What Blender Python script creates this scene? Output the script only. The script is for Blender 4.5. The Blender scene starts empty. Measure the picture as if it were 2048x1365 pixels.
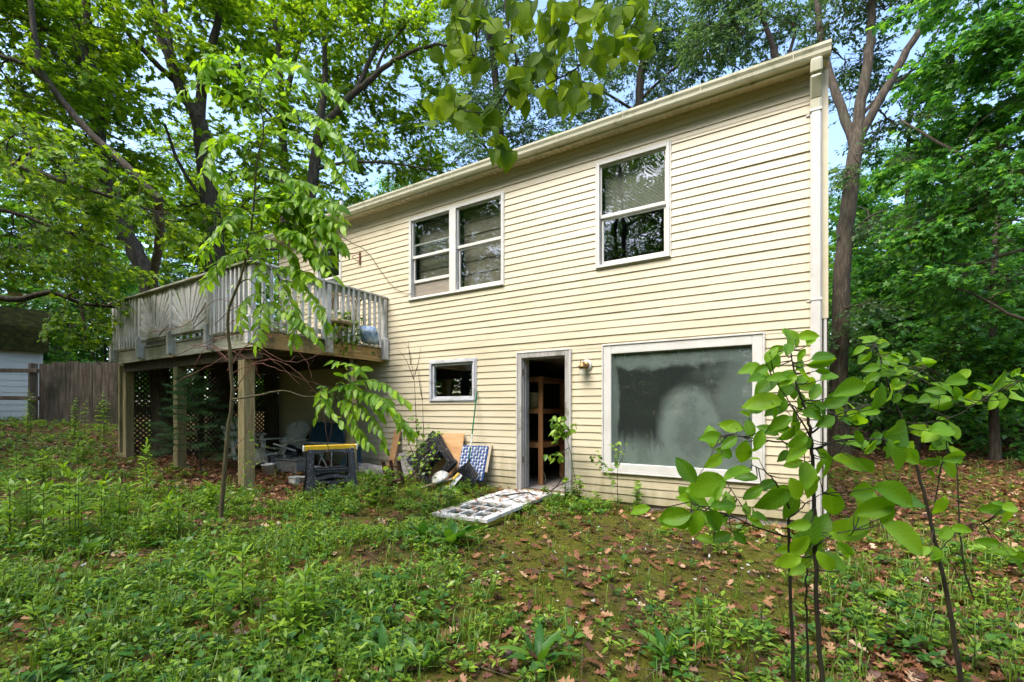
import bpy, math, random
import numpy as np
from mathutils import Vector, Matrix, Euler
random.seed(7); rng = np.random.default_rng(7)
sc = bpy.context.scene
COL = sc.collection
rad = math.radians

# ---------------------------------------------------------------- view: camera stands at the origin height, house wall is the plane y = 0
F, HV, TH, DW = 918.1, 821.1, math.radians(31.47), 6.9
S_, C_ = math.sin(TH), math.cos(TH)
def P(u, v, dep):
    """A place in the world: direction read off the photograph, distance estimated in metres."""
    lat = (u-1024)/F*dep
    return Vector((C_*lat-S_*dep, S_*lat+C_*dep-DW, (HV-v)*dep/F))
def PY(u, v, Y):
    t = (u-1024)/F; Q = Y+DW; X = (t*C_*Q-S_*Q)/(C_+t*S_); dep = -S_*X+C_*Q
    return Vector((X, Y, (HV-v)*dep/F))
def PX(u, v, X):
    t = (u-1024)/F; Q = X*(C_+t*S_)/(t*C_-S_); dep = -S_*X+C_*Q
    return Vector((X, Q-DW, (HV-v)*dep/F))
def depth(x, y): return -S_*x+C_*(y+DW)
def scr(x, y, z):
    d = depth(x, y); lat = C_*x+S_*(y+DW)
    return 1024+F*lat/d, HV-F*z/d
_xs = [-60,-30,-18.7,-13,-10.3,-7.8,-4,0.4,5,14,30,60]
_zs = [0.4,.05,-.44,-1.08,-1.16,-1.33,-1.42,-1.50,-1.46,-1.15,-.5,.2]
def gh(x, y):
    """ground height"""
    z = np.interp(x, _xs, _zs)
    z = z + np.clip(y-1.0, 0, 40)*.032
    z = z - np.clip(-3.0-y, 0, 6)*.012
    z = z + .03*np.sin(x*1.7+y*.6)*np.cos(y*1.3-x*.4) + .02*np.sin(x*3.9-y*2.7)
    return z
def G(u, v):
    """where the sight line through a photograph point meets the ground"""
    lo, hi = .5, 60.
    for d in np.arange(.6, 60, .1):
        p = P(u, v, d)
        if p.z <= gh(p.x, p.y): break
    return Vector((p.x, p.y, float(gh(p.x, p.y))))

# ---------------------------------------------------------------- scene graph helpers
OFF = {}
def prop(o, label=None, cat=None, group=None, kind=None):
    for k, v in (('label', label), ('category', cat), ('group', group), ('kind', kind)):
        if v: o[k] = v
def thing(name, label, cat, loc=(0,0,0), rot=(0,0,0), group=None, world=True):
    o = bpy.data.objects.new(name, None); COL.objects.link(o)
    o.empty_display_size = .2
    o.location = loc
    if isinstance(rot, (int, float)): rot = (0,0,rot)
    o.rotation_euler = rot
    prop(o, label, cat, group)
    OFF[o] = Vector(loc) if world else Vector((0,0,0))
    return o
def link(name, me, mat, parent=None):
    o = bpy.data.objects.new(name, me); COL.objects.link(o)
    if mat is not None:
        for m in (mat if isinstance(mat, (list, tuple)) else [mat]): me.materials.append(m)
    if parent is not None:
        o.parent = parent; OFF[o] = OFF.get(parent, Vector((0,0,0)))
    return o
def np_mesh(name, V, Fc, mat, parent=None, smooth=False, uv=None):
    """mesh from numpy vertices and an (n,k) face array"""
    V = np.asarray(V, dtype=np.float32); Fc = np.asarray(Fc, dtype=np.int32)
    if parent is not None:
        V = V-np.array(OFF.get(parent, Vector((0,0,0))), dtype=np.float32)
    me = bpy.data.meshes.new(name)
    n, k = Fc.shape
    me.vertices.add(len(V)); me.vertices.foreach_set('co', V.ravel())
    me.loops.add(n*k); me.loops.foreach_set('vertex_index', Fc.ravel())
    me.polygons.add(n)
    me.polygons.foreach_set('loop_start', np.arange(0, n*k, k, dtype=np.int32))
    if smooth: me.polygons.foreach_set('use_smooth', np.ones(n, dtype=bool))
    if uv is not None:
        l = me.uv_layers.new(name='UVMap'); l.data.foreach_set('uv', np.asarray(uv, dtype=np.float32)[Fc.ravel()].ravel())
    me.update(calc_edges=True); me.validate()
    return link(name, me, mat, parent)

class MB:
    """collects boxes, tubes and sheets and links them as ONE mesh"""
    def __init__(s): s.v = []; s.f = []; s.T = Matrix.Identity(4); s.sm = []
    def add(s, vs, fs, smooth=False):
        b = len(s.v)
        s.v += [s.T @ Vector(p) for p in vs]
        for q in fs: s.f.append(tuple(b+i for i in q)); s.sm.append(smooth)
    def box(s, a, b, bev=0.0):
        x0,y0,z0 = [min(p,q) for p,q in zip(a,b)]; x1,y1,z1 = [max(p,q) for p,q in zip(a,b)]
        if bev > 0:
            e = min(bev, (x1-x0)*.45, (y1-y0)*.45, (z1-z0)*.45)
            vs = []; idx = {}
            for ix,(X,sx) in enumerate(((x0,1),(x1,-1))):
                for iy,(Y,sy) in enumerate(((y0,1),(y1,-1))):
                    for iz,(Z,sz) in enumerate(((z0,1),(z1,-1))):
                        for k in range(3):
                            p = [X+sx*e, Y+sy*e, Z+sz*e]; p[k] = (X,Y,Z)[k]
                            idx[(ix,iy,iz,k)] = len(vs); vs.append(p)
            fs = []
            I = lambda x,y,z,k: idx[(x,y,z,k)]
            for k in range(3):
                for side in (0,1):
                    q = []
                    for (a_,b_) in ((0,0),(1,0),(1,1),(0,1)):
                        c = [0,0,0]; c[k] = side; o = [i for i in range(3) if i != k]; c[o[0]] = a_; c[o[1]] = b_
                        q.append(I(*c,k))
                    if (side == 0) ^ (k == 1): q.reverse()
                    fs.append(q)
            for k in range(3):
                i, j = [t for t in range(3) if t != k]
                for a_ in (0,1):
                    for b_ in (0,1):
                        c0 = [0,0,0]; c1 = [0,0,0]
                        c0[i] = c1[i] = a_; c0[j] = c1[j] = b_; c1[k] = 1
                        q = [I(*c0,i), I(*c1,i), I(*c1,j), I(*c0,j)]
                        fs.append(q)
            for x in (0,1):
                for y in (0,1):
                    for z in (0,1): fs.append([I(x,y,z,0), I(x,y,z,1), I(x,y,z,2)])
            s.add(vs, fs); return
        vs = [(x0,y0,z0),(x1,y0,z0),(x1,y1,z0),(x0,y1,z0),(x0,y0,z1),(x1,y0,z1),(x1,y1,z1),(x0,y1,z1)]
        s.add(vs, [(0,3,2,1),(4,5,6,7),(0,1,5,4),(1,2,6,5),(2,3,7,6),(3,0,4,7)])
    def bar(s, p, q, w, h, up=(0,0,1), bev=0.0):
        """rectangular bar from p to q, w wide, h along up"""
        p, q = Vector(p), Vector(q); d = q-p; L = d.length; d.normalize()
        up = Vector(up); x = d.cross(up)
        if x.length < 1e-4: x = d.cross(Vector((0,1,0)))
        x.normalize(); z = x.cross(d)
        old = s.T
        m = Matrix.Identity(4)
        for i in range(3): m[i][0], m[i][1], m[i][2], m[i][3] = x[i], d[i], z[i], p[i]
        s.T = old @ m; s.box((-w/2,0,-h/2), (w/2,L,h/2), bev); s.T = old
    def tube(s, pts, r, n=6, cap=True, smooth=True):
        pts = [Vector(p) for p in pts]
        if not isinstance(r, (list,tuple)): r = [r]*len(pts)
        elif len(r) == 2 and len(pts) != 2: r = [r[0]+(r[1]-r[0])*i/(len(pts)-1) for i in range(len(pts))]
        vs = []; x = None
        for i, p in enumerate(pts):
            d = (pts[min(i+1,len(pts)-1)]-pts[max(i-1,0)])
            if d.length < 1e-9: d = Vector((0,0,1))
            d.normalize()
            if x is None:
                x = d.cross(Vector((0,0,1)))
                if x.length < 1e-3: x = d.cross(Vector((1,0,0)))
            x = x-d*x.dot(d); x.normalize(); y = d.cross(x)
            for k in range(n):
                a = 2*math.pi*k/n; vs.append(p+x*(math.cos(a)*r[i])+y*(math.sin(a)*r[i]))
        fs = []
        for i in range(len(pts)-1):
            for k in range(n):
                a = i*n+k; b = i*n+(k+1)%n; fs.append((a,b,b+n,a+n))
        s.add(vs, fs, smooth)
        if cap:
            s.add([vs[k] for k in range(n)], [tuple(range(n-1,-1,-1))]); s.add(vs[-n:], [tuple(range(n))])
    def lathe(s, prof, c=(0,0,0), n=20, smooth=True, axis='z'):
        vs = []
        for (r, h) in prof:
            for k in range(n):
                a = 2*math.pi*k/n
                q = (math.cos(a)*r, math.sin(a)*r, h) if axis == 'z' else (math.cos(a)*r, h, math.sin(a)*r)
                vs.append((c[0]+q[0], c[1]+q[1], c[2]+q[2]))
        fs = []
        for i in range(len(prof)-1):
            for k in range(n):
                a = i*n+k; b = i*n+(k+1)%n
                fs.append((a,b,b+n,a+n) if axis == 'z' else (a,a+n,b+n,b))
        s.add(vs, fs, smooth)
    def prism(s, poly, a, b, axis='y'):
        """polygon (list of 2-D points) extruded from a to b along axis"""
        mk = {'y': lambda p,t: (p[0],t,p[1]), 'x': lambda p,t: (t,p[0],p[1]), 'z': lambda p,t: (p[0],p[1],t)}[axis]
        n = len(poly)
        vs = [mk(p,a) for p in poly]+[mk(p,b) for p in poly]
        s.add(vs, [tuple(range(n)), tuple(range(2*n-1,n-1,-1))]+[(i,i+n,(i+1)%n+n,(i+1)%n) for i in range(n)])
    def build(s, name, mat, parent=None):
        off = OFF.get(parent, Vector((0,0,0))) if parent is not None else Vector((0,0,0))
        me = bpy.data.meshes.new(name)
        me.from_pydata([tuple(p-off) for p in s.v], [], s.f)
        me.polygons.foreach_set('use_smooth', s.sm)
        import bmesh
        bm = bmesh.new(); bm.from_mesh(me); bmesh.ops.recalc_face_normals(bm, faces=bm.faces[:]); bm.to_mesh(me); bm.free()
        me.update()
        return link(name, me, mat, parent)
def copy_tree(o, parent=None):
    c = o.copy(); COL.objects.link(c)
    if parent is not None: c.parent = parent
    OFF[c] = OFF.get(o, Vector((0,0,0)))
    for ch in [k for k in bpy.data.objects if k.parent is o]: copy_tree(ch, c)
    return c
def smooth_path(pts, sub=4, wob=0.0):
    """Catmull-Rom through the points"""
    pts = [Vector(p) for p in pts]; out = []
    for i in range(len(pts)-1):
        p0 = pts[max(i-1,0)]; p1 = pts[i]; p2 = pts[i+1]; p3 = pts[min(i+2,len(pts)-1)]
        for k in range(sub):
            t = k/sub
            q = .5*((2*p1)+(p2-p0)*t+(2*p0-5*p1+4*p2-p3)*t*t+(3*p1-p0-3*p2+p3)*t**3)
            if wob: q = q+Vector((random.gauss(0,wob),random.gauss(0,wob),random.gauss(0,wob)))
            out.append(q)
    out.append(pts[-1]); return out

# ---------------------------------------------------------------- materials
MATS = {}
def nodes(name):
    m = bpy.data.materials.new(name); m.use_nodes = True
    nt = m.node_tree; nt.nodes.clear()
    N = lambda t, **k: _n(nt, t, k)
    return m, nt, N
def _n(nt, t, k):
    n = nt.nodes.new(t)
    for a, b in k.items():
        if a in n.inputs: n.inputs[a].default_value = b
        else: setattr(n, a, b)
    return n
def c4(c): return (c[0],c[1],c[2],1.0)
def ramp(N, stops):
    r = N('ShaderNodeValToRGB'); e = r.color_ramp.elements
    e[0].position, e[0].color = stops[0][0], c4(stops[0][1]); e[1].position, e[1].color = stops[-1][0], c4(stops[-1][1])
    for p, c in stops[1:-1]:
        q = e.new(p); q.color = c4(c)
    return r
def surf(name, stops, scale=(6,6,6), rough=.6, bump=.1, detail=6, spec=.4, metal=0, dirt=None, dirt_scale=2.0, dirt_at=(.5,.7), speck=None, nscale=1.0, splash=None):
    """principled surface: stretched noise colours, optional large patches of dirt, optional specks, bump"""
    m, nt, N = nodes(name); L = nt.links.new
    tc = N('ShaderNodeTexCoord'); mp = N('ShaderNodeMapping'); mp.inputs['Scale'].default_value = scale
    L(tc.outputs['Object'], mp.inputs['Vector'])
    nz = N('ShaderNodeTexNoise', Scale=nscale, Detail=detail, Roughness=.65); L(mp.outputs[0], nz.inputs['Vector'])
    r = ramp(N, stops); L(nz.outputs['Fac'], r.inputs[0]); col = r.outputs[0]
    if dirt is not None:
        dz = N('ShaderNodeTexNoise', Scale=dirt_scale, Detail=5, Roughness=.6); L(tc.outputs['Object'], dz.inputs['Vector'])
        dr = ramp(N, [(dirt_at[0],(0,0,0)),(dirt_at[1],(1,1,1))]); L(dz.outputs['Fac'], dr.inputs[0])
        mx = N('ShaderNodeMixRGB'); mx.inputs[2].default_value = c4(dirt); L(dr.outputs[0], mx.inputs[0]); L(col, mx.inputs[1]); col = mx.outputs[0]
    if speck is not None:
        vz = N('ShaderNodeTexVoronoi', Scale=speck[1]); L(tc.outputs['Object'], vz.inputs['Vector'])
        wz = N('ShaderNodeTexNoise', Scale=9.0, Detail=2); L(tc.outputs['Object'], wz.inputs['Vector'])
        mm = N('ShaderNodeMath', operation='MULTIPLY'); mm.inputs[1].default_value = speck[2]*2; L(wz.outputs['Fac'], mm.inputs[0])
        lt = N('ShaderNodeMath', operation='LESS_THAN'); L(vz.outputs['Distance'], lt.inputs[0]); L(mm.outputs[0], lt.inputs[1])
        mx = N('ShaderNodeMixRGB'); mx.inputs[2].default_value = c4(speck[0]); L(lt.outputs[0], mx.inputs[0]); L(col, mx.inputs[1]); col = mx.outputs[0]
    if splash is not None:      # soil splashed up from the ground: (colour, z low, z high)
        sx = N('ShaderNodeSeparateXYZ'); L(tc.outputs['Object'], sx.inputs[0])
        sn = N('ShaderNodeTexNoise', Scale=3.5, Detail=6); smp = N('ShaderNodeMapping'); smp.inputs['Scale'].default_value = (2.2,1,.5); L(tc.outputs['Object'], smp.inputs['Vector']); L(smp.outputs[0], sn.inputs['Vector'])
        ad = N('ShaderNodeMath', operation='MULTIPLY_ADD'); ad.inputs[1].default_value = -.9; L(sn.outputs['Fac'], ad.inputs[0]); L(sx.outputs[2], ad.inputs[2])
        mr = N('ShaderNodeMapRange'); L(ad.outputs[0], mr.inputs[0])
        for i_, q_ in enumerate((splash[1],splash[2],.75,0)): mr.inputs[i_+1].default_value = q_
        mx = N('ShaderNodeMixRGB'); mx.inputs[2].default_value = c4(splash[0]); L(mr.outputs[0], mx.inputs[0]); L(col, mx.inputs[1]); col = mx.outputs[0]
    b = N('ShaderNodeBsdfPrincipled', Roughness=rough, Metallic=metal); b.inputs['Specular IOR Level'].default_value = spec
    L(col, b.inputs['Base Color'])
    if bump:
        bp = N('ShaderNodeBump', Strength=bump, Distance=.01); L(nz.outputs['Fac'], bp.inputs['Height']); L(bp.outputs[0], b.inputs['Normal'])
    o = N('ShaderNodeOutputMaterial'); L(b.outputs[0], o.inputs[0])
    MATS[name] = m; return m
def leafmat(name, stops, trans=.35, rough=.42, spec=.35, veins=False, tcol=None):
    m, nt, N = nodes(name); L = nt.links.new
    g = N('ShaderNodeNewGeometry'); r = ramp(N, stops); L(g.outputs['Random Per Island'], r.inputs[0]); col = r.outputs[0]
    if veins:
        uv = N('ShaderNodeTexCoord'); sx = N('ShaderNodeSeparateXYZ'); L(uv.outputs['UV'], sx.inputs[0])
        a = N('ShaderNodeMath', operation='SUBTRACT'); a.inputs[1].default_value = .5; L(sx.outputs[0], a.inputs[0])
        ab = N('ShaderNodeMath', operation='ABSOLUTE'); L(a.outputs[0], ab.inputs[0])
        mid = N('ShaderNodeMath', operation='LESS_THAN'); mid.inputs[1].default_value = .016; L(ab.outputs[0], mid.inputs[0])
        k = N('ShaderNodeMath', operation='MULTIPLY'); k.inputs[1].default_value = -.55; L(ab.outputs[0], k.inputs[0])
        sm = N('ShaderNodeMath', operation='ADD'); L(sx.outputs[1], sm.inputs[0]); L(k.outputs[0], sm.inputs[1])
        ms = N('ShaderNodeMath', operation='MULTIPLY'); ms.inputs[1].default_value = 8.0; L(sm.outputs[0], ms.inputs[0])
        fr = N('ShaderNodeMath', operation='FRACT'); L(ms.outputs[0], fr.inputs[0])
        lt = N('ShaderNodeMath', operation='LESS_THAN'); lt.inputs[1].default_value = .09; L(fr.outputs[0], lt.inputs[0])
        mxm = N('ShaderNodeMath', operation='MAXIMUM'); L(mid.outputs[0], mxm.inputs[0]); L(lt.outputs[0], mxm.inputs[1])
        mul = N('ShaderNodeMath', operation='MULTIPLY'); mul.inputs[1].default_value = .28; L(mxm.outputs[0], mul.inputs[0])
        mx = N('ShaderNodeMixRGB'); mx.inputs[2].default_value = c4([min(1,x*1.9+.02) for x in stops[len(stops)//2][1]]); L(mul.outputs[0], mx.inputs[0]); L(col, mx.inputs[1]); col = mx.outputs[0]
        tc2 = N('ShaderNodeTexCoord'); bl = N('ShaderNodeTexNoise', Scale=38., Detail=3); L(tc2.outputs['Object'], bl.inputs['Vector'])
        br = ramp(N, [(.69,(0,0,0)),(.73,(.8,.8,.8))]); L(bl.outputs['Fac'], br.inputs[0])
        mb = N('ShaderNodeMixRGB'); mb.inputs[2].default_value = (.16,.13,.03,1); L(br.outputs[0], mb.inputs[0]); L(col, mb.inputs[1]); col = mb.outputs[0]
        bp = N('ShaderNodeBump', Strength=.25, Distance=.004); L(mxm.outputs[0], bp.inputs['Height'])
    b = N('ShaderNodeBsdfPrincipled', Roughness=rough); b.inputs['Specular IOR Level'].default_value = spec; L(col, b.inputs['Base Color'])
    if veins: L(bp.outputs[0], b.inputs['Normal'])
    hs = N('ShaderNodeMixRGB', blend_type='MULTIPLY'); hs.inputs[0].default_value = 1.0; hs.inputs[2].default_value = c4(tcol or (1.6,1.55,.55)); L(col, hs.inputs[1])
    t = N('ShaderNodeBsdfTranslucent'); L(hs.outputs[0], t.inputs[0])
    mx = N('ShaderNodeMixShader'); mx.inputs[0].default_value = trans; L(b.outputs[0], mx.inputs[1]); L(t.outputs[0], mx.inputs[2])
    o = N('ShaderNodeOutputMaterial'); L(mx.outputs[0], o.inputs[0]); MATS[name] = m; return m
def glass(name, ior=1.9, tint=(.8,.85,.82), fog=None):
    m, nt, N = nodes(name); L = nt.links.new
    lw = N('ShaderNodeLayerWeight', Blend=.5); pw = N('ShaderNodeMath', operation='POWER'); pw.inputs[1].default_value = 5.0; L(lw.outputs['Facing'], pw.inputs[0])
    f0 = ((ior-1)/(ior+1))**2; fr = N('ShaderNodeMath', operation='MULTIPLY_ADD'); fr.inputs[1].default_value = 1-f0; fr.inputs[2].default_value = f0; L(pw.outputs[0], fr.inputs[0])
    tr = N('ShaderNodeBsdfTransparent'); tr.inputs[0].default_value = c4(tint)
    gl = N('ShaderNodeBsdfGlossy', Roughness=.0); mx = N('ShaderNodeMixShader')
    tc = N('ShaderNodeTexCoord'); wz = N('ShaderNodeTexNoise', Scale=2.2, Detail=1); L(tc.outputs['Object'], wz.inputs['Vector'])
    bp = N('ShaderNodeBump', Strength=.06, Distance=.05); L(wz.outputs['Fac'], bp.inputs['Height']); L(bp.outputs[0], gl.inputs['Normal'])
    L(fr.outputs[0], mx.inputs[0])
    base = tr.outputs[0]
    if fog: base = fog(nt, N, L, tr.outputs[0])
    L(base, mx.inputs[1]); L(gl.outputs[0], mx.inputs[2])
    o = N('ShaderNodeOutputMaterial'); L(mx.outputs[0], o.inputs[0]); MATS[name] = m; return m
# ================================================================ materials of built things
surf('siding', [(.3,(.50,.428,.292)),(.5,(.575,.50,.352)),(.75,(.605,.53,.385))], scale=(.5,.5,3), rough=.42, bump=.02, detail=4, spec=.4, dirt=(.36,.33,.17), dirt_scale=.8, dirt_at=(.60,.85), splash=((.26,.23,.12),-.45,.18))
surf('siding_end', [(.3,(.52,.45,.30)),(.7,(.64,.56,.39))], scale=(1,1,3), rough=.45, bump=.02)
surf('trim_white', [(.3,(.52,.50,.455)),(.6,(.60,.585,.55))], scale=(3,3,3), rough=.4, bump=.02, dirt=(.5,.47,.36), dirt_scale=3, dirt_at=(.58,.8))
surf('gutter_white', [(.3,(.48,.46,.33)),(.6,(.60,.57,.43))], scale=(1,8,8), rough=.35, bump=.03, dirt=(.22,.22,.11), dirt_scale=4, dirt_at=(.56,.75))
surf('soffit_vinyl', [(.3,(.60,.50,.32)),(.7,(.70,.60,.42))], scale=(2,2,2), rough=.5, bump=.02, dirt=(.3,.26,.14), dirt_scale=2, dirt_at=(.5,.8))
surf('shingle', [(.3,(.03,.028,.026)),(.7,(.10,.09,.085))], scale=(12,12,12), rough=.95, bump=.5)
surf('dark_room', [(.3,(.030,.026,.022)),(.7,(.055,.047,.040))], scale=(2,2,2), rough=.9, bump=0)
surf('insulation', [(.3,(.10,.075,.05)),(.55,(.22,.16,.10)),(.8,(.34,.26,.17))], scale=(5,5,5), rough=1, bump=.8)
surf('concrete', [(.3,(.22,.19,.17)),(.7,(.40,.36,.33))], scale=(4,4,4), rough=.9, bump=.2, dirt=(.10,.07,.045), dirt_scale=4, dirt_at=(.5,.7))
surf('grey_wood_v', [(.28,(.20,.19,.165)),(.46,(.52,.505,.475)),(.70,(.70,.685,.66))], scale=(45,45,2.5), rough=.85, bump=.5, dirt=(.17,.18,.10), dirt_scale=1.6, dirt_at=(.52,.75))
surf('grey_wood_h', [(.28,(.17,.165,.115)),(.46,(.42,.41,.32)),(.70,(.60,.585,.49))], scale=(2.5,45,45), rough=.85, bump=.5, dirt=(.15,.17,.075), dirt_scale=1.6, dirt_at=(.48,.72))
surf('brown_wood_y', [(.28,(.10,.055,.02)),(.46,(.36,.22,.075)),(.70,(.54,.38,.17))], scale=(40,2.5,30), rough=.7, bump=.4, dirt=(.09,.085,.03), dirt_scale=2.2, dirt_at=(.48,.68))
surf('post_wood', [(.28,(.11,.085,.035)),(.48,(.27,.22,.11)),(.72,(.40,.34,.19))], scale=(40,40,2), rough=.8, bump=.4, dirt=(.12,.14,.05), dirt_scale=2, dirt_at=(.5,.7))
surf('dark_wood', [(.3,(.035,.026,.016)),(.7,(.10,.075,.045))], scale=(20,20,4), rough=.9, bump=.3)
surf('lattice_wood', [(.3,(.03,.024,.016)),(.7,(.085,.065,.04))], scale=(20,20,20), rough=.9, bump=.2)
surf('jamb_wood', [(.25,(.20,.18,.16)),(.5,(.36,.34,.32)),(.75,(.50,.48,.45))], scale=(50,50,2), rough=.85, bump=.5, dirt=(.10,.085,.035), dirt_scale=2.5, dirt_at=(.55,.75))
surf('lumber', [(.3,(.20,.085,.03)),(.6,(.36,.17,.065)),(.8,(.42,.22,.09))], scale=(30,30,2), rough=.7, bump=.2)
surf('aluminium', [(.3,(.42,.42,.44)),(.7,(.55,.55,.58))], scale=(4,4,4), rough=.4, bump=.02, dirt=(.3,.3,.28), dirt_scale=5)
surf('blind', [(.3,(.25,.245,.19)),(.7,(.32,.31,.25))], rough=.6, bump=0)
surf('shade', [(.3,(.20,.17,.13)),(.7,(.29,.25,.195))], scale=(3,3,30), rough=.9, bump=.2)
glass('pane_glass', 2.75)
def _fog(nt, N, L, base):
    """condensation on the inside of the old insulated pane"""
    tc = N('ShaderNodeTexCoord'); sx = N('ShaderNodeSeparateXYZ'); L(tc.outputs['Object'], sx.inputs[0])
    nz = N('ShaderNodeTexNoise', Scale=2.6, Detail=6, Roughness=.6); L(tc.outputs['Object'], nz.inputs['Vector'])
    st = N('ShaderNodeMapping'); st.inputs['Scale'].default_value = (16,1,1.2); L(tc.outputs['Object'], st.inputs['Vector'])
    sn = N('ShaderNodeTexNoise', Scale=1.5, Detail=4); L(st.outputs[0], sn.inputs['Vector'])
    def math_(op, a, b=None):
        m = N('ShaderNodeMath', operation=op)
        for i, x in enumerate((a, b)):
            if x is None: continue
            if isinstance(x, (int,float)): m.inputs[i].default_value = x
            else: L(x, m.inputs[i])
        return m.outputs[0]
    def mr(x, a, b, c, d):
        m = N('ShaderNodeMapRange', interpolation_type='SMOOTHSTEP'); L(x, m.inputs[0])
        for i, q in enumerate((a,b,c,d)): m.inputs[i+1].default_value = q
        return m.outputs[0]
    X, Z = sx.outputs[0], sx.outputs[2]      # metres from the pane's centre
    # dome-shaped cloud of mist right of the middle
    dx = math_('SUBTRACT', X, .18); dz = math_('SUBTRACT', Z, -.35)
    r = math_('SQRT', math_('ADD', math_('MULTIPLY', math_('MULTIPLY', dx, dx), 1.3), math_('MULTIPLY', math_('MULTIPLY', dz, dz), .62)))
    r = math_('ADD', r, math_('MULTIPLY', math_('SUBTRACT', nz.outputs['Fac'], .5), .30))
    dome = mr(r, .40, .62, 1, 0)
    dome = math_('MULTIPLY', dome, mr(r, .0, .5, .75, 1.0))
    low = math_('ADD', Z, math_('MULTIPLY', math_('SUBTRACT', sn.outputs['Fac'], .5), .30))
    low = mr(low, -.68, -.30, 1, 0)
    edge = math_('MAXIMUM', mr(math_('ADD', Z, math_('MULTIPLY', nz.outputs['Fac'], .3)), .70, .80, 0, .8), mr(math_('ADD', X, math_('MULTIPLY', nz.outputs['Fac'], .3)), .93, 1.05, 0, .8))
    edge = math_('MAXIMUM', edge, mr(math_('SUBTRACT', X, math_('MULTIPLY', nz.outputs['Fac'], .25)), -1.02, -.96, .6, 0))
    a = math_('MAXIMUM', math_('MAXIMUM', dome, math_('MULTIPLY', low, .9)), edge)
    a = math_('MULTIPLY', a, mr(nz.outputs['Fac'], .25, .65, .55, 1.0))
    a = math_('MAXIMUM', a, mr(math_('ADD', X, math_('MULTIPLY', math_('SUBTRACT', nz.outputs['Fac'], .5), 1.2)), .1, .9, 0, .62))
    a = math_('ADD', math_('MULTIPLY', a, .72), .12)
    df = N('ShaderNodeBsdfDiffuse'); df.inputs[0].default_value = (.165,.21,.185,1)
    mx = N('ShaderNodeMixShader'); L(a, mx.inputs[0]); L(base, mx.inputs[1]); L(df.outputs[0], mx.inputs[2])
    return mx.outputs[0]
glass('fogged_glass', 1.75, fog=_fog)

# ================================================================ the house
XL, XR, ZB, ZT, YB = -11.25, .36, -1.40, 4.145, 8.2
house = thing('house', 'pale yellow vinyl-sided two-storey house with a grey shingle roof and open basement door', 'house', (-5.5,0,-1.4))
dw0, dwm, dw1 = -6.657, PY(908,500,0).x, -4.389
OPEN = {'basement_window': (-6.095,-5.005,.182,.947), 'picture_window': (-2.527,-.337,-.945,1.003), 'upper_window': (-2.646,-1.526,2.235,3.90),
        'double_window': (dw0,dw1,2.23,3.885), 'deck_window': (-9.63,-8.78,2.23,3.86), 'doorway': (-4.09,-3.10,-1.36,.985)}
def siding_wall(name, x0, x1, z0, z1, opens, pitch=.1168, out=.014, seed=1):
    """clapboard courses as real steps, cut round the openings"""
    r = random.Random(seed); m = MB()
    zs = []; k = 0
    while z0+k*pitch < z1-.01: zs.append(z0+k*pitch); k += 1
    for zc in zs:
        ztop = min(zc+pitch, z1)
        cuts = sorted({zc, ztop}|{z for o in opens for z in (o[2],o[3]) if zc+1e-4 < z < ztop-1e-4})
        seam = r.uniform(x0, x1); seam2 = r.uniform(x0, x1)
        wz = [r.gauss(0,.0012) for _ in range(8)]
        for za, zb in zip(cuts, cuts[1:]):
            segs = [(x0,x1)]
            for o in opens:
                if o[2] < (za+zb)/2 < o[3]:
                    segs = [q for a,b in segs for q in ((a,min(b,o[0])),(max(a,o[1]),b)) if q[1]-q[0] > 1e-3]
            for a, b in segs:
                xs = [a]+[s for s in sorted((seam,seam2)) if a+.2 < s < b-.2]+[b]
                for i in range(len(xs)-1):
                    e = .003*i
                    fy = lambda z: -(out*(1-(z-zc)/pitch)+.002+e)
                    n = max(1, int((xs[i+1]-xs[i])/1.2))
                    px = [xs[i]+(xs[i+1]-xs[i])*j/n for j in range(n+1)]
                    sag = lambda x: .004*math.sin(x*.9+zc*3)+.002*math.sin(x*2.3+zc*11)
                    lowz = za+.001
                    vs = []
                    for x in px:
                        d = sag(x) if za == zc else 0
                        d2 = sag(x)
                        vs += [(x, fy(za)-.001, za+(d*.5 if za==zc else 0)), (x, fy(zb), zb+.004)]
                        if za == zc: vs += [(x, .0, za+d*.5)]
                    q = 3 if za == zc else 2
                    fs = []
                    for j in range(n):
                        fs.append((j*q,(j+1)*q,(j+1)*q+1,j*q+1))
                        if q == 3: fs.append((j*q+2,(j+1)*q+2,(j+1)*q,j*q))
                    m.add(vs, fs)
    return m.build(name, MATS['siding'], house)
siding_wall('front_wall', XL+.06, XR-.05, ZB, ZT-.03, list(OPEN.values()))
# sheathing behind the siding, with the same openings, and the other walls
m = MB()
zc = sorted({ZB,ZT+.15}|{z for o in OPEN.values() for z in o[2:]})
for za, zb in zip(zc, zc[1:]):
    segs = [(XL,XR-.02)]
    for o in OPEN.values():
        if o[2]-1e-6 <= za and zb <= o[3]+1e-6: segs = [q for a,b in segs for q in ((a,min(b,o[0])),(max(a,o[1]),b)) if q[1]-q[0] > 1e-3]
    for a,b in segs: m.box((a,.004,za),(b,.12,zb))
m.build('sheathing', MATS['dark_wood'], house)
m = MB()
m.box((XR-.13,.125,ZB-.2),(XR-.01,YB-.12,ZT+.15)); m.box((XL,.125,ZB-.2),(XL+.12,YB-.12,ZT+.15)); m.box((XL,YB-.115,ZB-.2),(XR-.01,YB,ZT+.15))
for x in (XL, XR-.13): m.prism([(.13,ZT+.152),(YB-.13,ZT+.152),(YB/2,ZT+.15+(YB/2-.2)*.35)], x, x+.12, 'x')
m.build('side_and_rear_walls', MATS['siding_end'], house)
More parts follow.
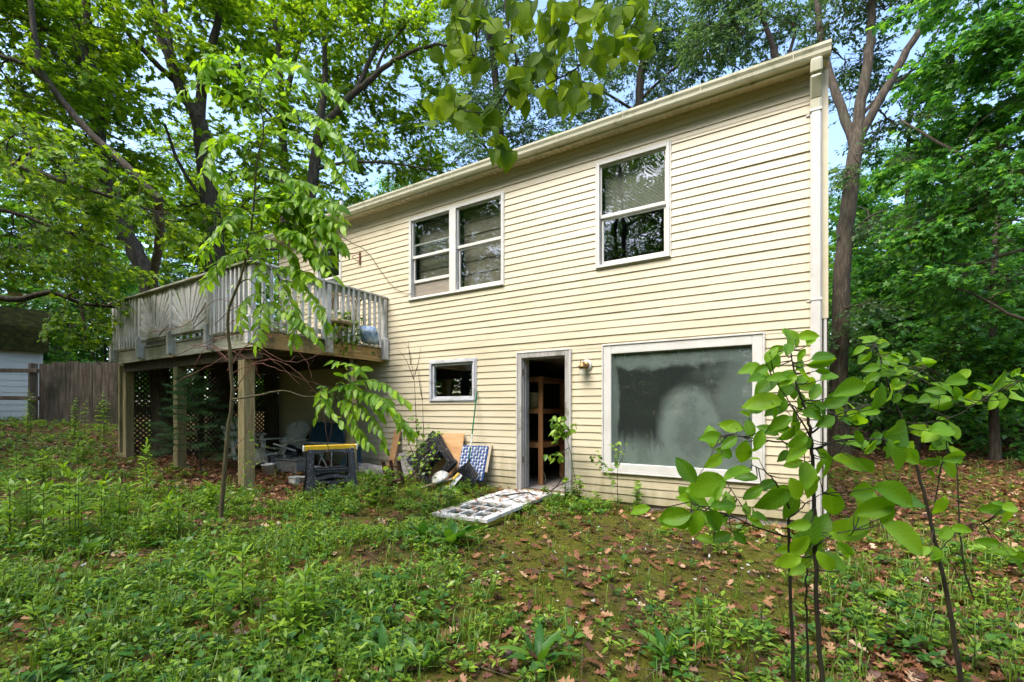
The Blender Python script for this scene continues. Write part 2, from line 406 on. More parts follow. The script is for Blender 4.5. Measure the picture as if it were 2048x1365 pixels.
# frieze, corner trim, foundation
m = MB(); m.box((XL,-.016,ZT-.025),(XR-.06,.003,4.22)); 
m.box((XL,-.03,4.17),(XR-.05,-.017,4.240))
m.build('frieze', MATS['siding'], house)
m = MB(); m.box((XR-.055,-.034,1.14),(XR+.012,.14,4.22)); m.build('corner_trim', MATS['siding'], house)
m = MB(); m.box((XR-.035,-.028,-1.42),(XR-.004,.1,1.139)); m.build('corner_trim', MATS['trim_white'], house)
m = MB(); m.box((XR-.003,.0,-1.42),(XR+.012,.3,1.138)); m.build('corner_gap_board', MATS['dark_wood'], house)
m = MB(); m.box((XL+.02,.02,-2.2),(-4.1,.3,ZB-.004)); m.box((-3.09,.02,-2.2),(XR-.03,.3,ZB-.004)); m.box((-4.095,.03,-2.2),(-3.095,.3,-1.46)); m.build('foundation', MATS['concrete'], house)
# rooms behind the windows
m = MB()
m.box((XL+.13,.13,-1.55),(XR-.14,YB-.13,-1.37)); m.build('basement_floor', MATS['concrete'], house)
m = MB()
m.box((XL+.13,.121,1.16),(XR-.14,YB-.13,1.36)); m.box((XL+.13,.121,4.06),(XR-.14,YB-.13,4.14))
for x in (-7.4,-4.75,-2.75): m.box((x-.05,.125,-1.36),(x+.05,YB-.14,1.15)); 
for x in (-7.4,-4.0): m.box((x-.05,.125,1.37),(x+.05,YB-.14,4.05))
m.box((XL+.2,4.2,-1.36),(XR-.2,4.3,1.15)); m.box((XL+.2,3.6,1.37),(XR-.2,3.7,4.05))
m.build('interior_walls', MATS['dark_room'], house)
m = MB()
for i in range(9): m.box((-4.69,.6+i*.4,.98),(-2.81,.64+i*.4,1.155))
m.build('ceiling_joists', MATS['dark_wood'], house)
m = MB()
rr = random.Random(4)
nx, ny = 24, 30; vs = []
for j in range(ny+1):
    for i in range(nx+1): vs.append((-4.69+1.88*i/nx, .14+3.0*j/ny, .955+rr.gauss(0,.018)-.05*max(0,math.sin(i*.5)*math.sin(j*.35))))
m.add(vs, [(j*(nx+1)+i, j*(nx+1)+i+1, (j+1)*(nx+1)+i+1, (j+1)*(nx+1)+i) for j in range(ny) for i in range(nx)], True)
m.build('ceiling_insulation', MATS['insulation'], house)
# roof, soffit, gutter
SL = .35
m = MB()
rx0, rx1, ye, ze = XL-.25, XR+.03, -.27, 4.33
zr = ze+(YB/2-ye)*SL
rows = 34
for side in (0,1):
    for k in range(rows):
        t0, t1 = k/rows, (k+1)/rows
        ya, yb = ye+(YB/2-ye)*t0, ye+(YB/2-ye)*t1
        za, zb = ze+(zr-ze)*t0+.012, ze+(zr-ze)*t1
        if side: ya, yb = YB-ya, YB-yb
        m.add([(rx0,ya,za),(rx1,ya,za),(rx1,yb,zb),(rx0,yb,zb),(rx0,ya,za-.014),(rx1,ya,za-.014)], [(0,1,2,3),(4,5,1,0)])
roof = m.build('roof', MATS['shingle'], house)
m = MB()
m.prism([(ye+.01,ze-.03),(YB/2,zr-.03),(YB-ye-.01,ze-.03),(YB-ye-.01,ze-.004),(YB/2,zr-.004),(ye+.01,ze-.004)], rx0+.01, rx1-.01, 'x')
m.build('roof_deck', MATS['dark_wood'], house)
m = MB(); vp = PY(683,405,.25)
zz = ze+(.25-ye)*SL
m.tube([(vp.x,.25,zz-.05),(vp.x,.25,zz+.42)], .045, 12); m.build('vent_pipe', MATS['trim_white'], roof)
m = MB(); m.box((rx0,-.292,4.372),(rx1,-.255,4.379)); m.box((rx0,-.296,4.355),(rx1,-.292,4.379)); m.build('drip_edge', MATS['trim_white'], house)
# soffit with vent ribs
m = MB(); x = XL
m.box((XL,-.205,4.247),(XR-.0,.0,4.256))
while x < XR-.03:
    m.box((x,-.205,4.231),(x+.030,-.032,4.2465)); x += .0985
m.build('soffit', MATS['soffit_vinyl'], house)
m = MB(); m.box((XL-.05,-.225,4.205),(XR+.01,-.206,4.34)); m.build('fascia', MATS['gutter_white'], house)
m = MB()
prof = [(-.227,4.365),(-.227,4.235),(-.295,4.235),(-.315,4.262),(-.322,4.30),(-.342,4.335),(-.345,4.366),(-.333,4.366),(-.332,4.352),(-.338,4.352),(-.312,4.30),(-.305,4.27),(-.29,4.247),(-.235,4.247),(-.235,4.365)]
m.prism(prof, XL-.1, XR+.028, 'x')
m.add([(XR+.0285,y,z) for y,z in prof[:7]], [tuple(range(7))])
gut = m.build('gutter', MATS['gutter_white'], house)
for x in np.arange(-10.6, .3, 1.06):
    m = MB(); m.box((x,-.350,4.25),(x+.006,-.3455,4.37)); m.build('gutter_bracket', MATS['gutter_white'], gut)
# leaf litter caught along the gutter
# downspout: outlet, two elbows, long ribbed pipe, strap
xd = (PY(1622,600,-.06).x+PY(1641,600,-.06).x)/2
m = MB()
def flat_pipe(pts, w=.062, d=.05):
    for p, q in zip(pts, pts[1:]): m.bar(p, q, w*2, d*2, up=(0,-1,0.3), bev=.02)
flat_pipe([(xd,-.27,4.24),(xd,-.235,4.08),(xd,-.09,3.86),(xd,-.072,3.70)])
m.build('downspout_elbow', MATS['gutter_white'], house)
m = MB(); m.box((xd-.058,-.118,-1.36),(xd+.058,-.026,3.74), bev=.018)
for k in range(4): m.box((xd-.042+k*.026,-.122,-1.3),(xd-.036+k*.026,-.1185,3.68))
m.build('downspout', MATS['trim_white'], house)
for z in (1.36, 3.70): m = MB(); m.box((xd-.062,-.126,z),(xd+.062,-.022,z+.03)); m.box((xd-.10,-.026,z+.003),(xd+.10,-.02,z+.027)); m.build('downspout_strap', MATS['trim_white'], house)

# ---------------------------------------------------------------- windows
def frame_boxes(m, x0, x1, z0, z1, w, y0, y1, bev=.004, wb=None, wt=None):
    wb = wb or w; wt = wt or w
    m.box((x0,y0,z0),(x0+w,y1,z1),bev); m.box((x1-w,y0,z0),(x1,y1,z1),bev)
    m.box((x0+w,y0+.001,z1-wt),(x1-w,y1,z1),bev); m.box((x0+w,y0+.001,z0),(x1-w,y1,z0+wb),bev)
def pane(parent, x0, x1, z0, z1, y, mat='pane_glass'):
    """one sheet of glass, origin at its centre"""
    m = MB(); hx, hz = (x1-x0)/2, (z1-z0)/2
    m.add([(-hx,0,-hz),(hx,0,-hz),(hx,0,hz),(-hx,0,hz)], [(0,1,2,3)])
    OFF[parent], keep = Vector((0,0,0)), OFF[parent]
    o = m.build('pane', MATS[mat], parent); OFF[parent] = keep
    o.location = Vector(((x0+x1)/2, y, (z0+z1)/2))-keep
    return o
def sash_pair(win, x0, x1, z0, z1, zm, lift=0.0, panes=True):
    """double-hung: upper sash outside, lower sash behind it, lower one may be pushed up"""
    m = MB(); frame_boxes(m, x0, x1, zm-.012, z1, .026, .006, .034, wb=.055)
    s = m.build('sash', MATS['trim_white'], win); pane(win, x0+.02, x1-.02, zm+.035, z1-.02, .022)
    m = MB(); frame_boxes(m, x0+.012, x1-.012, z0+lift, zm-.014+lift, .034, .038, .066, wb=.06)
    s2 = m.build('sash', MATS['trim_white'], win); pane(win, x0+.04, x1-.04, z0+lift+.05, zm-.03+lift, .052)
    if lift:
        m = MB(); m.add([(x0+.02,.07,z0),(x1-.02,.07,z0),(x1-.02,.07,z0+lift),(x0+.02,.07,z0+lift)], [(0,1,2,3)])
        m.build('insect_screen', MATS['shade'], win)
def open_window(key, label, units, zm, lift=None):
    x0,x1,z0,z1 = OPEN[key]
    m = MB()
    frame_boxes(m, x0-.0, x1+.0, z0, z1, .05, -.034, .10, wb=.05, wt=.05)
    # thin channel round the frame, and the sill lip
    frame_boxes(m, x0-.02, x1+.02, z0-.02, z1+.02, .0195, -.026, .0)
    m.box((x0-.01,-.058,z0-.004),(x1+.01,-.0345,z0+.02),.004)
    w = m.build('window', MATS['trim_white'], house); w['label'] = label
    xs = units
    for i, (a,b) in enumerate(xs):
        sash_pair(w, a, b, z0+.05, z1-.05, zm, (lift or {}).get(i, 0.0))
    for (a,b),(c_,d) in zip(xs, xs[1:]):
        m = MB(); m.box((b,-.046,z0+.0215),(c_,.10,z1-.052),.004); m.build('mullion', MATS['trim_white'], w)
    return w
zm = 2.235+(3.90-2.235)*.485
w1 = open_window('upper_window', 'single tall window with half-lowered blinds', [(-2.596,-1.576)], 3.03)
m = MB()
z = 3.85
while z > 3.02: m.bar((-2.57,.16,z),(-1.60,.16,z), .003, .02, up=(0,.35,1)); z -= .0215
m.build('blind', MATS['blind'], w1)
a = PY(901,500,0).x; b = PY(914,500,0).x
w2 = open_window('double_window', 'paired window with pleated shades, its left lower sash raised', [(dw0+.05,a),(b,dw1-.05)], 3.08, {0:.30})
m = MB()
for (p,q) in ((dw0+.07,a-.02),(b+.02,dw1-.07)):
    m.box((p,.20,2.26),(q,.215,3.83))
    for k in range(6): m.box((p,.185,2.36+k*.25),(q,.199,2.372+k*.25))
m.build('fabric_shade', MATS['shade'], w2)
w3 = open_window('deck_window', 'window above the deck, partly hidden by its rail', [(-9.58,-8.83)], 3.06)
# small basement window in grey metal
x0,x1,z0,z1 = OPEN['basement_window']
m = MB(); frame_boxes(m, x0, x1, z0, z1, .04, -.05, .10); frame_boxes(m, x0+.041, x1-.041, z0+.041, z1-.041, .045, -.012, .06)
frame_boxes(m, x0-.03, x1+.03, z0-.03, z1+.03, .0295, -.03, .0)
w4 = m.build('window', MATS['aluminium'], house); w4['label'] = 'small basement window in a grey metal frame'
pane(w4, x0+.08, x1-.08, z0+.08, z1-.08, .02)
# picture window
x0,x1,z0,z1 = OPEN['picture_window']
m = MB(); frame_boxes(m, x0, x1, z0, z1, .125, -.04, .12, bev=.006, wt=.13, wb=.13)
frame_boxes(m, x0-.024, x1+.024, z0-.024, z1+.024, .0235, -.055, .0)
w5 = m.build('picture_window', MATS['trim_white'], house); w5['label'] = 'big fixed window with fogged dirty glass'
pane(w5, x0+.12, x1-.12, z0+.125, z1-.125, .01, 'fogged_glass')
# door frame without its door
x0,x1,z0,z1 = OPEN['doorway']
m = MB()
m.box((x0,-.045,z0-.06),(x0+.085,.0,z1),.006); m.box((x1-.085,-.045,z0-.06),(x1,.0,z1),.006); m.box((x0+.0855,-.044,z1-.085),(x1-.0855,.0,z1),.006)
m.box((x0+.06,.001,z0-.06),(x0+.10,.20,z1-.05)); m.box((x1-.10,.001,z0-.06),(x1-.06,.20,z1-.05)); m.box((x0+.1005,.002,z1-.095),(x1-.1005,.20,z1-.055))
m.box((x0+.1005,.06,z0),(x0+.113,.10,z1-.096)); m.box((x1-.113,.06,z0),(x1-.1005,.10,z1-.096))
df = m.build('door_frame', MATS['jamb_wood'], house)
m = MB(); frame_boxes(m, x0-.022, x1+.022, z0-.04, z1+.022, .0215, -.055, -.0)
m.build('channel_trim', MATS['trim_white'], df)
for z in (.62,-.9): m = MB(); m.box((x0+.0855,-.02,z),(x0+.1005,-.0005,z+.10)); m.tube([(x0+.105,-.012,z),(x0+.105,-.012,z+.10)], .007, 8); m.build('hinge', MATS['dark_wood'], df)
m = MB(); m.box((x0+.10,-.10,-1.44),(x1-.10,.18,-1.385),.008); m.box((x0+.05,-.24,-1.485),(x1-.04,-.102,-1.445),.01); m.build('threshold', MATS['jamb_wood'], df)

# ---------------------------------------------------------------- wall lamp
surf('brass', [(.3,(.16,.09,.035)),(.7,(.42,.27,.11))], scale=(30,30,30), rough=.45, bump=.1, metal=.8, dirt=(.08,.05,.03), dirt_scale=30)
m_, nt_, N_ = nodes('jar_glass'); g_ = N_('ShaderNodeBsdfPrincipled', Roughness=.12); g_.inputs['Base Color'].default_value = (.8,.78,.66,1); g_.inputs['Alpha'].default_value = .45
nt_.links.new(g_.outputs[0], N_('ShaderNodeOutputMaterial').inputs[0]); MATS['jar_glass'] = m_
lp = PY(1172,735,0)
lamp = thing('wall_lamp', 'rusty brass jar lamp on white round plate beside the doorway', 'lamp', (lp.x,0,lp.z))
m = MB(); m.lathe([(0,-.02),(.088,-.02),(.092,-.032),(.085,-.04),(0,-.042)], (lp.x+.02,0,lp.z+.03), 24, axis='y'); m.build('wall_plate', MATS['trim_white'], lamp)
m = MB(); c = (lp.x-.01,-.13,lp.z)
m.lathe([(.0,-.043),(.055,-.043),(.058,-.06),(.045,-.075),(0,-.078)], (lp.x+.02,0,lp.z+.03), 20, axis='y')
m.tube([(lp.x+.02,-.07,lp.z+.03),(lp.x+.01,-.11,lp.z+.045),(lp.x-.01,-.13,lp.z+.03)], .016, 10)
m.lathe([(0,.075),(.028,.07),(.034,.04),(.045,.03),(.046,.012),(.082,.0),(.084,-.006),(.05,-.004),(.05,-.03),(0,-.03)], c, 20)
m.tube([(c[0]-.03,c[1],c[2]+.07),(c[0]-.025,c[1],c[2]+.115),(c[0]+.02,c[1],c[2]+.115),(c[0]+.03,c[1],c[2]+.07)], .006, 6)
m.build('brass_holder', MATS['brass'], lamp)
m = MB(); m.lathe([(.045,-.031),(.05,-.05),(.05,-.125),(.042,-.14),(0,-.142)], c, 20); m.build('glass_jar', MATS['jar_glass'], lamp)
# rusty bracket high on the wall
surf('rust', [(.3,(.07,.03,.018)),(.7,(.20,.08,.04))], scale=(20,20,20), rough=.9, bump=.3)
hp = PY(722,518,0)
hk = thing('wall_bracket', 'rusty scrolled bracket fixed to the siding left of the paired window', 'bracket', (hp.x,0,hp.z))
m = MB(); m.box((hp.x-.025,-.04,hp.z-.14),(hp.x+.02,-.021,hp.z+.14),.006)
m.tube(smooth_path([(hp.x,-.04,hp.z+.08),(hp.x-.12,-.16,hp.z+.10),(hp.x-.22,-.30,hp.z+.03),(hp.x-.28,-.36,hp.z+.07)],5), .008, 6)
m.tube(smooth_path([(hp.x,-.04,hp.z-.06),(hp.x-.05,-.10,hp.z-.05),(hp.x-.10,-.16,hp.z+.02),(hp.x-.06,-.10,hp.z+.06)],5), .007, 6)
m.build('scroll_iron', MATS['rust'], hk)

# ---------------------------------------------------------------- shelf inside the doorway and what stands on it
sx0, sx1 = -4.62, PY(1085,880,.55).x
shelf = thing('wooden_shelf', 'rough lumber shelf rack just inside the basement doorway', 'shelf', (sx0+.3,.7,-1.37))
m = MB(); m.box((sx1-.09,.55,-1.365),(sx1,.59,.62),.004); m.build('upright', MATS['lumber'], shelf)
m = MB(); m.box((sx1-.09,1.45,-1.365),(sx1,1.49,.62),.004); m.build('upright', MATS['lumber'], shelf)
m = MB(); m.box((sx0,.55,-1.365),(sx0+.09,.59,.62),.004); m.build('upright', MATS['lumber'], shelf)
for z in (.53,-.06,-.69):
    m = MB(); m.box((sx0+.091,.551,z),(sx1-.091,.589,z+.09),.003); m.box((sx0,.592,z+.0),(sx1-.001,1.448,z+.088),.003)
    m.build('shelf_board', MATS['lumber'], shelf)
surf('cream_plastic', [(.3,(.50,.46,.32)),(.7,(.62,.58,.43))], scale=(6,6,6), rough=.5, bump=.05, dirt=(.3,.26,.15), dirt_scale=9)
surf('green_plastic', [(.3,(.01,.10,.05)),(.7,(.02,.22,.11))], scale=(15,15,15), rough=.35, bump=.3)
bx = sx1-.24
jar = thing('storage_tub', 'cream plastic tub standing on the shelf inside the doorway', 'tub', (bx,.66,.033))
m = MB(); m.lathe([(0,.034),(.10,.034),(.115,.31),(.118,.31),(.118,.33),(.10,.33),(.095,.31),(.09,.05),(0,.05)], (bx,.72,0), 24); m.build('tub_body', MATS['cream_plastic'], jar)
gb = thing('green_bag', 'crumpled green plastic bag on the shelf inside the doorway', 'bag', (bx-.2,.66,.033))
m = MB(); vs=[]; fs=[]
r_ = random.Random(3); n=14
for j in range(8):
    for i in range(n):
        a_ = 2*math.pi*i/n; rr_ = .10*math.sin(math.pi*(j+.6)/8.2)*(1+r_.gauss(0,.13)); vs.append((bx-.2+math.cos(a_)*rr_*1.3,.66+math.sin(a_)*rr_*.8,.035+.13*(j/7)))
for j in range(7):
    for i in range(n): fs.append((j*n+i,j*n+(i+1)%n,(j+1)*n+(i+1)%n,(j+1)*n+i))
m.add(vs,fs,True); m.build('bag_body', MATS['green_plastic'], gb)
# ================================================================ the deck
DX, DL, DF = -7.32, -12.88, -2.81
DZ = 1.335          # walking surface
deck = thing('wooden_deck', 'raised weathered grey wooden deck with sunburst railing on tall posts', 'deck', (-10,-1.4,-1.2))
rd = random.Random(11)
def part(m, name, mat, parent=deck): return m.build(name, MATS[mat], parent)
# fascia boards
m = MB(); m.box((DL+.05,DF+.045,1.03),(DX-.05,DF+.085,1.285),.004); part(m, 'fascia_board', 'grey_wood_h')
m = MB(); m.box((DX-.085,DF+.04,1.02),(DX-.045,-.03,1.285),.004); part(m, 'fascia_board', 'brown_wood_y')
m = MB(); m.box((DL+.045,DF+.086,1.03),(DL+.085,2.4,1.285),.004); part(m, 'fascia_board', 'grey_wood_h')
# decking boards, joists, beams
m = MB(); y = DF+.03
while y < -.04:
    m.box((DL+.02,y,DZ-.038+rd.gauss(0,.001)),(DX-.03,y+.135,DZ+rd.gauss(0,.002)),.004); y += .142
while y < 2.4:
    m.box((DL+.02,y,DZ-.038),(XL-.03,y+.135,DZ),.004); y += .142
part(m, 'decking', 'grey_wood_h')
x = DX-.13
while x > DL+.1:
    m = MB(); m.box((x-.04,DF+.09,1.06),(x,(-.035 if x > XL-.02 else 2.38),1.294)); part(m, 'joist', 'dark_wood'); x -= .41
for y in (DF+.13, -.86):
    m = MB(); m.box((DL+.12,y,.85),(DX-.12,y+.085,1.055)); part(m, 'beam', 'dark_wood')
# supports
def post(x, y, ztop, s=.15, mat='post_wood', plies=1):
    m = MB(); zb = float(gh(x,y))-.3
    if plies == 1: m.box((x-s/2,y-s/2,zb),(x+s/2,y+s/2,ztop),.008)
    else:
        w = s/plies
        for k in range(plies): m.box((x-s/2+k*w,y-s/2+rd.uniform(0,.006),zb),(x-s/2+(k+1)*w-.003,y+s/2,ztop),.006)
    return part(m, 'support_post', mat)
post(PY(493,980,DF+.2).x, DF+.2, .845, .19, plies=3)
post(PY(360,935,DF+.2).x, DF+.2, .845, .17)
post(PY(257,920,DF+.22).x, DF+.22, .845, .16)
post(PY(236,920,DF+.10).x, DF+.15, 1.02, .075)
post(PY(703,900,-.82).x, -.82, .845, .15)
post(PY(544,880,-.22).x, -.22, 1.055, .2, 'dark_wood', plies=2)
xl = PY(236,920,DF+.15).x
m = MB(); m.box((xl-.03,DF+.11,float(gh(xl,DF))+.02),(xl+.55,DF+.15,float(gh(xl,DF))+.10)); part(m, 'bottom_plate', 'post_wood')
# lattice skirts: crossing strips on the left side and across the corner gap
def lattice(p0, p1, z0, z1, sp=.115, w=.036):
    p0, p1 = Vector(p0), Vector(p1); d = (p1-p0); Ln = d.length; d.normalize(); nrm = Vector((-d.y,d.x,0))
    m = MB(); H = z1-z0
    for sgn, off in ((1,0.0),(-1,.013)):
        a = -H if sgn > 0 else 0.0
        t = a
        while t < (Ln if sgn > 0 else Ln+H):
            # strip runs at 45 degrees: s = t + sgn*z
            za, zb = 0.0, H
            if sgn > 0: za = max(0,-t); zb = min(H, Ln-t)
            else: za = max(0,t-Ln); zb = min(H, t)
            if zb-za > .03:
                A = p0+d*(t+sgn*za)+nrm*off; B = p0+d*(t+sgn*zb)+nrm*off
                m.bar((A.x,A.y,z0+za),(B.x,B.y,z0+zb), w, .009, up=nrm)
            t += sp*1.0
    return part(m, 'lattice_panel', 'lattice_wood')
lx = DL+.10
zg = -1.02
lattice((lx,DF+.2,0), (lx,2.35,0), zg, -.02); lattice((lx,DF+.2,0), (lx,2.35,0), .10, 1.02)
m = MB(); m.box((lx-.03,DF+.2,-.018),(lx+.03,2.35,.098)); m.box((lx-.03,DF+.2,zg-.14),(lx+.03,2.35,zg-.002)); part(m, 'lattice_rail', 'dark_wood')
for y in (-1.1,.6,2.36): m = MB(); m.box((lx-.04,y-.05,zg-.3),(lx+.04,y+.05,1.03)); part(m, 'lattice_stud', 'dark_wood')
# railing ---------------------------------------------------------
def rail_post(x, y, tail_dir, mat='grey_wood_v'):
    """notched post bolted outside the fascia: slim shaft above, thicker tail with an angled foot"""
    m = MB(); tx, ty = tail_dir
    m.box((x-.045,y-.045,1.06),(x+.045,y+.045,2.33),.006)
    if ty: m.prism([(y-.046+0,1.10),(y-.046-.045,1.07),(y-.046-.045,1.49),(y-.046,1.52)], x-.046, x+.046, 'x')
    if tx: m.prism([(x+.046,1.10),(x+.046+.045,1.06),(x+.046+.045,1.49),(x+.046,1.52)], y-.046, y+.046, 'y')
    for z in (1.13,1.24):
        if ty: m.lathe([(0,-.006),(.014,-.004),(.014,0)], (x,y-.091,z), 8, axis='y')
        if tx: m.tube([(x+.09,y,z),(x+.097,y,z)], .013, 8)
    return part(m, 'rail_post', mat)
FP = [-12.84] + [PY(q,650,DF).x for q in (283,345,420)] + [DX-.06]
yo = DF-.0
for x in FP[:-1]: rail_post(x, yo, (0,1))
rail_post(DX-.06, yo, (1,1))
midy = PX(656,640,DX).y
rail_post(DX-.0, midy, (1,0)); rail_post(DX-.0, -.085, (1,0))
for y in (-.9, 1.0, 2.3): rail_post(DL-.0, y, (0,0))
m = MB()
m.box((DL-.07,DF-.09,2.345),(DX+.07,DF+.06,2.383),.006); part(m, 'top_rail', 'grey_wood_h')
m = MB(); m.box((DX-.09,DF+.0605,2.345),(DX+.065,-.03,2.382),.006); part(m, 'top_rail', 'grey_wood_v')
m = MB(); m.box((DL-.07,DF+.0605,2.345),(DL+.08,2.35,2.382),.006); part(m, 'top_rail', 'grey_wood_h')
for i in range(4):
    m = MB(); m.box((FP[i]+.046,DF-.012,2.235),(FP[i+1]-.046,DF+.026,2.344)); part(m, 'under_rail', 'grey_wood_h')
for a,b in ((DF+.046,midy-.046),(midy+.046,-.131)):
    m = MB(); m.box((DX-.03,a,2.235),(DX+.008,b,2.344)); part(m, 'under_rail', 'grey_wood_h')
    m = MB(); m.box((DX-.03,a,1.39),(DX+.008,b,1.478)); part(m, 'bottom_rail', 'grey_wood_h')
def baluster(x, y, dx, dy):
    m = MB(); s = .024; lean = rd.gauss(0,.006)
    m.T = Matrix.Translation((x,y,0)) @ Matrix.Rotation(lean, 4, 'Y' if dy else 'X')
    m.box((-s,-s,1.30+rd.gauss(0,.01)),(s,s,2.343),.004); part(m, 'baluster', 'grey_wood_v')
for i in (0,3):
    n = 10; a, b = FP[i], FP[i+1]
    m = MB(); m.box((a+.046,DF-.012,1.39),(b-.046,DF+.026,1.478)); part(m, 'bottom_rail', 'grey_wood_h')
    for k in range(1,n): baluster(a+(b-a)*k/n, DF-.037, 0, 1)
for a,b in ((DF,midy),(midy,-.085)):
    n = max(3, round((b-a)/.135))
    for k in range(1,n): baluster(DX+.033, a+(b-a)*k/n, 1, 0)
m = MB()
y = DF+.2
while y < 2.3: m.box((DL-.05,y-.022,1.32),(DL-.006,y+.022,2.343)); y += .14
part(m, 'side_balusters', 'grey_wood_v')
# sunbursts
for i in (1,2):
    a, b = FP[i]+.05, FP[i+1]-.05; xc = (a+b)/2; z0 = 1.43; zt = 2.33
    m = MB(); m.box((a,DF-.02,1.39),(b,DF+.02,1.428)); part(m, 'bottom_rail', 'grey_wood_h')
    m = MB()
    n = 21
    for k in range(n):
        th = math.pi*(k+.5)/n; d = (math.cos(th), math.sin(th))
        r1 = min((zt-z0)/max(d[1],1e-3), ((b-xc) if d[0] > 0 else (xc-a))/max(abs(d[0]),1e-3)); r0 = .10
        nx_, nz_ = -d[1], d[0]
        w0, w1 = .014, min(.008+.5*math.pi/n*r1*.64, .052)
        q = [(xc+d[0]*r0-nx_*w0, z0+d[1]*r0-nz_*w0),(xc+d[0]*r1-nx_*w1, z0+d[1]*r1-nz_*w1),(xc+d[0]*r1+nx_*w1, z0+d[1]*r1+nz_*w1),(xc+d[0]*r0+nx_*w0, z0+d[1]*r0+nz_*w0)]
        q = [(min(max(px,a-.01),b+.01), min(max(pz,z0),zt)) for px,pz in q]
        jit = rd.uniform(-.008,.008)+(.006 if k%2 else -.006)
        m.prism(q, DF-.03+jit, DF-.008+jit, 'y')
    fan = part(m, 'sunburst_slats', 'grey_wood_v')
    m = MB(); R0 = .235
    m.prism([(xc+R0*math.cos(math.pi*t/14), z0+R0*math.sin(math.pi*t/14)) for t in range(15)], DF-.066, DF-.041, 'y')
    part(m, 'sunburst_disc', 'dark_wood' if False else 'grey_wood_h', fan)

# ================================================================ small materials
surf('white_plastic', [(.3,(.60,.585,.53)),(.7,(.74,.73,.68))], scale=(5,5,5), rough=.5, bump=.05, dirt=(.22,.21,.16), dirt_scale=7, dirt_at=(.5,.72))
surf('black_plastic', [(.3,(.012,.012,.014)),(.7,(.03,.03,.035))], scale=(15,15,15), rough=.45, bump=.1, speck=((.75,.74,.72),42,.135))
surf('black_plain', [(.3,(.010,.010,.012)),(.7,(.028,.028,.03))], scale=(15,15,15), rough=.45, bump=.1)
surf('yellow_plastic', [(.3,(.55,.33,.01)),(.7,(.72,.46,.02))], scale=(8,8,8), rough=.5, bump=.05, dirt=(.65,.55,.35), dirt_scale=12, dirt_at=(.6,.72))
surf('plywood', [(.3,(.36,.18,.07)),(.5,(.50,.28,.12)),(.75,(.60,.38,.20))], scale=(3,3,14), rough=.75, bump=.1)
surf('plank_wood', [(.3,(.34,.17,.07)),(.6,(.44,.245,.11))], scale=(20,20,2), rough=.75, bump=.15)
surf('pale_lumber', [(.3,(.45,.36,.24)),(.7,(.58,.48,.35))], scale=(20,20,3), rough=.8, bump=.15)
surf('iron_pipe', [(.3,(.035,.018,.014)),(.6,(.09,.04,.03)),(.8,(.16,.07,.05))], scale=(12,12,12), rough=.75, bump=.2)
surf('log_bark', [(.25,(.07,.06,.055)),(.5,(.22,.20,.185)),(.75,(.42,.40,.38))], scale=(3,22,22), rough=.9, bump=.8)
surf('teal_plastic', [(.3,(.012,.045,.075)),(.7,(.025,.075,.115))], scale=(4,4,4), rough=.45, bump=.05, dirt=(.05,.08,.09), dirt_scale=5)
surf('dark_green_wood', [(.3,(.03,.045,.03)),(.7,(.06,.08,.055))], scale=(6,6,6), rough=.7, bump=.1)
surf('grey_tub', [(.3,(.16,.165,.165)),(.7,(.26,.265,.265))], scale=(5,5,5), rough=.7, bump=.1, dirt=(.09,.08,.065), dirt_scale=5, dirt_at=(.48,.7))
surf('paint_pail', [(.3,(.50,.49,.45)),(.7,(.62,.61,.58))], scale=(5,5,5), rough=.5, bump=.03, speck=((.02,.02,.02),9,.10))
surf('web_blue', [(.3,(.012,.05,.20)),(.7,(.02,.085,.30))], scale=(60,60,60), rough=.7, bump=.3)
surf('web_white', [(.3,(.45,.45,.42)),(.7,(.60,.60,.56))], scale=(60,60,60), rough=.7, bump=.3)
surf('rake_green', [(.3,(.005,.10,.04)),(.7,(.01,.16,.07))], scale=(5,5,5), rough=.4, bump=.05)
surf('wicker', [(.3,(.20,.145,.08)),(.6,(.36,.28,.17)),(.8,(.45,.36,.24))], scale=(60,60,60), rough=.8, bump=.6)
surf('white_paint', [(.3,(.60,.59,.57)),(.6,(.72,.715,.70))], scale=(8,8,8), rough=.6, bump=.1, dirt=(.33,.29,.22), dirt_scale=6, dirt_at=(.55,.75))
surf('cushion_blue', [(.35,(.05,.12,.30)),(.5,(.30,.40,.55)),(.65,(.55,.60,.68))], scale=(9,9,9), rough=.8, bump=.2)
surf('terracotta', [(.3,(.20,.08,.045)),(.7,(.30,.13,.07))], rough=.8, bump=.1)

def frame_T(o, x, y, z):
    m = Matrix.Identity(4); x, y, z = Vector(x).normalized(), Vector(y).normalized(), Vector(z).normalized()
    for i in range(3): m[i][0], m[i][1], m[i][2], m[i][3] = x[i], y[i], z[i], o[i]
    return m
def panel(m, tl, tr, br, bl, th):
    """flat board through four corners, th thick"""
    tl,tr,br,bl = map(Vector,(tl,tr,br,bl)); n = (tr-tl).cross(bl-tl).normalized()*th
    a = [tl,tr,br,bl]; vs = [p-n*.5 for p in a]+[p+n*.5 for p in a]
    m.add(vs, [(0,1,2,3),(7,6,5,4)]+[(i,i+4,(i+1)%4+4,(i+1)%4) for i in range(4)])

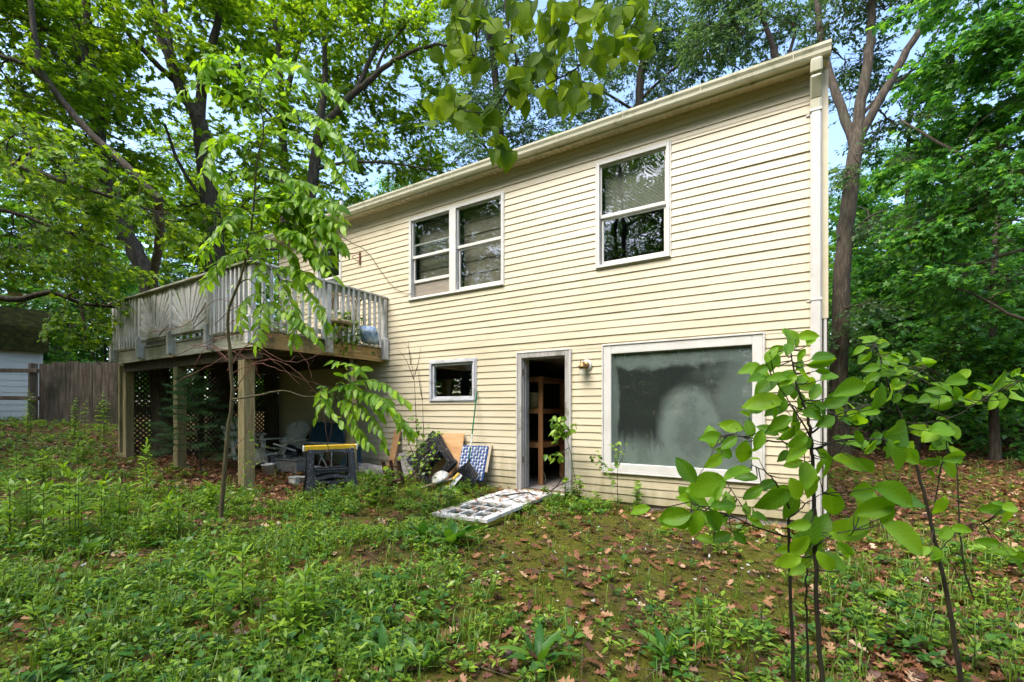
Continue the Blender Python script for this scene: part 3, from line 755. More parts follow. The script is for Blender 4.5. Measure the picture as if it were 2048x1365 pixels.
# ---------------------------------------------------------------- sawhorses
def sawhorse(name, label, spread, T, top=True):
    """folding plastic sawhorse: two moulded leg frames hinged under the top bar"""
    t = thing(name, label, 'sawhorse', T.translation, world=True, group=None)
    W, H = .74, .80
    for s in (-1,1):
        m = MB(); m.T = T @ Matrix.Translation((0,0,H-.05)) @ Matrix.Rotation(s*spread, 4, 'X') @ Matrix.Translation((0,s*.012,-(H-.05)))
        d0, d1 = (0.0,.045) if s > 0 else (-.045,0.0)
        for q in (-1,1):
            prof = [(q*(W/2-.115),.0),(q*(W/2+.02),.0),(q*(W/2+.025),.12),(q*(W/2-.005),.30),(q*(W/2+.0),.42),(q*(W/2-.015),.74),(q*(W/2-.115),.74),(q*(W/2-.105),.42),(q*(W/2-.125),.30)]
            m.prism(prof if q > 0 else prof[::-1], d0, d1, 'y')
            m.prism([(q*(W/2-.085),.05),(q*(W/2-.015),.05),(q*(W/2-.04),.70),(q*(W/2-.09),.70)], d1 if s > 0 else d0-.012, d1+.012 if s > 0 else d0, 'y')
        # arched upper rail, shelf rail, lower window frame
        xi = W/2-.118; n = 10
        arch = [(-xi+2*xi*k/n, .665+.03*math.sin(math.pi*k/n)) for k in range(n+1)]
        m.prism(arch+[(x,.735) for x,_ in arch[::-1]], d0+.004, d1-.004, 'y')
        m.box((-xi,d0+.003,.36),(xi,d1-.003,.40)); m.box((-xi,d0-.03 if s<0 else d0+.004,.402),(xi,d1-.004 if s<0 else d1+.03,.425))
        arch = [(-xi+2*xi*k/n, .235+.045*math.sin(math.pi*k/n)) for k in range(n+1)]
        m.prism(arch+[(x,z+.055) for x,z in arch[::-1]], d0+.004, d1-.004, 'y')
        m.box((-xi,d0+.004,.03),(xi,d1-.004,.075)); m.box((-xi,d0+.005,.10),(xi,d1-.005,.125))
        m.box((-.05,d0+.006,.126),(.07,d1-.006,.236)); m.box((-xi,d0+.006,.20),(xi,d1-.006,.234))
        m.build('leg_frame', MATS['black_plastic'], t)
    m = MB(); m.T = T
    if top:
        m.box((-W/2-.02,-.048,H-.075),(W/2+.02,.048,H+.015),.01); m.build('top_bar', MATS['yellow_plastic'], t)
        m = MB(); m.T = T
        for q in (-1,1): m.box((q*(W/2+.021),-.052,H-.08),(q*(W/2+.045),.052,H+.018),.01)
        m.build('end_cap', MATS['white_plastic'], t)
    else:
        m.box((-W/2-.02,-.045,H-.07),(W/2+.02,.045,H+.015),.01); m.build('top_bar', MATS['black_plain'], t)
    return t
A_, B_ = P(608,893,7.25), P(712,891,7.65)
mid = (A_+B_)/2; ang = math.atan2(B_.y-A_.y, B_.x-A_.x)
T = Matrix.Translation((mid.x,mid.y,mid.z-.80)) @ Matrix.Rotation(ang,4,'Z')
sawhorse('sawhorse', 'paint-flecked black sawhorse with yellow top bar, standing in front of the deck', rad(13), T)
o = PY(906,962,-.42)
T = frame_T((0,0,0), (.67,.20,.71), (-.05,.965,-.25), (.735,-.14,-.66))
c = T @ Vector((.0,0,.80)); T.translation = Vector(PY(884,954,-.46))-c+Vector((.02,0,.0))
sawhorse('sawhorse', 'black sawhorse tipped on its side against the plywood sheet', rad(4), T, top=False)

# ---------------------------------------------------------------- sheets, planks and pipes along the wall
def single(name, label, cat, m, mat, group=None):
    o = m.build(name, MATS[mat]); prop(o, label, cat, group); return o
m = MB(); panel(m, PY(868,866,-.06), PY(929,868,-.06), PY(917,962,-.30), PY(852,962,-.30), .018)
single('plywood_sheet', 'orange-brown plywood sheet leaning on the siding behind the tipped sawhorse', 'plywood', m, 'plywood')
m = MB(); m.bar(PY(796,861,-.05), PY(781,935,-.30), .165, .035, up=(0,-1,.3), bev=.003)
single('leaning_plank', 'tan wooden plank leaning on the siding beside the log', 'plank', m, 'plank_wood')
m = MB(); m.bar(PY(979,889,-.05), PY(969,945,-.22), .10, .04, up=(.6,-1,.2), bev=.003)
single('leaning_stud', 'pale lumber offcut leaning on the wall behind the blue lawn chair', 'plank', m, 'pale_lumber')
pl = thing('plank_pile', 'two weathered grey boards leaning beside the tan plank', 'boards', PY(806,950,-.3))
for (u0,v0,u1,v1) in ((797,909,815,952),(806,906,824,944)):
    m = MB(); m.bar(PY(u0,v0,-.12), PY(u1,v1,-.38), .10, .03, up=(.3,-1,.3), bev=.003); m.build('board', MATS['log_bark'], pl)
m = MB()
a, b = PY(708,944,-.62), PY(776,940,-.45); a.z = float(gh(a.x,a.y))+.14; b.z = float(gh(b.x,b.y))+.13
pth = [a.lerp(b,k/8)+Vector((0,rd.gauss(0,.01),rd.gauss(0,.008))) for k in range(9)]
m.tube(pth, [.13,.145,.14,.15,.14,.145,.135,.13,.11], 14)
single('fallen_log', 'thick grey rotting log lying along the foot of the wall', 'log', m, 'log_bark')
pr = thing('pipe_rack', 'three rusty brown iron pipes joined by a bar, standing in the weeds', 'pipes', PY(785,970,-1.0))
for (u,v,u2,v2) in ((766,923,776,975),(781,921,789,972),(797,922,806,968)):
    p, q = PY(u,v,-.95), PY(u2,v2,-.85)
    m = MB(); m.tube([p, p.lerp(q,.5), q, q+(q-p)*.3], .034, 12, cap=False); m.tube([p+(q-p)*.002, p+(q-p)*.3], .026, 12, cap=False)
    m.lathe([(.034,0),(.04,.0),(.04,-.03),(.034,-.03)], p+Vector((0,0,.005)), 12); m.build('pipe', MATS['iron_pipe'], pr)
m = MB(); m.tube([PY(766,934,-.93), PY(783,933,-.93), PY(802,933,-.93)], .012, 8); m.tube([PY(770,962,-.98), PY(803,960,-.95)], .03, 8); m.build('cross_bar', MATS['iron_pipe'], pr)
m = MB(); panel(m, PY(916,946,-.62), PY(925,952,-.60), PY(888,996,-.95), PY(872,990,-.95), .022)
bd = m.build('painted_board', MATS['white_paint']); prop(bd, 'white board with yellow end, lying aslant under the rake', 'board')
m = MB(); panel(m, PY(916,946,-.645), PY(919.5,948,-.64), PY(896,973,-.81), PY(890,971,-.81), .024); m.build('yellow_end', MATS['yellow_plastic'], bd)
lid = PY(880,956,-.85)
m = MB(); m.T = Matrix.Translation(lid) @ Matrix.Rotation(rad(28),4,'X') @ Matrix.Rotation(rad(-14),4,'Y')
m.lathe([(.155,-.02),(.16,-.01),(.15,.02),(.142,.022),(.138,.045),(.128,.047),(.118,.068),(.105,.07),(.085,.088),(.04,.10),(0,.102)], (0,0,0), 28)
single('ribbed_lid', 'white ribbed plastic lid lying in the weeds below the tipped sawhorse', 'lid', m, 'white_plastic')

# ---------------------------------------------------------------- leaf rake
rk = thing('leaf_rake', 'black fan rake with a long green handle leaning on the wall', 'rake', PY(938,965,-.45))
top, apx = PY(954,783,-.035), PY(938,924,-.36)
m = MB(); m.tube([top, top.lerp(apx,.62)], .0135, 8); m.build('handle', MATS['rake_green'], rk)
m = MB(); m.tube([top.lerp(apx,.62), top.lerp(apx,.80)], .0145, 8); m.build('handle_label', MATS['white_plastic'], rk)
m = MB(); m.tube([top.lerp(apx,.80), apx], .0135, 8); m.build('handle', MATS['rake_green'], rk)
tip_l, tip_r = PY(884,972,-.52), PY(968,974,-.42)
n = 24; m = MB(); fanpts = []
down = ((tip_l+tip_r)/2-apx); acr = (tip_r-tip_l)
nrm = acr.cross(down).normalized()
if nrm.y > 0: nrm = -nrm
tips = []
for k in range(n+1):
    s = k/n*2-1; th = s*rad(50)
    d = down.normalized()*math.cos(th)+acr.normalized()*math.sin(th)
    tips.append((d, down.length*(1.0+.10*(1-abs(s)))))
vs = [apx+nrm*.012]+[apx+d*(r*.80)+nrm*(.018*(k%2)) for k,(d,r) in enumerate(tips)]
m.add(vs, [(0,k+1,k+2) for k in range(n)])
m.tube([apx+d*(r*.80)+nrm*.012 for d,r in tips], .007, 6)
for k,(d,r) in enumerate(tips):
    m.tube([apx+d*.03+nrm*.02, apx+d*(r*.8)+nrm*.02], .004, 4, cap=False)
m.tube([apx-down.normalized()*.05, apx+down.normalized()*.16+nrm*.02], [.024,.018], 8)
m.build('fan_head', MATS['black_plain'], rk)
m = MB()
for k,(d,r) in enumerate(tips):
    e = apx+d*r; m.tube([apx+d*(r*.80)+nrm*.012, apx+d*(r*.95)+nrm*.012, e-nrm*-.03-d*.0], .0055, 5)
m.build('tines', MATS['black_plain'], rk)

# ---------------------------------------------------------------- folded webbed lawn chair
ch = thing('lawn_chair', 'folded lawn chair with blue and white webbing leaning on the wall', 'chair', PY(945,965,-.3))
tl,tr,br,bl = PY(925,893,-.13), PY(976,894,-.10), PY(964,962,-.30), PY(914,958,-.33)
nrm = (tr-tl).cross(bl-tl).normalized(); nrm = nrm if nrm.y < 0 else -nrm
def uvp(s, t): return (tl*(1-s)+tr*s)*(1-t)+(bl*(1-s)+br*s)*t
nu, nv = 9, 11
mb, mw = MB(), MB()
def strap(m, horiz, k, n, other, lo, hi, off):
    steps = other*2; vs = []
    for j in range(steps+1):
        q = j/steps; ph = (j+ (0 if k%2 else 2))%4
        h = .010 if ph in (0,1) else .002
        for e in (lo,hi):
            c = (k+e)/n
            s,t = (q,c) if horiz else (c,q)
            vs.append(uvp(s,t)+nrm*(h+off))
    m.add(vs, [(2*j,2*j+1,2*j+3,2*j+2) for j in range(steps)])
for k in range(nv): strap(mb, True, k, nv, nu, .06,.94, 0); strap(mw, True, k, nv, nu, .40,.60, .0025)
for k in range(nu): strap(mb, False, k, nu, nv, .06,.94, .001); strap(mw, False, k, nu, nv, .37,.63, .0035)
mb.build('webbing', MATS['web_blue'], ch); mw.build('webbing_stripe', MATS['web_white'], ch)
m = MB()
for (s0,t0),(s1,t1) in (((0,-.01),(1,-.01)),((1,0),(1,1)),((1,1),(0,1)),((0,1),(0,0))):
    m.tube([uvp(s0,t0)-nrm*.012, uvp(s1,t1)-nrm*.012], .013, 8)
m.build('tube_frame', MATS['web_blue'], ch)

# ---------------------------------------------------------------- white slatted armchairs under the deck
def adirondack():
    t = thing('garden_armchair', 'white plastic slatted armchair against the siding under the deck', 'chair', (0,0,0), world=True, group='white garden armchairs')
    m = MB()
    n = 7
    for k in range(n):
        s = (k-(n-1)/2)/((n-1)/2); x0 = s*.20; x1 = s*.30; top = .98-.12*s*s
        lean = lambda z: .20+(z-.25)*.36
        w0, w1 = .026, .041
        m.add([(x0-w0,lean(.25),.25),(x0+w0,lean(.25),.25),(x1+w1,lean(top-.03),top-.03),(x1+w1*.5,lean(top),top),(x1-w1*.5,lean(top),top),(x1-w1,lean(top-.03),top-.03)]+
              [(x0-w0,lean(.25)+.018,.25),(x0+w0,lean(.25)+.018,.25),(x1+w1,lean(top-.03)+.018,top-.03),(x1+w1*.5,lean(top)+.018,top),(x1-w1*.5,lean(top)+.018,top),(x1-w1,lean(top-.03)+.018,top-.03)],
              [(0,1,2,3,4,5),(11,10,9,8,7,6)]+[(i,i+6,(i+1)%6+6,(i+1)%6) for i in range(6)])
    for z in (.36,.66): m.bar((-.27,.245+(z-.25)*.36,z),(.27,.245+(z-.25)*.36,z),.022,.07)
    m.build('backrest', MATS['white_plastic'], t)
    m = MB()
    for k in range(6): y = -.30+k*.088; m.box((-.27,y,.38-.022*k),(.27,y+.076,.398-.022*k),.004)
    m.build('seat', MATS['white_plastic'], t)
    for q in (-1,1):
        m = MB(); m.prism([(q*.29,-.36),(q*.40,-.34),(q*.42,-.10),(q*.36,.35),(q*.28,.35)], .55, .575, 'z'); m.build('armrest', MATS['white_plastic'], t)
        m = MB(); m.box((q*.27,-.32,0),(q*.33,-.23,.549),.006); m.build('leg', MATS['white_plastic'], t)
        m = MB(); m.prism([(-.30,.36),(-.30,.28),(.42,.0),(.50,.0),(.50,.07)], q*.275, q*.31, 'x'); m.box((q*.30,.26,.16),(q*.33,.33,.549)); m.build('leg', MATS['white_plastic'], t)
    return t
c1 = adirondack()
p = PY(566,905,-.75); c1.location = (p.x,p.y,float(gh(p.x,p.y))-.02); c1.rotation_euler = (0,rad(2),rad(11))
c2 = copy_tree(c1); c2['label'] = 'white plastic armchair pushed sideways behind the rear deck post'
p = PY(520,900,-.9); c2.location = (p.x-.35,p.y-.1,float(gh(p.x,p.y))+.02); c2.rotation_euler = (0,rad(-8),rad(75))

def tapered_tub(m, c, w, d, h, t=.012, flare=1.12, rim=.02):
    """open rectangular tub with a rolled rim"""
    x,y,z = c; a,b = w/2,d/2; A,B = a*flare,b*flare
    o0 = [(x-a,y-b,z),(x+a,y-b,z),(x+a,y+b,z),(x-a,y+b,z)]; o1 = [(x-A,y-B,z+h),(x+A,y-B,z+h),(x+A,y+B,z+h),(x-A,y+B,z+h)]
    R = rim; o2 = [(x-A-R,y-B-R,z+h),(x+A+R,y-B-R,z+h),(x+A+R,y+B+R,z+h),(x-A-R,y+B+R,z+h)]; o3 = [(p[0],p[1],p[2]+.015) for p in o2]
    i3 = [(x-A+t,y-B+t,z+h+.015),(x+A-t,y-B+t,z+h+.015),(x+A-t,y+B-t,z+h+.015),(x-A+t,y+B-t,z+h+.015)]
    i0 = [(x-a+t,y-b+t,z+t),(x+a-t,y-b+t,z+t),(x+a-t,y+b-t,z+t),(x-a+t,y+b-t,z+t)]
    vs = o0+o1+o2+o3+i3+i0; fs = [(3,2,1,0),(20,21,22,23)]
    for r in range(5):
        for i in range(4): fs.append((r*4+i, r*4+(i+1)%4, r*4+4+(i+1)%4, r*4+4+i))
    m.add(vs, fs)
def ground_at(u, v, Y):
    q = PY(u,v,Y); return Vector((q.x,q.y,float(gh(q.x,q.y))))
g = ground_at(514,920,-1.55); m = MB(); m.T = Matrix.Translation(g+Vector((0,0,.10))) @ Matrix.Rotation(rad(35),4,'Z') @ Matrix.Rotation(rad(-24),4,'Y'); tapered_tub(m,(0,0,0),.36,.30,.28)
single('plastic_bin', 'cream plastic bin tipped over beside the corner post under the deck', 'bin', m, 'cream_plastic')
g = ground_at(537,940,-1.75); m = MB(); m.T = Matrix.Translation(g) @ Matrix.Rotation(rad(4),4,'X')
m.lathe([(0,.0),(.105,.0),(.112,.19),(.118,.192),(.118,.205),(.108,.205),(.10,.19),(.095,.02),(0,.02)], (0,0,0), 20)
pa = single('paint_pail', 'white paint pail with black smears standing on the dead leaves', 'pail', m, 'paint_pail')
m = MB(); hp_ = [Vector((math.cos(a)*.118, -.02-math.sin(a)*.05, .17-math.sin(a)*.11)) for a in np.linspace(0,math.pi,9)]; m.T = Matrix.Translation(g); m.tube(hp_, .003, 5); m.build('wire_handle', MATS['dark_wood'], pa)
g = ground_at(588,940,-1.25); m = MB(); m.T = Matrix.Translation(g) @ Matrix.Rotation(rad(8),4,'Z'); tapered_tub(m,(0,0,0),.52,.34,.26)
single('grey_tub', 'larger dusty grey tub on the leaves under the deck', 'tub', m, 'grey_tub')
g = ground_at(553,935,-1.05); m = MB(); m.T = Matrix.Translation(g) @ Matrix.Rotation(rad(-10),4,'Z'); tapered_tub(m,(0,0,0),.40,.36,.24)
single('grey_tub', 'smaller grey tub behind the white paint pail', 'tub', m, 'grey_tub')
g = ground_at(590,951,-1.75); m = MB(); m.T = Matrix.Translation(g) @ Matrix.Rotation(rad(6),4,'Z'); tapered_tub(m,(0,0,0),.16,.13,.12,flare=1.1,rim=.012)
single('small_tub', 'small white tub with yellow leaves in front of the grey tub', 'tub', m, 'white_plastic')
g = ground_at(606,947,-1.65); m = MB(); m.T = Matrix.Translation(g); m.lathe([(0,0),(.06,0),(.068,.12),(.072,.122),(.072,.13),(.06,.13),(.055,.02),(0,.02)], (0,0,0), 16)
single('small_tub', 'small round white pot beside the sawhorse leg', 'pot', m, 'white_plastic')
# toppled stool: crossed white legs
st = thing('folding_stool', 'overturned white folding stool with crossed legs in front of the armchair', 'stool', ground_at(568,925,-1.2))
for q in (0,.28):
    for (a,b) in (((547,888),(591,902)),((583,878),(553,911))):
        A, B = PY(a[0],a[1],-1.35+q), PY(b[0],b[1],-1.15+q); m = MB(); m.bar(A,B,.045,.025,bev=.004); m.build('leg', MATS['white_plastic'], st)
A, B = PY(565,897,-1.27), PY(565,897,-.93); m = MB(); m.tube([A,B], .012, 8); m.build('pivot_rod', MATS['white_plastic'], st)
# coiled hose
g = ground_at(548,915,-1.3); m = MB()
pts = [g+Vector((.22*math.cos(t)*(1+.05*math.sin(5*t)), .20*math.sin(t), .10+.22*abs(math.sin(t*.5+.4))+.01*t/6)) for t in np.linspace(0,6*math.pi,60)]
m.tube(pts, .013, 6); single('garden_hose', 'loosely coiled pale hose beside the overturned stool', 'hose', m, 'white_plastic')
# slatted green bistro chair
gc = thing('bistro_chair', 'folded dark green slatted chair leaning on the siding by the blue chair', 'chair', ground_at(602,905,-.35))
for (a,b) in (((588,866),(617,874)),((586,874),(617,883))):
    m = MB(); m.bar(PY(a[0],a[1],-.25), PY(b[0],b[1],-.2), .02, .075, bev=.004); m.build('back_slat', MATS['dark_green_wood'], gc)
for (a,b) in (((591,864),(588,930)),((612,870),(616,930))):
    m = MB(); m.tube([PY(a[0],a[1],-.24), PY(b[0],b[1],-.5)], .009, 6); m.build('frame_rod', MATS['iron_pipe'], gc)
for (a,b) in (((590,895),(614,897)),((589,908),(615,910))):
    m = MB(); m.bar(PY(a[0],a[1],-.36), PY(b[0],b[1],-.36), .05, .014); m.build('seat_slat', MATS['dark_green_wood'], gc)
# blue folding chair
bc = thing('folding_chair', 'dark blue folding chair with white crossed legs behind the standing sawhorse', 'chair', ground_at(655,950,-.6))
tl,tr,br,bl = PY(627,844,-.28), PY(684,848,-.22), PY(689,886,-.45), PY(619,885,-.55)
m = MB(); panel(m, tl, tr, br, bl, .03)
q_ = lambda s,t: (tl*(1-s)+tr*s)*(1-t)+(bl*(1-s)+br*s)*t
nn = (tr-tl).cross(bl-tl).normalized(); nn = nn if nn.y < 0 else -nn
m.tube([q_(.05,.16)+nn*.018, q_(.95,.16)+nn*.018], .008, 6)
m.build('back_panel', MATS['teal_plastic'], bc)
m = MB(); m.bar(PY(612,886,-.62), PY(690,889,-.5), .03, .05, bev=.005); m.build('seat_rail', MATS['white_plastic'], bc)
for (a,b) in (((630,890),(660,946)),((652,890),(632,944)),((664,890),(662,946))):
    m = MB(); m.tube([PY(a[0],a[1],-.62), PY(b[0],b[1],-.75)], .012, 8); m.build('leg', MATS['white_plastic'], bc)
m = MB(); panel(m, PY(693,908,-.38), PY(721,893,-.25), PY(724,946,-.4), PY(668,948,-.6), .02)
single('blue_board', 'dark blue slanted plastic board leaning beside the deck post', 'board', m, 'teal_plastic')
g = ground_at(634,945,-1.1); m = MB(); m.T = Matrix.Translation(g); m.box((-.08,-.05,0),(.08,.05,.17),.004)
bx_ = single('carton', 'small red and white carton behind the standing sawhorse', 'carton', m, 'white_paint')
surf('red_print', [(.3,(.30,.03,.03)),(.7,(.42,.05,.04))], rough=.6, bump=0)
m = MB(); m.T = Matrix.Translation(g); m.box((-.082,-.053,.02),(.082,-.0505,.07)); m.build('red_band', MATS['red_print'], bx_)

# ---------------------------------------------------------------- white door lying on the ground
fr, nr, nl = G(1104,1000), G(944,1071), G(838,1047)
fr = Vector(fr); nr = Vector(nr)
ex = (nr-fr); Ld = 2.03; ex.normalize(); ey = Vector((ex.y,-ex.x,0)); ey.normalize()
if (nl-nr).dot(ey) < 0: ey = -ey
ez = ex.cross(ey).normalized(); ez = ez if ez.z > 0 else -ez
Wd = .82
surf('door_paint', [(.3,(.50,.49,.46)),(.6,(.70,.695,.68))], scale=(6,6,6), rough=.5, bump=.15, dirt=(.20,.165,.11), dirt_scale=4.5, dirt_at=(.47,.68))
T = frame_T(fr+Vector((0,0,.05)), ex, ey, ez)
gd = thing('fallen_door', 'white panelled door with nine small panes lying flat before the doorway', 'door', fr)
m = MB(); m.T = T
S = .115; gl0 = Ld-.12-.82; gl1 = Ld-.12
m.box((0,0,0),(Ld,S,.045),.003); m.box((0,Wd-S,0),(Ld,Wd,.045),.003)
for a,b in ((0,.22),(gl0-.17,gl0),(gl1,Ld)): m.box((a,S+.0005,.0005),(b,Wd-S-.0005,.0445),.003)
m.build('door_leaf', MATS['door_paint'], gd)
m = MB(); m.T = T
for a,b in ((S+.001,Wd/2-.04),(Wd/2+.04,Wd-S-.001)): m.box((.221,a,.012),(gl0-.171,b,.03),.012)
m.box((.221,Wd/2-.039,.001),(gl0-.171,Wd/2+.039,.044),.003); m.build('door_panel', MATS['door_paint'], gd)
m = MB(); m.T = T
for k in (1,2):
    x = gl0+(gl1-gl0)*k/3; m.box((x-.013,S+.001,.008),(x+.013,Wd-S-.001,.040),.003)
    y = S+(Wd-2*S)*k/3
    for j in range(3): m.box((gl0+(gl1-gl0)*j/3+.014,y-.013,.009),(gl0+(gl1-gl0)*(j+1)/3-.014,y+.013,.039),.003)
m.build('muntins', MATS['door_paint'], gd)
m = MB(); m.T = T; m.add([(gl0,S,.02),(gl1,S,.02),(gl1,Wd-S,.02),(gl0,Wd-S,.02)], [(0,1,2,3)]); m.build('panes', MATS['pane_glass'], gd)

# ---------------------------------------------------------------- things on the deck
p = PY(676,610,-1.15)
wc = thing('wicker_chair', 'tan wicker chair with a tall rounded back behind the deck rail', 'chair', (p.x,p.y,DZ), world=True)
Tw = Matrix.Translation((p.x,p.y,DZ)) @ Matrix.Rotation(rad(42),4,'Z') @ Matrix.Scale(.82,4)
m = MB(); m.T = Tw; n = 24; vs = []
arc = [(math.cos(math.pi*k/n)*.44*(1+.0*k), .90+math.sin(math.pi*k/n)*.42) for k in range(n+1)]
ring = [Vector((x,.22+(z-.4)*.16,z)) for x,z in [(.30,.42)]+arc+[(-.30,.42)]]
m.tube(ring, .028, 8); 
m.tube([Vector((r.x*.72,r.y-.01,.42+(r.z-.42)*.80)) for r in ring], .018, 8); m.build('back_rim', MATS['wicker'], wc)
m = MB(); m.T = Tw
for k in range(1,len(ring)-1):
    a = ring[k]; b = Vector((a.x*.35,.22,.42)); m.tube([a,b], .006, 5)
for s in (.45,.6,.78,.9): m.tube([Vector((r.x*s,.215+(r.z-.4)*.16*s,.42+(r.z-.42)*s)) for r in ring], .006, 5)
for s in (.84,.87,.94,.97): m.tube([Vector((r.x*s,.215+(r.z-.4)*.16*s,.42+(r.z-.42)*s)) for r in ring], .010, 5)
m.build('woven_back', MATS['wicker'], wc)
m = MB(); m.T = Tw; m.lathe([(0,.36),(.32,.36),(.34,.40),(.32,.44),(0,.45)], (0,-.05,0), 20); m.build('seat', MATS['wicker'], wc)
m = MB(); m.T = Tw; m.lathe([(.20,.0),(.10,.18),(.20,.359),(.18,.359),(.08,.18),(.18,.0)], (0,-.05,0), 20); m.build('base', MATS['wicker'], wc)
p = PY(738,664,-.62)
cu = thing('cushion', 'blue and white patterned cushion on the deck by the wall', 'cushion', (p.x,p.y,DZ))
m = MB(); m.T = Matrix.Translation((p.x,p.y,DZ+.15)) @ Matrix.Rotation(rad(25),4,'X') @ Matrix.Rotation(rad(8),4,'Y'); vs=[]; n=10
for j in range(n+1):
    for i in range(n+1):
        s,t = i/n*2-1, j/n*2-1; h = .085*((1-s**4)*(1-t**4))**.5; vs.append((s*.24*(1-.06*t*t), -h, t*.19*(1-.06*s*s)))
b = len(vs); vs += [(x,-y,z) for x,y,z in vs]
fs = [(j*(n+1)+i,j*(n+1)+i+1,(j+1)*(n+1)+i+1,(j+1)*(n+1)+i) for j in range(n) for i in range(n)]
m.add(vs, fs+[tuple(b+i for i in q[::-1]) for q in fs], True); m.build('cushion_cover', MATS['cushion_blue'], cu)

# more scrap between the sawhorses
surf('black_sheet', [(.3,(.008,.008,.010)),(.7,(.03,.03,.034))], scale=(9,9,9), rough=.35, bump=.4)
g = ground_at(672,940,-1.0); m = MB(); vs=[]; n=16; r_ = random.Random(14)
g = ground_at(574,925,-.75)
for j in range(9):
    for i in range(n):
        a_ = 2*math.pi*i/n; q_2 = math.sin(math.pi*(j+.4)/8.8)**.7*(1+r_.gauss(0,.14)); vs.append((g.x+math.cos(a_)*q_2*.36, g.y+math.sin(a_)*q_2*.22, g.z+.42*(1-math.cos(math.pi*j/8))/2*(1+r_.gauss(0,.05))))
m.add(vs, [(j*n+i,j*n+(i+1)%n,(j+1)*n+(i+1)%n,(j+1)*n+i) for j in range(8) for i in range(n)], True)
single('rubbish_bag', 'crumpled black rubbish bag behind the grey tubs under the deck', 'bag', m, 'black_sheet')
for (q, lab, mt, w_) in ((((842,975),(905,958)),'short pale board lying in the weeds under the tipped sawhorse','pale_lumber',.10),(((725,962),(768,955)),'splintered grey board lying in front of the log','log_bark',.12),(((815,960),(850,925)),'rusty strip of metal poking out of the scrap by the pipes','iron_pipe',.05)):
    m = MB(); A, B = PY(q[0][0],q[0][1],-1.0), PY(q[1][0],q[1][1],-.75)
    for e in (A,B): e.z = max(e.z, float(gh(e.x,e.y))+.02)
    m.bar(A, B, w_, .022, bev=.003); single('scrap_board' if mt != 'iron_pipe' else 'metal_strip', lab, 'scrap', m, mt)
# ================================================================ ground, sky, light
def ground_mat():
    m, nt, N = nodes('forest_floor'); L = nt.links.new
    tc = N('ShaderNodeTexCoord')
    def noise(scale, detail=6, rough=.6):
        n = N('ShaderNodeTexNoise', Scale=scale, Detail=detail, Roughness=rough); L(tc.outputs['Object'], n.inputs['Vector']); return n.outputs['Fac']
    def rampf(x, stops): r = ramp(N, stops); L(x, r.inputs[0]); return r.outputs[0]
    soil = rampf(noise(14,8,.7), [(.3,(.022,.013,.007)),(.5,(.075,.042,.022)),(.62,(.14,.078,.040)),(.75,(.25,.16,.085))])
    moss = rampf(noise(34,8,.75), [(.3,(.030,.036,.005)),(.5,(.095,.094,.010)),(.7,(.17,.152,.020))])
    mk = rampf(noise(.9,7,.65), [(.36,(0,0,0)),(.50,(1,1,1))])
    # mossy lawn in front and to the right of the house, bare leaf mould under the deck and in the wood
    sx = N('ShaderNodeSeparateXYZ'); L(tc.outputs['Object'], sx.inputs[0])
    a = N('ShaderNodeMapRange'); L(sx.outputs[0], a.inputs[0]); a.inputs[1].default_value=-7; a.inputs[2].default_value=-4; a.inputs[3].default_value=.25; a.inputs[4].default_value=1
    b = N('ShaderNodeMapRange'); L(sx.outputs[1], b.inputs[0]); b.inputs[1].default_value=5; b.inputs[2].default_value=9; b.inputs[3].default_value=1; b.inputs[4].default_value=.1
    mu = N('ShaderNodeMath', operation='MULTIPLY'); L(a.outputs[0], mu.inputs[0]); L(b.outputs[0], mu.inputs[1])
    mu2 = N('ShaderNodeMath', operation='MULTIPLY'); L(mu.outputs[0], mu2.inputs[0]); L(mk, mu2.inputs[1])
    mx = N('ShaderNodeMixRGB'); L(mu2.outputs[0], mx.inputs[0]); L(soil, mx.inputs[1]); L(moss, mx.inputs[2])
    bs = N('ShaderNodeBsdfPrincipled', Roughness=.95); bs.inputs['Specular IOR Level'].default_value = .15; L(mx.outputs[0], bs.inputs['Base Color'])
    bp = N('ShaderNodeBump', Strength=.9, Distance=.03); L(noise(26,8,.75), bp.inputs['Height']); L(bp.outputs[0], bs.inputs['Normal'])
    L(bs.outputs[0], N('ShaderNodeOutputMaterial').inputs[0]); return m
def axis(lo, hi, near0, near1, fine, coarse):
    out = [lo]; 
    while out[-1] < hi:
        x = out[-1]; d = 0 if near0 <= x <= near1 else min(abs(x-near0),abs(x-near1))
        out.append(x+min(coarse, fine+d*.12))
    return np.array(out)
gx = axis(-90, 90, -14, 4, .12, 4); gy = axis(-60, 110, -7, 1, .12, 4)
XX, YY = np.meshgrid(gx, gy); ZZ = gh(XX, YY)
ZZ = ZZ+rng.normal(0,.008,ZZ.shape)*(np.hypot(XX+3,YY+3)<14)
inside = (XX > XL+.2)&(XX < XR-.1)&(YY > .45)&(YY < YB-.3); ZZ = np.where(inside, np.minimum(ZZ,-1.75), ZZ)
n1, n0 = len(gx), len(gy)
idx = np.arange(n0*n1).reshape(n0,n1)
Fq = np.stack([idx[:-1,:-1],idx[:-1,1:],idx[1:,1:],idx[1:,:-1]],-1).reshape(-1,4)
gobj = np_mesh('ground', np.stack([XX,YY,ZZ],-1).reshape(-1,3), Fq, ground_mat(), smooth=True); prop(gobj, kind='structure')
gobj['label'] = 'mossy forest floor strewn with dead leaves'

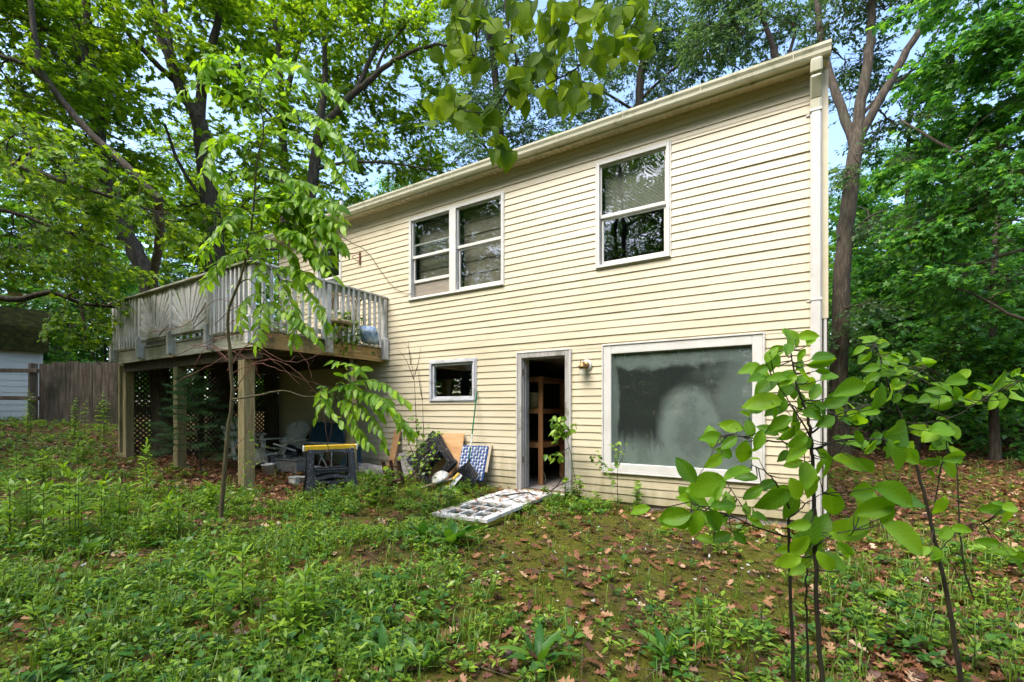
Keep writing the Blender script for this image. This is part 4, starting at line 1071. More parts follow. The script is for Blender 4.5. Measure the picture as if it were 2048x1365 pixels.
SUN_EL, SUN_AZ = rad(54), rad(196)      # azimuth measured from +Y clockwise: light comes from behind the camera, a little to the left
w = bpy.data.worlds.new('World'); sc.world = w; w.use_nodes = True
nt = w.node_tree; nt.nodes.clear()
sk = nt.nodes.new('ShaderNodeTexSky'); sk.sky_type = 'NISHITA'; sk.sun_disc = False; sk.sun_elevation = SUN_EL; sk.sun_rotation = SUN_AZ
sk.air_density = 1.0; sk.dust_density = 2.6; sk.ozone_density = 2.2
bg = nt.nodes.new('ShaderNodeBackground'); bg.inputs[1].default_value = .15
wo = nt.nodes.new('ShaderNodeOutputWorld'); nt.links.new(sk.outputs[0], bg.inputs[0]); nt.links.new(bg.outputs[0], wo.inputs[0])
sl = bpy.data.lights.new('sun', 'SUN'); sl.energy = 1.5; sl.angle = rad(40); sl.color = (1,.96,.88)
so = bpy.data.objects.new('sun', sl); COL.objects.link(so)
sd = Vector((math.sin(SUN_AZ)*math.cos(SUN_EL), math.cos(SUN_AZ)*math.cos(SUN_EL), math.sin(SUN_EL)))
so.rotation_euler = sd.to_track_quat('Z','Y').to_euler()
cam = bpy.data.cameras.new('camera'); co = bpy.data.objects.new('camera', cam); COL.objects.link(co); sc.camera = co
co.location = (0,-DW,0); co.rotation_euler = (rad(90),0,TH)
cam.sensor_width = 36; cam.lens = F/2048*36; cam.shift_y = (HV-682.5)/2048; cam.clip_end = 400; cam.clip_start = .05
sc.view_settings.view_transform = 'Standard'; sc.view_settings.look = 'None'; sc.view_settings.gamma = 1; sc.view_settings.exposure = 1.98
sc.cycles.max_bounces = 7; sc.cycles.diffuse_bounces = 4; sc.cycles.glossy_bounces = 3; sc.cycles.transmission_bounces = 4; sc.cycles.transparent_max_bounces = 8
sc.cycles.use_denoising = True; sc.cycles.caustics_reflective = False; sc.cycles.caustics_refractive = False

# ================================================================ leaf machinery
def fan(outline, centre): 
    V = [centre]+outline; n = len(outline); return np.array(V, float), np.array([(0,1+i,1+(i+1)%n) for i in range(n)])
T_OVAL = (np.array([(0,0,0),(.26,.42,.07),(0,1,-.10),(-.26,.42,.07),(0,.45,-.02)],float), np.array([(0,1,4),(1,2,4),(2,3,4),(3,0,4)]))
T_WIDE = (np.array([(0,0,0),(.38,.40,.08),(0,1,-.12),(-.38,.40,.08),(0,.45,-.02)],float), np.array([(0,1,4),(1,2,4),(2,3,4),(3,0,4)]))
T_LANCE = (np.array([(0,0,0),(.11,.35,.03),(.09,.7,.0),(0,1,-.12),(-.09,.7,.0),(-.11,.35,.03)],float), np.array([(0,1,5),(1,2,4),(1,4,5),(2,3,4)]))
T_MAPLE = fan([(0,0,0),(.40,.06,-.04),(.27,.30,.03),(.56,.55,-.06),(.20,.58,.03),(0,1,-.10),(-.20,.58,.03),(-.56,.55,-.06),(-.27,.30,.03),(-.40,.06,-.04)], (0,.36,.04))
T_OAK = fan([(0,0,0),(.10,.18,.02),(.26,.26,.10),(.10,.40,.0),(.36,.58,.13),(.11,.66,.02),(.22,.86,.12),(0,1,.06),(-.22,.86,.1),(-.11,.66,.02),(-.36,.58,.15),(-.10,.40,.0),(-.26,.26,.08),(-.10,.18,.02)], (0,.5,-.02))
T_QUAD = (np.array([(-.30,0,0),(.30,.1,.05),(.34,.9,-.05),(-.26,1,.05)],float), np.array([(0,1,2),(0,2,3)]))
def t_big(width=.55, pos=.45, cols=5, rows=9, droop=.25, fold=.18, tip=.12, heart=0.0, twist=0.0, wave=.02):
    """dense leaf blade: midrib fold, drooping tip, wavy rim, with UVs"""
    V, UV = [], []
    for j in range(rows):
        t = j/(rows-1)
        wv = width*.5*(math.sin(math.pi*min(1,t**(math.log(.5)/math.log(pos))))**.75) if 0 < t < 1 else .004
        if t > .8: wv *= 1-(t-.8)*tip*4
        for i in range(cols):
            s = i/(cols-1)*2-1
            y = t-heart*abs(s)*(1-t)**3*1.2
            V.append((s*wv, y, abs(s)*wv*fold*2-droop*t*t+twist*s*wv*t*3+wave*math.sin(t*13+s*3+twist*9)*abs(s))); UV.append((s*.5+.5, t))
    Fc = []
    for j in range(rows-1):
        for i in range(cols-1):
            a = j*cols+i; Fc += [(a,a+1,a+cols+1),(a,a+cols+1,a+cols)]
    return np.array(V,float), np.array(Fc), np.array(UV,float)
def t_mix(*a): return np.stack([q[0] for q in a]), a[0][1], a[0][2]
T_BIG = t_mix(t_big(.54,.48,tip=.16), t_big(.60,.52,5,9,.38,.12,.14,twist=.25,wave=.035), t_big(.50,.45,5,9,.10,.30,.18,twist=-.2), t_big(.58,.55,5,9,.55,.22,.16,twist=.1,wave=.03), t_big(.46,.5,5,9,-.05,.4,.17,twist=-.35))
T_HEART = t_mix(t_big(.86,.33,5,9,.18,.14,.2,heart=.14), t_big(.80,.36,5,9,.40,.25,.2,heart=.12,twist=.2,wave=.04), t_big(.92,.32,5,9,.05,.08,.2,heart=.16,twist=-.25), t_big(.74,.34,5,9,.3,.4,.2,heart=.12,twist=.1))
T_PINNA = t_mix(t_big(.36,.42,3,6,.22,.14), t_big(.32,.45,3,6,.42,.2,twist=.3), t_big(.40,.40,3,6,.08,.1,twist=-.3))
def nrmz(a): return a/np.maximum(np.linalg.norm(a,axis=1,keepdims=True),1e-9)
def leaf_verts(base, d, n, size, T):
    V, Fc = T[0], T[1]
    d = nrmz(d); x = nrmz(np.cross(d,n)); n2 = np.cross(x,d); s = np.asarray(size)[:,None,None]
    N = len(base)
    if V.ndim == 3: W = V[np.arange(N)*7 % len(V)]      # several blade shapes in turn
    else: W = np.broadcast_to(V, (N,)+V.shape)
    P_ = base[:,None,:]+s*(W[:,:,0,None]*x[:,None,:]+W[:,:,1,None]*d[:,None,:]+W[:,:,2,None]*n2[:,None,:])
    m = W.shape[1]
    Ff = (Fc[None]+(np.arange(N)*m)[:,None,None]).reshape(-1,Fc.shape[1])
    return P_.reshape(-1,3), Ff, (np.tile(T[2],(N,1)) if len(T) > 2 else None)
def leaves_obj(name, base, d, n, size, T, mat, parent=None, smooth=False):
    V, Ff, uv = leaf_verts(np.asarray(base,float), np.asarray(d,float), np.asarray(n,float), np.asarray(size,float), T)
    return np_mesh(name, V, Ff, MATS[mat], parent, smooth, uv)
def ribbon_tubes(A, B, r0, r1):
    """many thin three-sided twigs at once"""
    d = nrmz(B-A); x = nrmz(np.cross(d, np.array([[.3,.2,.9]]))); y = np.cross(d,x); ring = []
    for k in range(3):
        a = 2*math.pi*k/3; ring.append(x*math.cos(a)+y*math.sin(a))
    r0 = np.asarray(r0).reshape(-1,1) if np.ndim(r0) else r0; r1 = np.asarray(r1).reshape(-1,1) if np.ndim(r1) else r1
    V = np.stack([A+q*r0 for q in ring]+[B+q*r1 for q in ring],1)
    f = np.array([(0,1,4,3),(1,2,5,4),(2,0,3,5)])
    Ff = (f[None]+(np.arange(len(A))*6)[:,None,None]).reshape(-1,4)
    return V.reshape(-1,3), Ff

# foliage colours
leafmat('leaf_maple', [(0,(.06,.145,.012)),(.35,(.125,.25,.018)),(.75,(.21,.36,.025)),(1,(.32,.48,.038))], trans=.55, rough=.5, spec=.25, tcol=(1.7,1.5,.45))
leafmat('leaf_maple_dark', [(0,(.022,.080,.014)),(.5,(.040,.125,.020)),(1,(.08,.19,.026))], trans=.4, rough=.45, spec=.3)
leafmat('leaf_oak', [(0,(.045,.095,.038)),(.5,(.075,.145,.055)),(1,(.12,.21,.075))], trans=.38, rough=.45, spec=.35, tcol=(1.5,1.5,.7))
leafmat('leaf_right', [(0,(.036,.13,.026)),(.5,(.068,.215,.038)),(.85,(.12,.30,.05)),(1,(.20,.39,.065))], trans=.48, rough=.38, spec=.45)
leafmat('leaf_far', [(0,(.05,.13,.02)),(.5,(.10,.22,.03)),(1,(.19,.34,.04))], trans=.5, rough=.6, spec=.2)
leafmat('leaf_sapling', [(0,(.065,.18,.010)),(.5,(.15,.33,.014)),(1,(.27,.48,.022))], trans=.52, rough=.45, spec=.35, veins=True, tcol=(1.6,1.4,.4))
leafmat('leaf_heart', [(0,(.055,.115,.012)),(.5,(.14,.25,.018)),(1,(.29,.42,.03))], trans=.6, rough=.6, spec=.2, veins=True, tcol=(1.5,1.35,.5))
leafmat('leaf_pinnate', [(0,(.10,.22,.014)),(.5,(.20,.37,.02)),(1,(.30,.47,.028))], trans=.5, rough=.38, spec=.4, veins=True)
leafmat('leaf_weed', [(0,(.045,.12,.012)),(.4,(.115,.225,.018)),(.8,(.20,.33,.026)),(1,(.32,.46,.042))], trans=.38, rough=.35, spec=.45)
leafmat('leaf_weed_bright', [(0,(.13,.26,.02)),(.5,(.21,.36,.026)),(1,(.32,.46,.045))], trans=.4, rough=.4, spec=.4)
leafmat('leaf_weed_deep', [(0,(.030,.11,.020)),(.5,(.058,.17,.024)),(1,(.12,.25,.03))], trans=.35, rough=.42, spec=.3)
leafmat('grass_blade', [(0,(.07,.15,.016)),(.5,(.12,.21,.022)),(1,(.19,.28,.034))], trans=.35, rough=.45, spec=.35)
leafmat('needle', [(0,(.025,.085,.032)),(.5,(.045,.125,.042)),(1,(.09,.18,.05))], trans=.2, rough=.5, spec=.3)
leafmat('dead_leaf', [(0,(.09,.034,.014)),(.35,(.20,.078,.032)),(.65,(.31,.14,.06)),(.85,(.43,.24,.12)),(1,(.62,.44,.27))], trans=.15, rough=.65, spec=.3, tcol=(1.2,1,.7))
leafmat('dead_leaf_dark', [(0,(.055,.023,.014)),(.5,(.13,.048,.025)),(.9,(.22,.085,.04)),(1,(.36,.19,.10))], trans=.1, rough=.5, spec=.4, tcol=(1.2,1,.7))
leafmat('petal', [(0,(.55,.52,.45)),(1,(.75,.73,.68))], trans=.2, rough=.6, spec=.3, tcol=(1,1,.9))
surf('bark_grey', [(.25,(.016,.012,.008)),(.5,(.055,.042,.028)),(.75,(.13,.105,.075))], scale=(9,9,1.6), rough=.95, bump=1.0, nscale=2.2, dirt=(.05,.06,.03), dirt_scale=1.5, dirt_at=(.55,.75))
surf('bark_dark', [(.25,(.010,.008,.006)),(.5,(.032,.024,.017)),(.75,(.07,.055,.04))], scale=(10,10,2), rough=.95, bump=.8, nscale=2.2)
surf('stem_dark', [(.3,(.012,.010,.006)),(.7,(.05,.042,.022))], scale=(30,30,8), rough=.8, bump=.3)
surf('stem_green', [(.3,(.05,.075,.02)),(.7,(.10,.12,.04))], scale=(30,30,8), rough=.7, bump=.1)
surf('stem_brown', [(.3,(.055,.040,.018)),(.7,(.15,.12,.06))], scale=(30,30,5), rough=.85, bump=.4, dirt=(.07,.085,.03), dirt_scale=3)
surf('stem_red', [(.3,(.09,.03,.02)),(.7,(.22,.10,.065))], scale=(30,30,8), rough=.8, bump=.2)

DENS = 4.7; stats = [0]
RIGHT = np.array([C_,S_,0]); FWD = np.array([-S_,C_,0]); UP = np.array([0,0,1.])
def sprays(C, D, L, K, size, spread=50, droop=.25, tilt=.45, r=rng):
    """K leaves along each twig, alternate sides, roughly level blades"""
    N = len(C); D = nrmz(D); S = nrmz(np.cross(D, np.array([[0,0,1.]])+r.normal(0,.12,(N,3))))
    b, d, n, s = [], [], [], []
    for k in range(K):
        t = .12+.88*(k+r.uniform(0,.6,N))/K; side = np.where((k%2)==0,1,-1)
        a = np.radians(spread)*(1-.6*t)
        dd = D*np.cos(a)[:,None]+S*(np.sin(a)*side)[:,None]+r.normal(0,.22,(N,3)); dd[:,2] -= droop*r.uniform(.3,1.4,N)
        b.append(C+D*(np.asarray(L)*t)[:,None]+r.normal(0,.02,(N,3))); d.append(dd)
        nn = np.tile(UP,(N,1))+r.normal(0,tilt,(N,3)); n.append(nn); s.append(size*r.uniform(.65,1.2,N))
    return np.concatenate(b), np.concatenate(d), np.concatenate(n), np.concatenate(s)
def tree(name, label, limbs, blobs, leaf=.14, K=9, T=T_MAPLE, mat='leaf_maple', bark='bark_grey', group=None, dens=1.0, wind=None, flat=.35, twig=.55, cat='tree', rooted=True):
    """limbs: [(path points, r0, r1)], the first one is the trunk; blobs: [(centre, rx, ry, rz)] clumps of leafy twigs, each joined to the nearest limb"""
    base = Vector(limbs[0][0][0])
    t = thing(name, label, cat, base, group=group)
    m = MB(); pts = []
    for k,(pth, r0, r1) in enumerate(limbs):
        q = smooth_path(pth, 5, wob=.015*min(1,r0*6)); nq = len(q)
        rs = [r0+(r1-r0)*(i/(nq-1)) for i in range(nq)]
        if k == 0 and rooted: rs[0] *= 1.5; rs[1] *= 1.25; rs[2] *= 1.1
        m.tube(q, rs, 10 if r0 > .06 else 6); pts += [(p, rr) for p, rr in zip(q, rs)]
    B_, D_, N_, S_a = [], [], [], []; tw = []
    for (c, rx, ry, rz) in blobs:
        c = np.array(c, float)
        ns = int(max(12, dens*DENS*rx*rz*3.0/(K*.42*leaf*leaf))); stats[0] += ns*K
        v = nrmz(rng.normal(0,1,(ns,3))); rr = rng.uniform(0,1,ns)**.45
        # clumps inside the blob, so gaps open between them
        nc = max(5, int(ns/14)); cc = nrmz(rng.normal(0,1,(nc,3)))*(rng.uniform(.15,1,nc)**.5)[:,None]
        off = cc[rng.integers(0,nc,ns)]*.95+v*rr[:,None]*.42
        C = c+off*np.array([rx,ry,rz])
        Dv = nrmz(off)*.8+rng.normal(0,.5,(ns,3)); Dv[:,2] = Dv[:,2]*flat-.12
        if wind is not None: Dv = nrmz(Dv)*.55+np.array(wind)
        L = twig*rng.uniform(.6,1.25,ns)
        b,d,n,s = sprays(C, Dv, L, K, leaf); B_.append(b); D_.append(d); N_.append(n); S_a.append(s)
        tw.append((C-nrmz(Dv)*.15, C+nrmz(Dv)*L[:,None]*.9))
        # branch from the nearest limb point into the blob, then to the clumps
        pc = Vector(c); near = min(pts, key=lambda a: (a[0]-pc).length+max(0,a[0].z-pc.z)*.6)
        A = near[0]; r0 = max(.014, min(near[1]*.55, .02+.012*(pc-A).length))
        midp = A.lerp(pc,.5)+Vector((random.gauss(0,.12),random.gauss(0,.12),.12*(pc-A).length*.5))
        if (pc-A).length > .15: m.tube(smooth_path([A,midp,pc],4,.02), [r0, r0*.45], 6)
        for q in cc[:min(nc,14)]:
            e = pc+Vector(q*np.array([rx,ry,rz])); md = pc.lerp(e,.5)+Vector((random.gauss(0,.08),random.gauss(0,.08),random.gauss(.05,.06)))
            m.tube(smooth_path([pc,md,e],3), [r0*.42,.006], 4, cap=False)
    tr = m.build('trunk', MATS[bark], t)
    A = np.concatenate([a for a,_ in tw]); Bb = np.concatenate([b for _,b in tw])
    V, Ff = ribbon_tubes(A, Bb, .006, .0025); np_mesh('twigs', V, Ff, MATS[bark], t)
    leaves_obj('crown', np.concatenate(B_), np.concatenate(D_), np.concatenate(N_), np.concatenate(S_a), T, mat, t)
    return t
def path(*q): return [P(*a) for a in q]
def rooted(*q):
    """path whose first point is dropped to the ground"""
    p = path(*q); b = p[0]; b.z = float(gh(b.x,b.y))-.1; return p
def blob(u, v, d, rx, rz, ry=None): return (P(u,v,d), rx, ry or rx*.8, rz)
# ================================================================ trees left of and behind the deck
tree('maple_tree', 'large forked maple with a thick trunk rising right behind the deck corner',
  [(rooted((445,700,12.5),(432,560,12.5),(425,450,12.5),(412,330,12.4),(398,240,12.2)), .27,.19),
   (path((398,240,12.2),(362,180,12),(330,95,11.8),(302,20,11.6),(275,-120,11.4)), .15,.07),
   (path((398,240,12.2),(405,170,12.4),(425,90,12.6),(440,10,12.8),(455,-140,13)), .14,.06),
   (path((372,195,12.1),(345,110,12.4),(330,20,12.6),(322,-120,12.8)), .10,.05),
   (path((352,165,12),(290,105,11.6),(225,20,11.2),(190,-60,11)), .075,.035),
   (path((420,420,12.5),(360,330,12.2),(330,250,12)), .06,.03),
   (path((425,480,12.5),(480,420,12),(520,370,11.6)), .06,.025)],
  [blob(300,60,11.4,1.3,.9),blob(230,170,11.2,1.2,.7),blob(400,40,12.6,1.2,.8),blob(480,130,12.6,1.2,.8),blob(340,300,13.4,1.5,.9),blob(500,300,13,1.2,.8),
   blob(330,-60,11.5,2,1),blob(470,-80,12.6,2,1),blob(200,40,11,1.1,.8),blob(420,450,14,1.5,.8),blob(330,420,12.6,1.1,.7),blob(470,420,11.7,.8,.5),blob(400,520,14,1.4,.6)],
  leaf=.135, dens=.62)
tree('maple_tree', 'leaning maple with twin upper stems at the far left, beyond the deck rail',
  [(rooted((335,720,10.8),(300,585,10.8),(255,475,10.8),(222,380,10.8),(203,310,10.7)), .20,.15),
   (path((203,310,10.7),(185,230,10.5),(160,120,10.3),(138,-20,10.1),(125,-120,10)), .12,.07),
   (path((203,310,10.7),(198,220,10.7),(182,110,10.6),(168,-40,10.5)), .11,.07),
   (path((318,400,8.7),(255,335,8.6),(170,255,8.6),(100,170,8.5),(75,110,8.4),(55,-40,8.3)), .075,.04),
   (path((100,170,8.5),(50,130,8.4),(-10,108,8.3),(-90,70,8.2)), .045,.025),
   (path((300,585,10.8),(318,480,9.8),(318,400,8.7)), .09,.075)],
  [blob(90,60,9.3,1.1,.7),blob(170,60,11,1.1,.7),blob(20,40,9,1.1,.8),blob(40,190,8.8,.9,.5),blob(140,250,10.6,1.1,.6),blob(120,330,10.6,1.2,.6),blob(240,300,11.4,1.1,.6),
   blob(100,-60,9.6,1.8,.9),blob(250,420,12,1.3,.6),blob(215,210,10.4,.7,.4),blob(150,150,9.4,.8,.4),blob(20,120,8.6,.8,.4)],
  leaf=.115, dens=.62)
tree('maple_tree', 'low maple bough sweeping down into view from beyond the left edge',
  [(rooted((-420,820,8.5),(-380,500,8.4),(-330,250,8.3),(-300,50,8.2)), .2,.13),
   (path((-350,350,8.3),(-150,300,7.6),(0,320,7.2),(130,365,7.1),(240,400,7.2),(330,430,7.4)), .07,.012),
   (path((-360,420,8.3),(-150,420,8),(0,420,7.8),(120,460,7.8),(230,500,8)), .06,.012),
   (path((-370,480,8.4),(-150,560,9),(20,600,9.3),(100,585,9.4),(160,606,9.6),(230,615,9.9)), .08,.03),
   (path((160,606,9.6),(170,650,9.6),(172,690,9.5),(200,730,9.5)), .03,.01),
   (path((-330,250,8.3),(-150,200,7.6),(-20,215,7.3)), .06,.02)],
  [blob(30,270,7,.75,.34),blob(130,330,7,.8,.36),blob(220,380,7.1,.7,.3),blob(300,430,7.3,.6,.26),blob(60,380,7.4,.9,.4),blob(170,440,7.7,.9,.38),blob(20,470,7.9,.9,.4),blob(95,495,8.6,.9,.36),
   blob(200,530,8.8,.8,.32),blob(165,640,9.5,.7,.36),blob(-60,330,7.4,.9,.5),blob(190,600,9.8,.7,.3),blob(140,545,9,.6,.26)],
  leaf=.10, dens=.42, wind=(.62*C_,.62*S_,-.42), flat=.3, mat='leaf_maple')
tree('maple_tree', 'slim dark-stemmed maple behind the far deck corner, under the pinnate sapling',
  [(rooted((575,760,15.5),(572,500,15.5),(568,340,15.5),(566,220,15.4)), .17,.12),
   (path((566,220,15.4),(560,130,15.3),(548,20,15.2),(540,-120,15)), .10,.05),
   (path((566,220,15.4),(590,120,15.6),(612,20,15.8),(625,-120,16)), .09,.05),
   (path((568,260,15.4),(520,210,15),(470,170,14.6)), .05,.02)],
  [blob(540,60,15.4,1.5,1.0),blob(610,110,16,1.4,.9),blob(600,230,16.4,1.5,.9),blob(530,220,15,1.2,.7),blob(560,330,17,1.7,.9),blob(580,-60,15.4,2.2,1.1),blob(520,420,17,1.7,.8),blob(600,440,18,1.6,.8),blob(490,520,18,1.7,.8)],
  leaf=.15, dens=.68)
tree('maple_tree', 'spreading maple with a long curved limb reaching over the left end of the roof',
  [(rooted((600,800,14),(612,520,14),(625,360,14),(640,262,14)), .2,.15),
   (path((640,262,14),(675,222,13.8),(712,185,13.6),(752,150,13.4),(800,115,13.2),(870,90,13),(905,95,12.8)), .13,.02),
   (path((712,185,13.6),(740,120,13.6),(765,50,13.6),(775,-80,13.6)), .08,.04),
   (path((640,262,14),(650,160,14.2),(648,60,14.4),(655,-100,14.6)), .11,.05),
   (path((752,150,13.4),(770,100,13.2),(820,40,13),(860,-40,12.8)), .05,.02),
   (path((625,340,14),(700,325,14),(790,328,14.2),(890,345,14.5)), .06,.015)],
  [blob(700,60,13.8,1.2,.8),blob(780,70,13.4,1.0,.6),blob(840,60,13,.8,.5),blob(720,170,14.4,1.0,.5),blob(690,300,14.4,1.2,.5),blob(780,320,14.6,1.1,.5),blob(860,260,15,1.1,.6),blob(800,190,14.6,1.0,.5),
   blob(680,380,15,1.2,.5),blob(750,-40,13.6,1.8,.8),blob(640,60,14.4,1.1,.8),blob(880,170,14,.7,.4),blob(840,345,15,.9,.4),blob(760,240,15.5,1.2,.6),blob(650,180,15,.9,.6)],
  leaf=.125, dens=.62)
# ================================================================ oaks behind the roof
for lab, limbs, blobs in (
  ('tall fine-leaved oak behind the middle of the roof',
   [(rooted((1010,800,22),(1005,450,22),(1000,250,22),(985,100,22)), .24,.16),(path((985,100,22),(960,-20,22),(930,-200,22)), .12,.06),(path((1000,250,22),(1060,150,21),(1120,40,20.5)), .08,.03),(path((1003,330,22),(930,250,21.5),(880,190,21)), .07,.03)],
   [blob(950,60,22,2.2,1.6),blob(920,200,21.5,1.8,1.2),blob(1010,180,22.5,2,1.2),blob(980,300,22,2,1.2),blob(1080,120,21,1.8,1.2),blob(1080,260,22,1.8,1.1),blob(900,330,20,1.7,.9),blob(960,-80,22,3,1.6),blob(830,400,21,1.8,.8),blob(760,430,21,1.6,.7),blob(1020,400,22,1.6,.7)]),
  ('grey-green oak with bare looping boughs above the roof near the overhanging heart-shaped leaves',
   [(rooted((1290,800,21),(1285,400,21),(1280,180,21),(1300,60,21)), .25,.15),(path((1300,60,21),(1330,-60,21)), .1,.05),(path((1282,230,21),(1200,180,20.5),(1130,150,20)), .07,.03),(path((1280,200,21),(1360,130,20),(1430,118,19.5),(1480,140,19)), .07,.025)],
   [blob(1180,170,20.5,1.8,1.1),blob(1260,100,21,2,1.4),blob(1350,60,20.5,2,1.4),blob(1330,160,21,1.6,.9),blob(1200,270,21,1.7,.9),blob(1420,110,19.5,1.4,.8),blob(1300,-60,21,2.8,1.4),blob(1140,310,20,1.4,.7),blob(1440,20,19.5,1.5,1)]),
  ('dark-limbed oak above the right half of the roof',
   [(rooted((1590,800,17),(1575,400,17),(1560,180,17),(1548,100,16.9)), .2,.13),(path((1548,100,16.9),(1525,30,16.8),(1505,-60,16.7)), .10,.05),(path((1560,160,17),(1590,60,17.4),(1560,40,17.6),(1500,20,17.8)), .07,.03),(path((1565,200,17),(1630,120,17),(1640,20,17),(1650,-80,17)), .1,.05)],
   [blob(1480,70,17,1.3,.9),blob(1550,40,17.5,1.4,.9),blob(1420,60,17.6,1.2,.9),blob(1610,60,17.4,1.1,.7),blob(1590,-40,17,2,1),blob(1470,-40,17,1.6,.9),blob(1480,160,18,1.2,.6)])):
    tree('oak_tree', lab, limbs, blobs, leaf=.15, dens=.95, T=T_OVAL, mat='leaf_oak', bark='bark_dark', K=10)
# ================================================================ right of the house
tree('oak_tree', 'big oak with a bare dark trunk forking beside the right corner of the house',
  [(rooted((1678,880,12.2),(1680,700,12.2),(1686,520,12.2),(1700,380,12.2),(1714,285,12.2)), .215,.165),
   (path((1714,285,12.2),(1722,200,12.2),(1738,100,12.2),(1742,20,12.2),(1735,-120,12.2)), .15,.07),
   (path((1714,285,12.2),(1760,200,12),(1815,100,11.8),(1868,20,11.6),(1930,-90,11.4)), .12,.06),
   (path((1720,235,12.2),(1775,175,12.4),(1830,135,12.6),(1900,20,12.8)), .05,.02),
   (path((1712,300,12.2),(1675,195,12.6),(1648,110,12.9),(1636,20,13.1),(1625,-100,13.3)), .12,.06),
   (path((1690,500,12.2),(1730,440,12),(1775,420,11.8)), .04,.015)],
  [blob(1690,30,12.8,.9,.6),blob(1770,20,12.2,.9,.5),blob(1850,-60,11.6,1.6,.7),blob(1690,-70,12.6,1.8,.7),blob(1720,330,11.4,.6,.35),blob(1700,200,13.5,.7,.4),blob(1790,250,12.6,.8,.5),blob(1760,440,11.8,.5,.4),blob(1690,120,13.4,.6,.35),blob(1700,690,11.6,.6,.5),blob(1725,610,11.8,.5,.35),blob(1690,790,11.5,.7,.35),blob(1740,120,13,.9,.5),blob(1800,180,13,.9,.5)],
  leaf=.125, dens=.8, T=T_OVAL, mat='leaf_oak', bark='bark_grey', K=10)
tree('maple_tree', 'near maple with a drooping bare bough filling the upper right edge',
  [(rooted((2420,860,8),(2400,500,8),(2380,250,8),(2370,50,8)), .2,.14),
   (path((2390,330,8),(2200,355,8),(2040,344,8.2),(1960,330,8.4),(1890,292,8.7),(1800,240,9.2)), .07,.018),
   (path((2380,250,8),(2200,150,8),(2050,90,8.2),(1950,80,8.5)), .07,.02),
   (path((2400,460,8),(2200,500,8.2),(2050,500,8.4),(1940,530,8.8),(1860,520,9.2)), .06,.012),
   (path((2400,560,8),(2200,640,8.4),(2050,640,8.6),(1970,600,8.8),(1900,570,9)), .05,.012)],
  [blob(2010,60,8,.9,.6),blob(1930,120,8.6,.8,.5),blob(2030,200,8,.8,.5),blob(1900,220,9,.8,.5),blob(1970,300,8.6,.7,.4),blob(2030,400,8.2,.8,.5),blob(1930,420,8.8,.9,.5),blob(1840,380,9.4,.8,.5),blob(2020,560,8.6,.8,.5),
   blob(1900,560,9.2,.8,.4),blob(1960,-40,8.4,1.2,.7),blob(1860,300,9.4,.7,.4),blob(2080,300,8,.8,.8),blob(2080,100,8,.8,.8),blob(1850,470,9.4,.7,.35)],
  leaf=.12, dens=.72, mat='leaf_right', wind=(-.35*C_,-.35*S_,-.25))
for lab, limbs, blobs, dn in (
  ('leafy young maple at the edge of the wood, right of the big oak trunk',
   [(rooted((1830,900,13.5),(1825,700,13.5),(1822,500,13.5),(1815,330,13.5),(1820,200,13.5)), .10,.04),(path((1824,560,13.5),(1760,500,13.2),(1720,470,13)), .03,.01)],
   [blob(1790,330,13.5,1.1,.7),blob(1850,200,13,1.1,.8),blob(1760,520,13.5,1.0,.6),blob(1850,620,13.4,1.1,.6),blob(1760,640,13.4,1.0,.55),blob(1830,440,13.6,1.2,.7),blob(1720,600,14,.8,.5),blob(1800,730,13.6,1.2,.5)], .75),
  ('dense maple growing low at the right edge behind the small saplings',
   [(rooted((1990,880,11),(1985,700,11),(1990,520,11),(2000,380,11),(1995,250,11)), .09,.04),(path((1988,640,11),(1900,690,10.8),(1850,740,10.6)), .03,.01)],
   [blob(1990,640,10.6,1.0,.6),blob(2040,740,10.4,.9,.5),blob(1930,720,10.8,1.0,.5),blob(1880,780,11,.9,.35),blob(1990,480,11.5,1.1,.7),blob(2050,560,11,.9,.7),blob(1960,380,12,1.1,.7),blob(2010,800,10.6,.9,.3)], .8),
  ('thin-stemmed understorey maple just behind the house corner on the right',
   [(rooted((1740,870,17),(1738,700,17),(1742,520,17),(1735,420,17)), .06,.02)],
   [blob(1700,690,17,1.2,.8),blob(1760,720,17,1.3,.7),blob(1700,560,18,1.2,.8),blob(1830,690,17,1.4,.7),blob(1690,420,19,1.3,1.0),blob(1780,790,17,1.6,.4),blob(1900,640,18,1.6,.9)], .8)):
    tree('maple_tree', lab, limbs, blobs, leaf=.135, dens=dn, mat='leaf_right')
# ================================================================ the wood around: one grown tree, copied
def wood_proto(label, seed, h=14, spread=3.4, loc=(0,0), mat='leaf_far', leaf=.12, trunk_r=.2, dens=.6, nb=12, low=3.0):
    r = random.Random(seed); z0 = float(gh(*loc)); b = Vector((loc[0],loc[1],z0-.1))
    trunk = [b, b+Vector((r.gauss(0,.1),r.gauss(0,.1),h*.3)), b+Vector((r.gauss(0,.25),r.gauss(0,.25),h*.62)), b+Vector((r.gauss(0,.4),r.gauss(0,.4),h*.92))]
    limbs = [(trunk, trunk_r, trunk_r*.25)]; bl = []
    for k in range(nb):
        a = k*2.4+r.uniform(-.4,.4); zz = low+(h-low)*(k+.5)/nb; rr = spread*(1-.45*(k/nb))*r.uniform(.55,1)
        c = b+Vector((math.cos(a)*rr, math.sin(a)*rr, zz)); bl.append((c, spread*.42*r.uniform(.8,1.2), spread*.42, spread*.24*r.uniform(.8,1.3)))
    return tree('woodland_tree', label, limbs, bl, leaf=leaf, K=8, T=T_WIDE, mat=mat, bark='bark_dark', dens=dens, group='trees of the surrounding wood', twig=.8)
wa = wood_proto('bright green tree beyond the fence at the far left', 3, loc=tuple(P(60,700,24)[:2]))
wb = wood_proto('dark slender tree deep in the wood at the right', 8, h=15, spread=3.0, loc=tuple(P(1800,760,24)[:2]), mat='leaf_right', low=2.0)
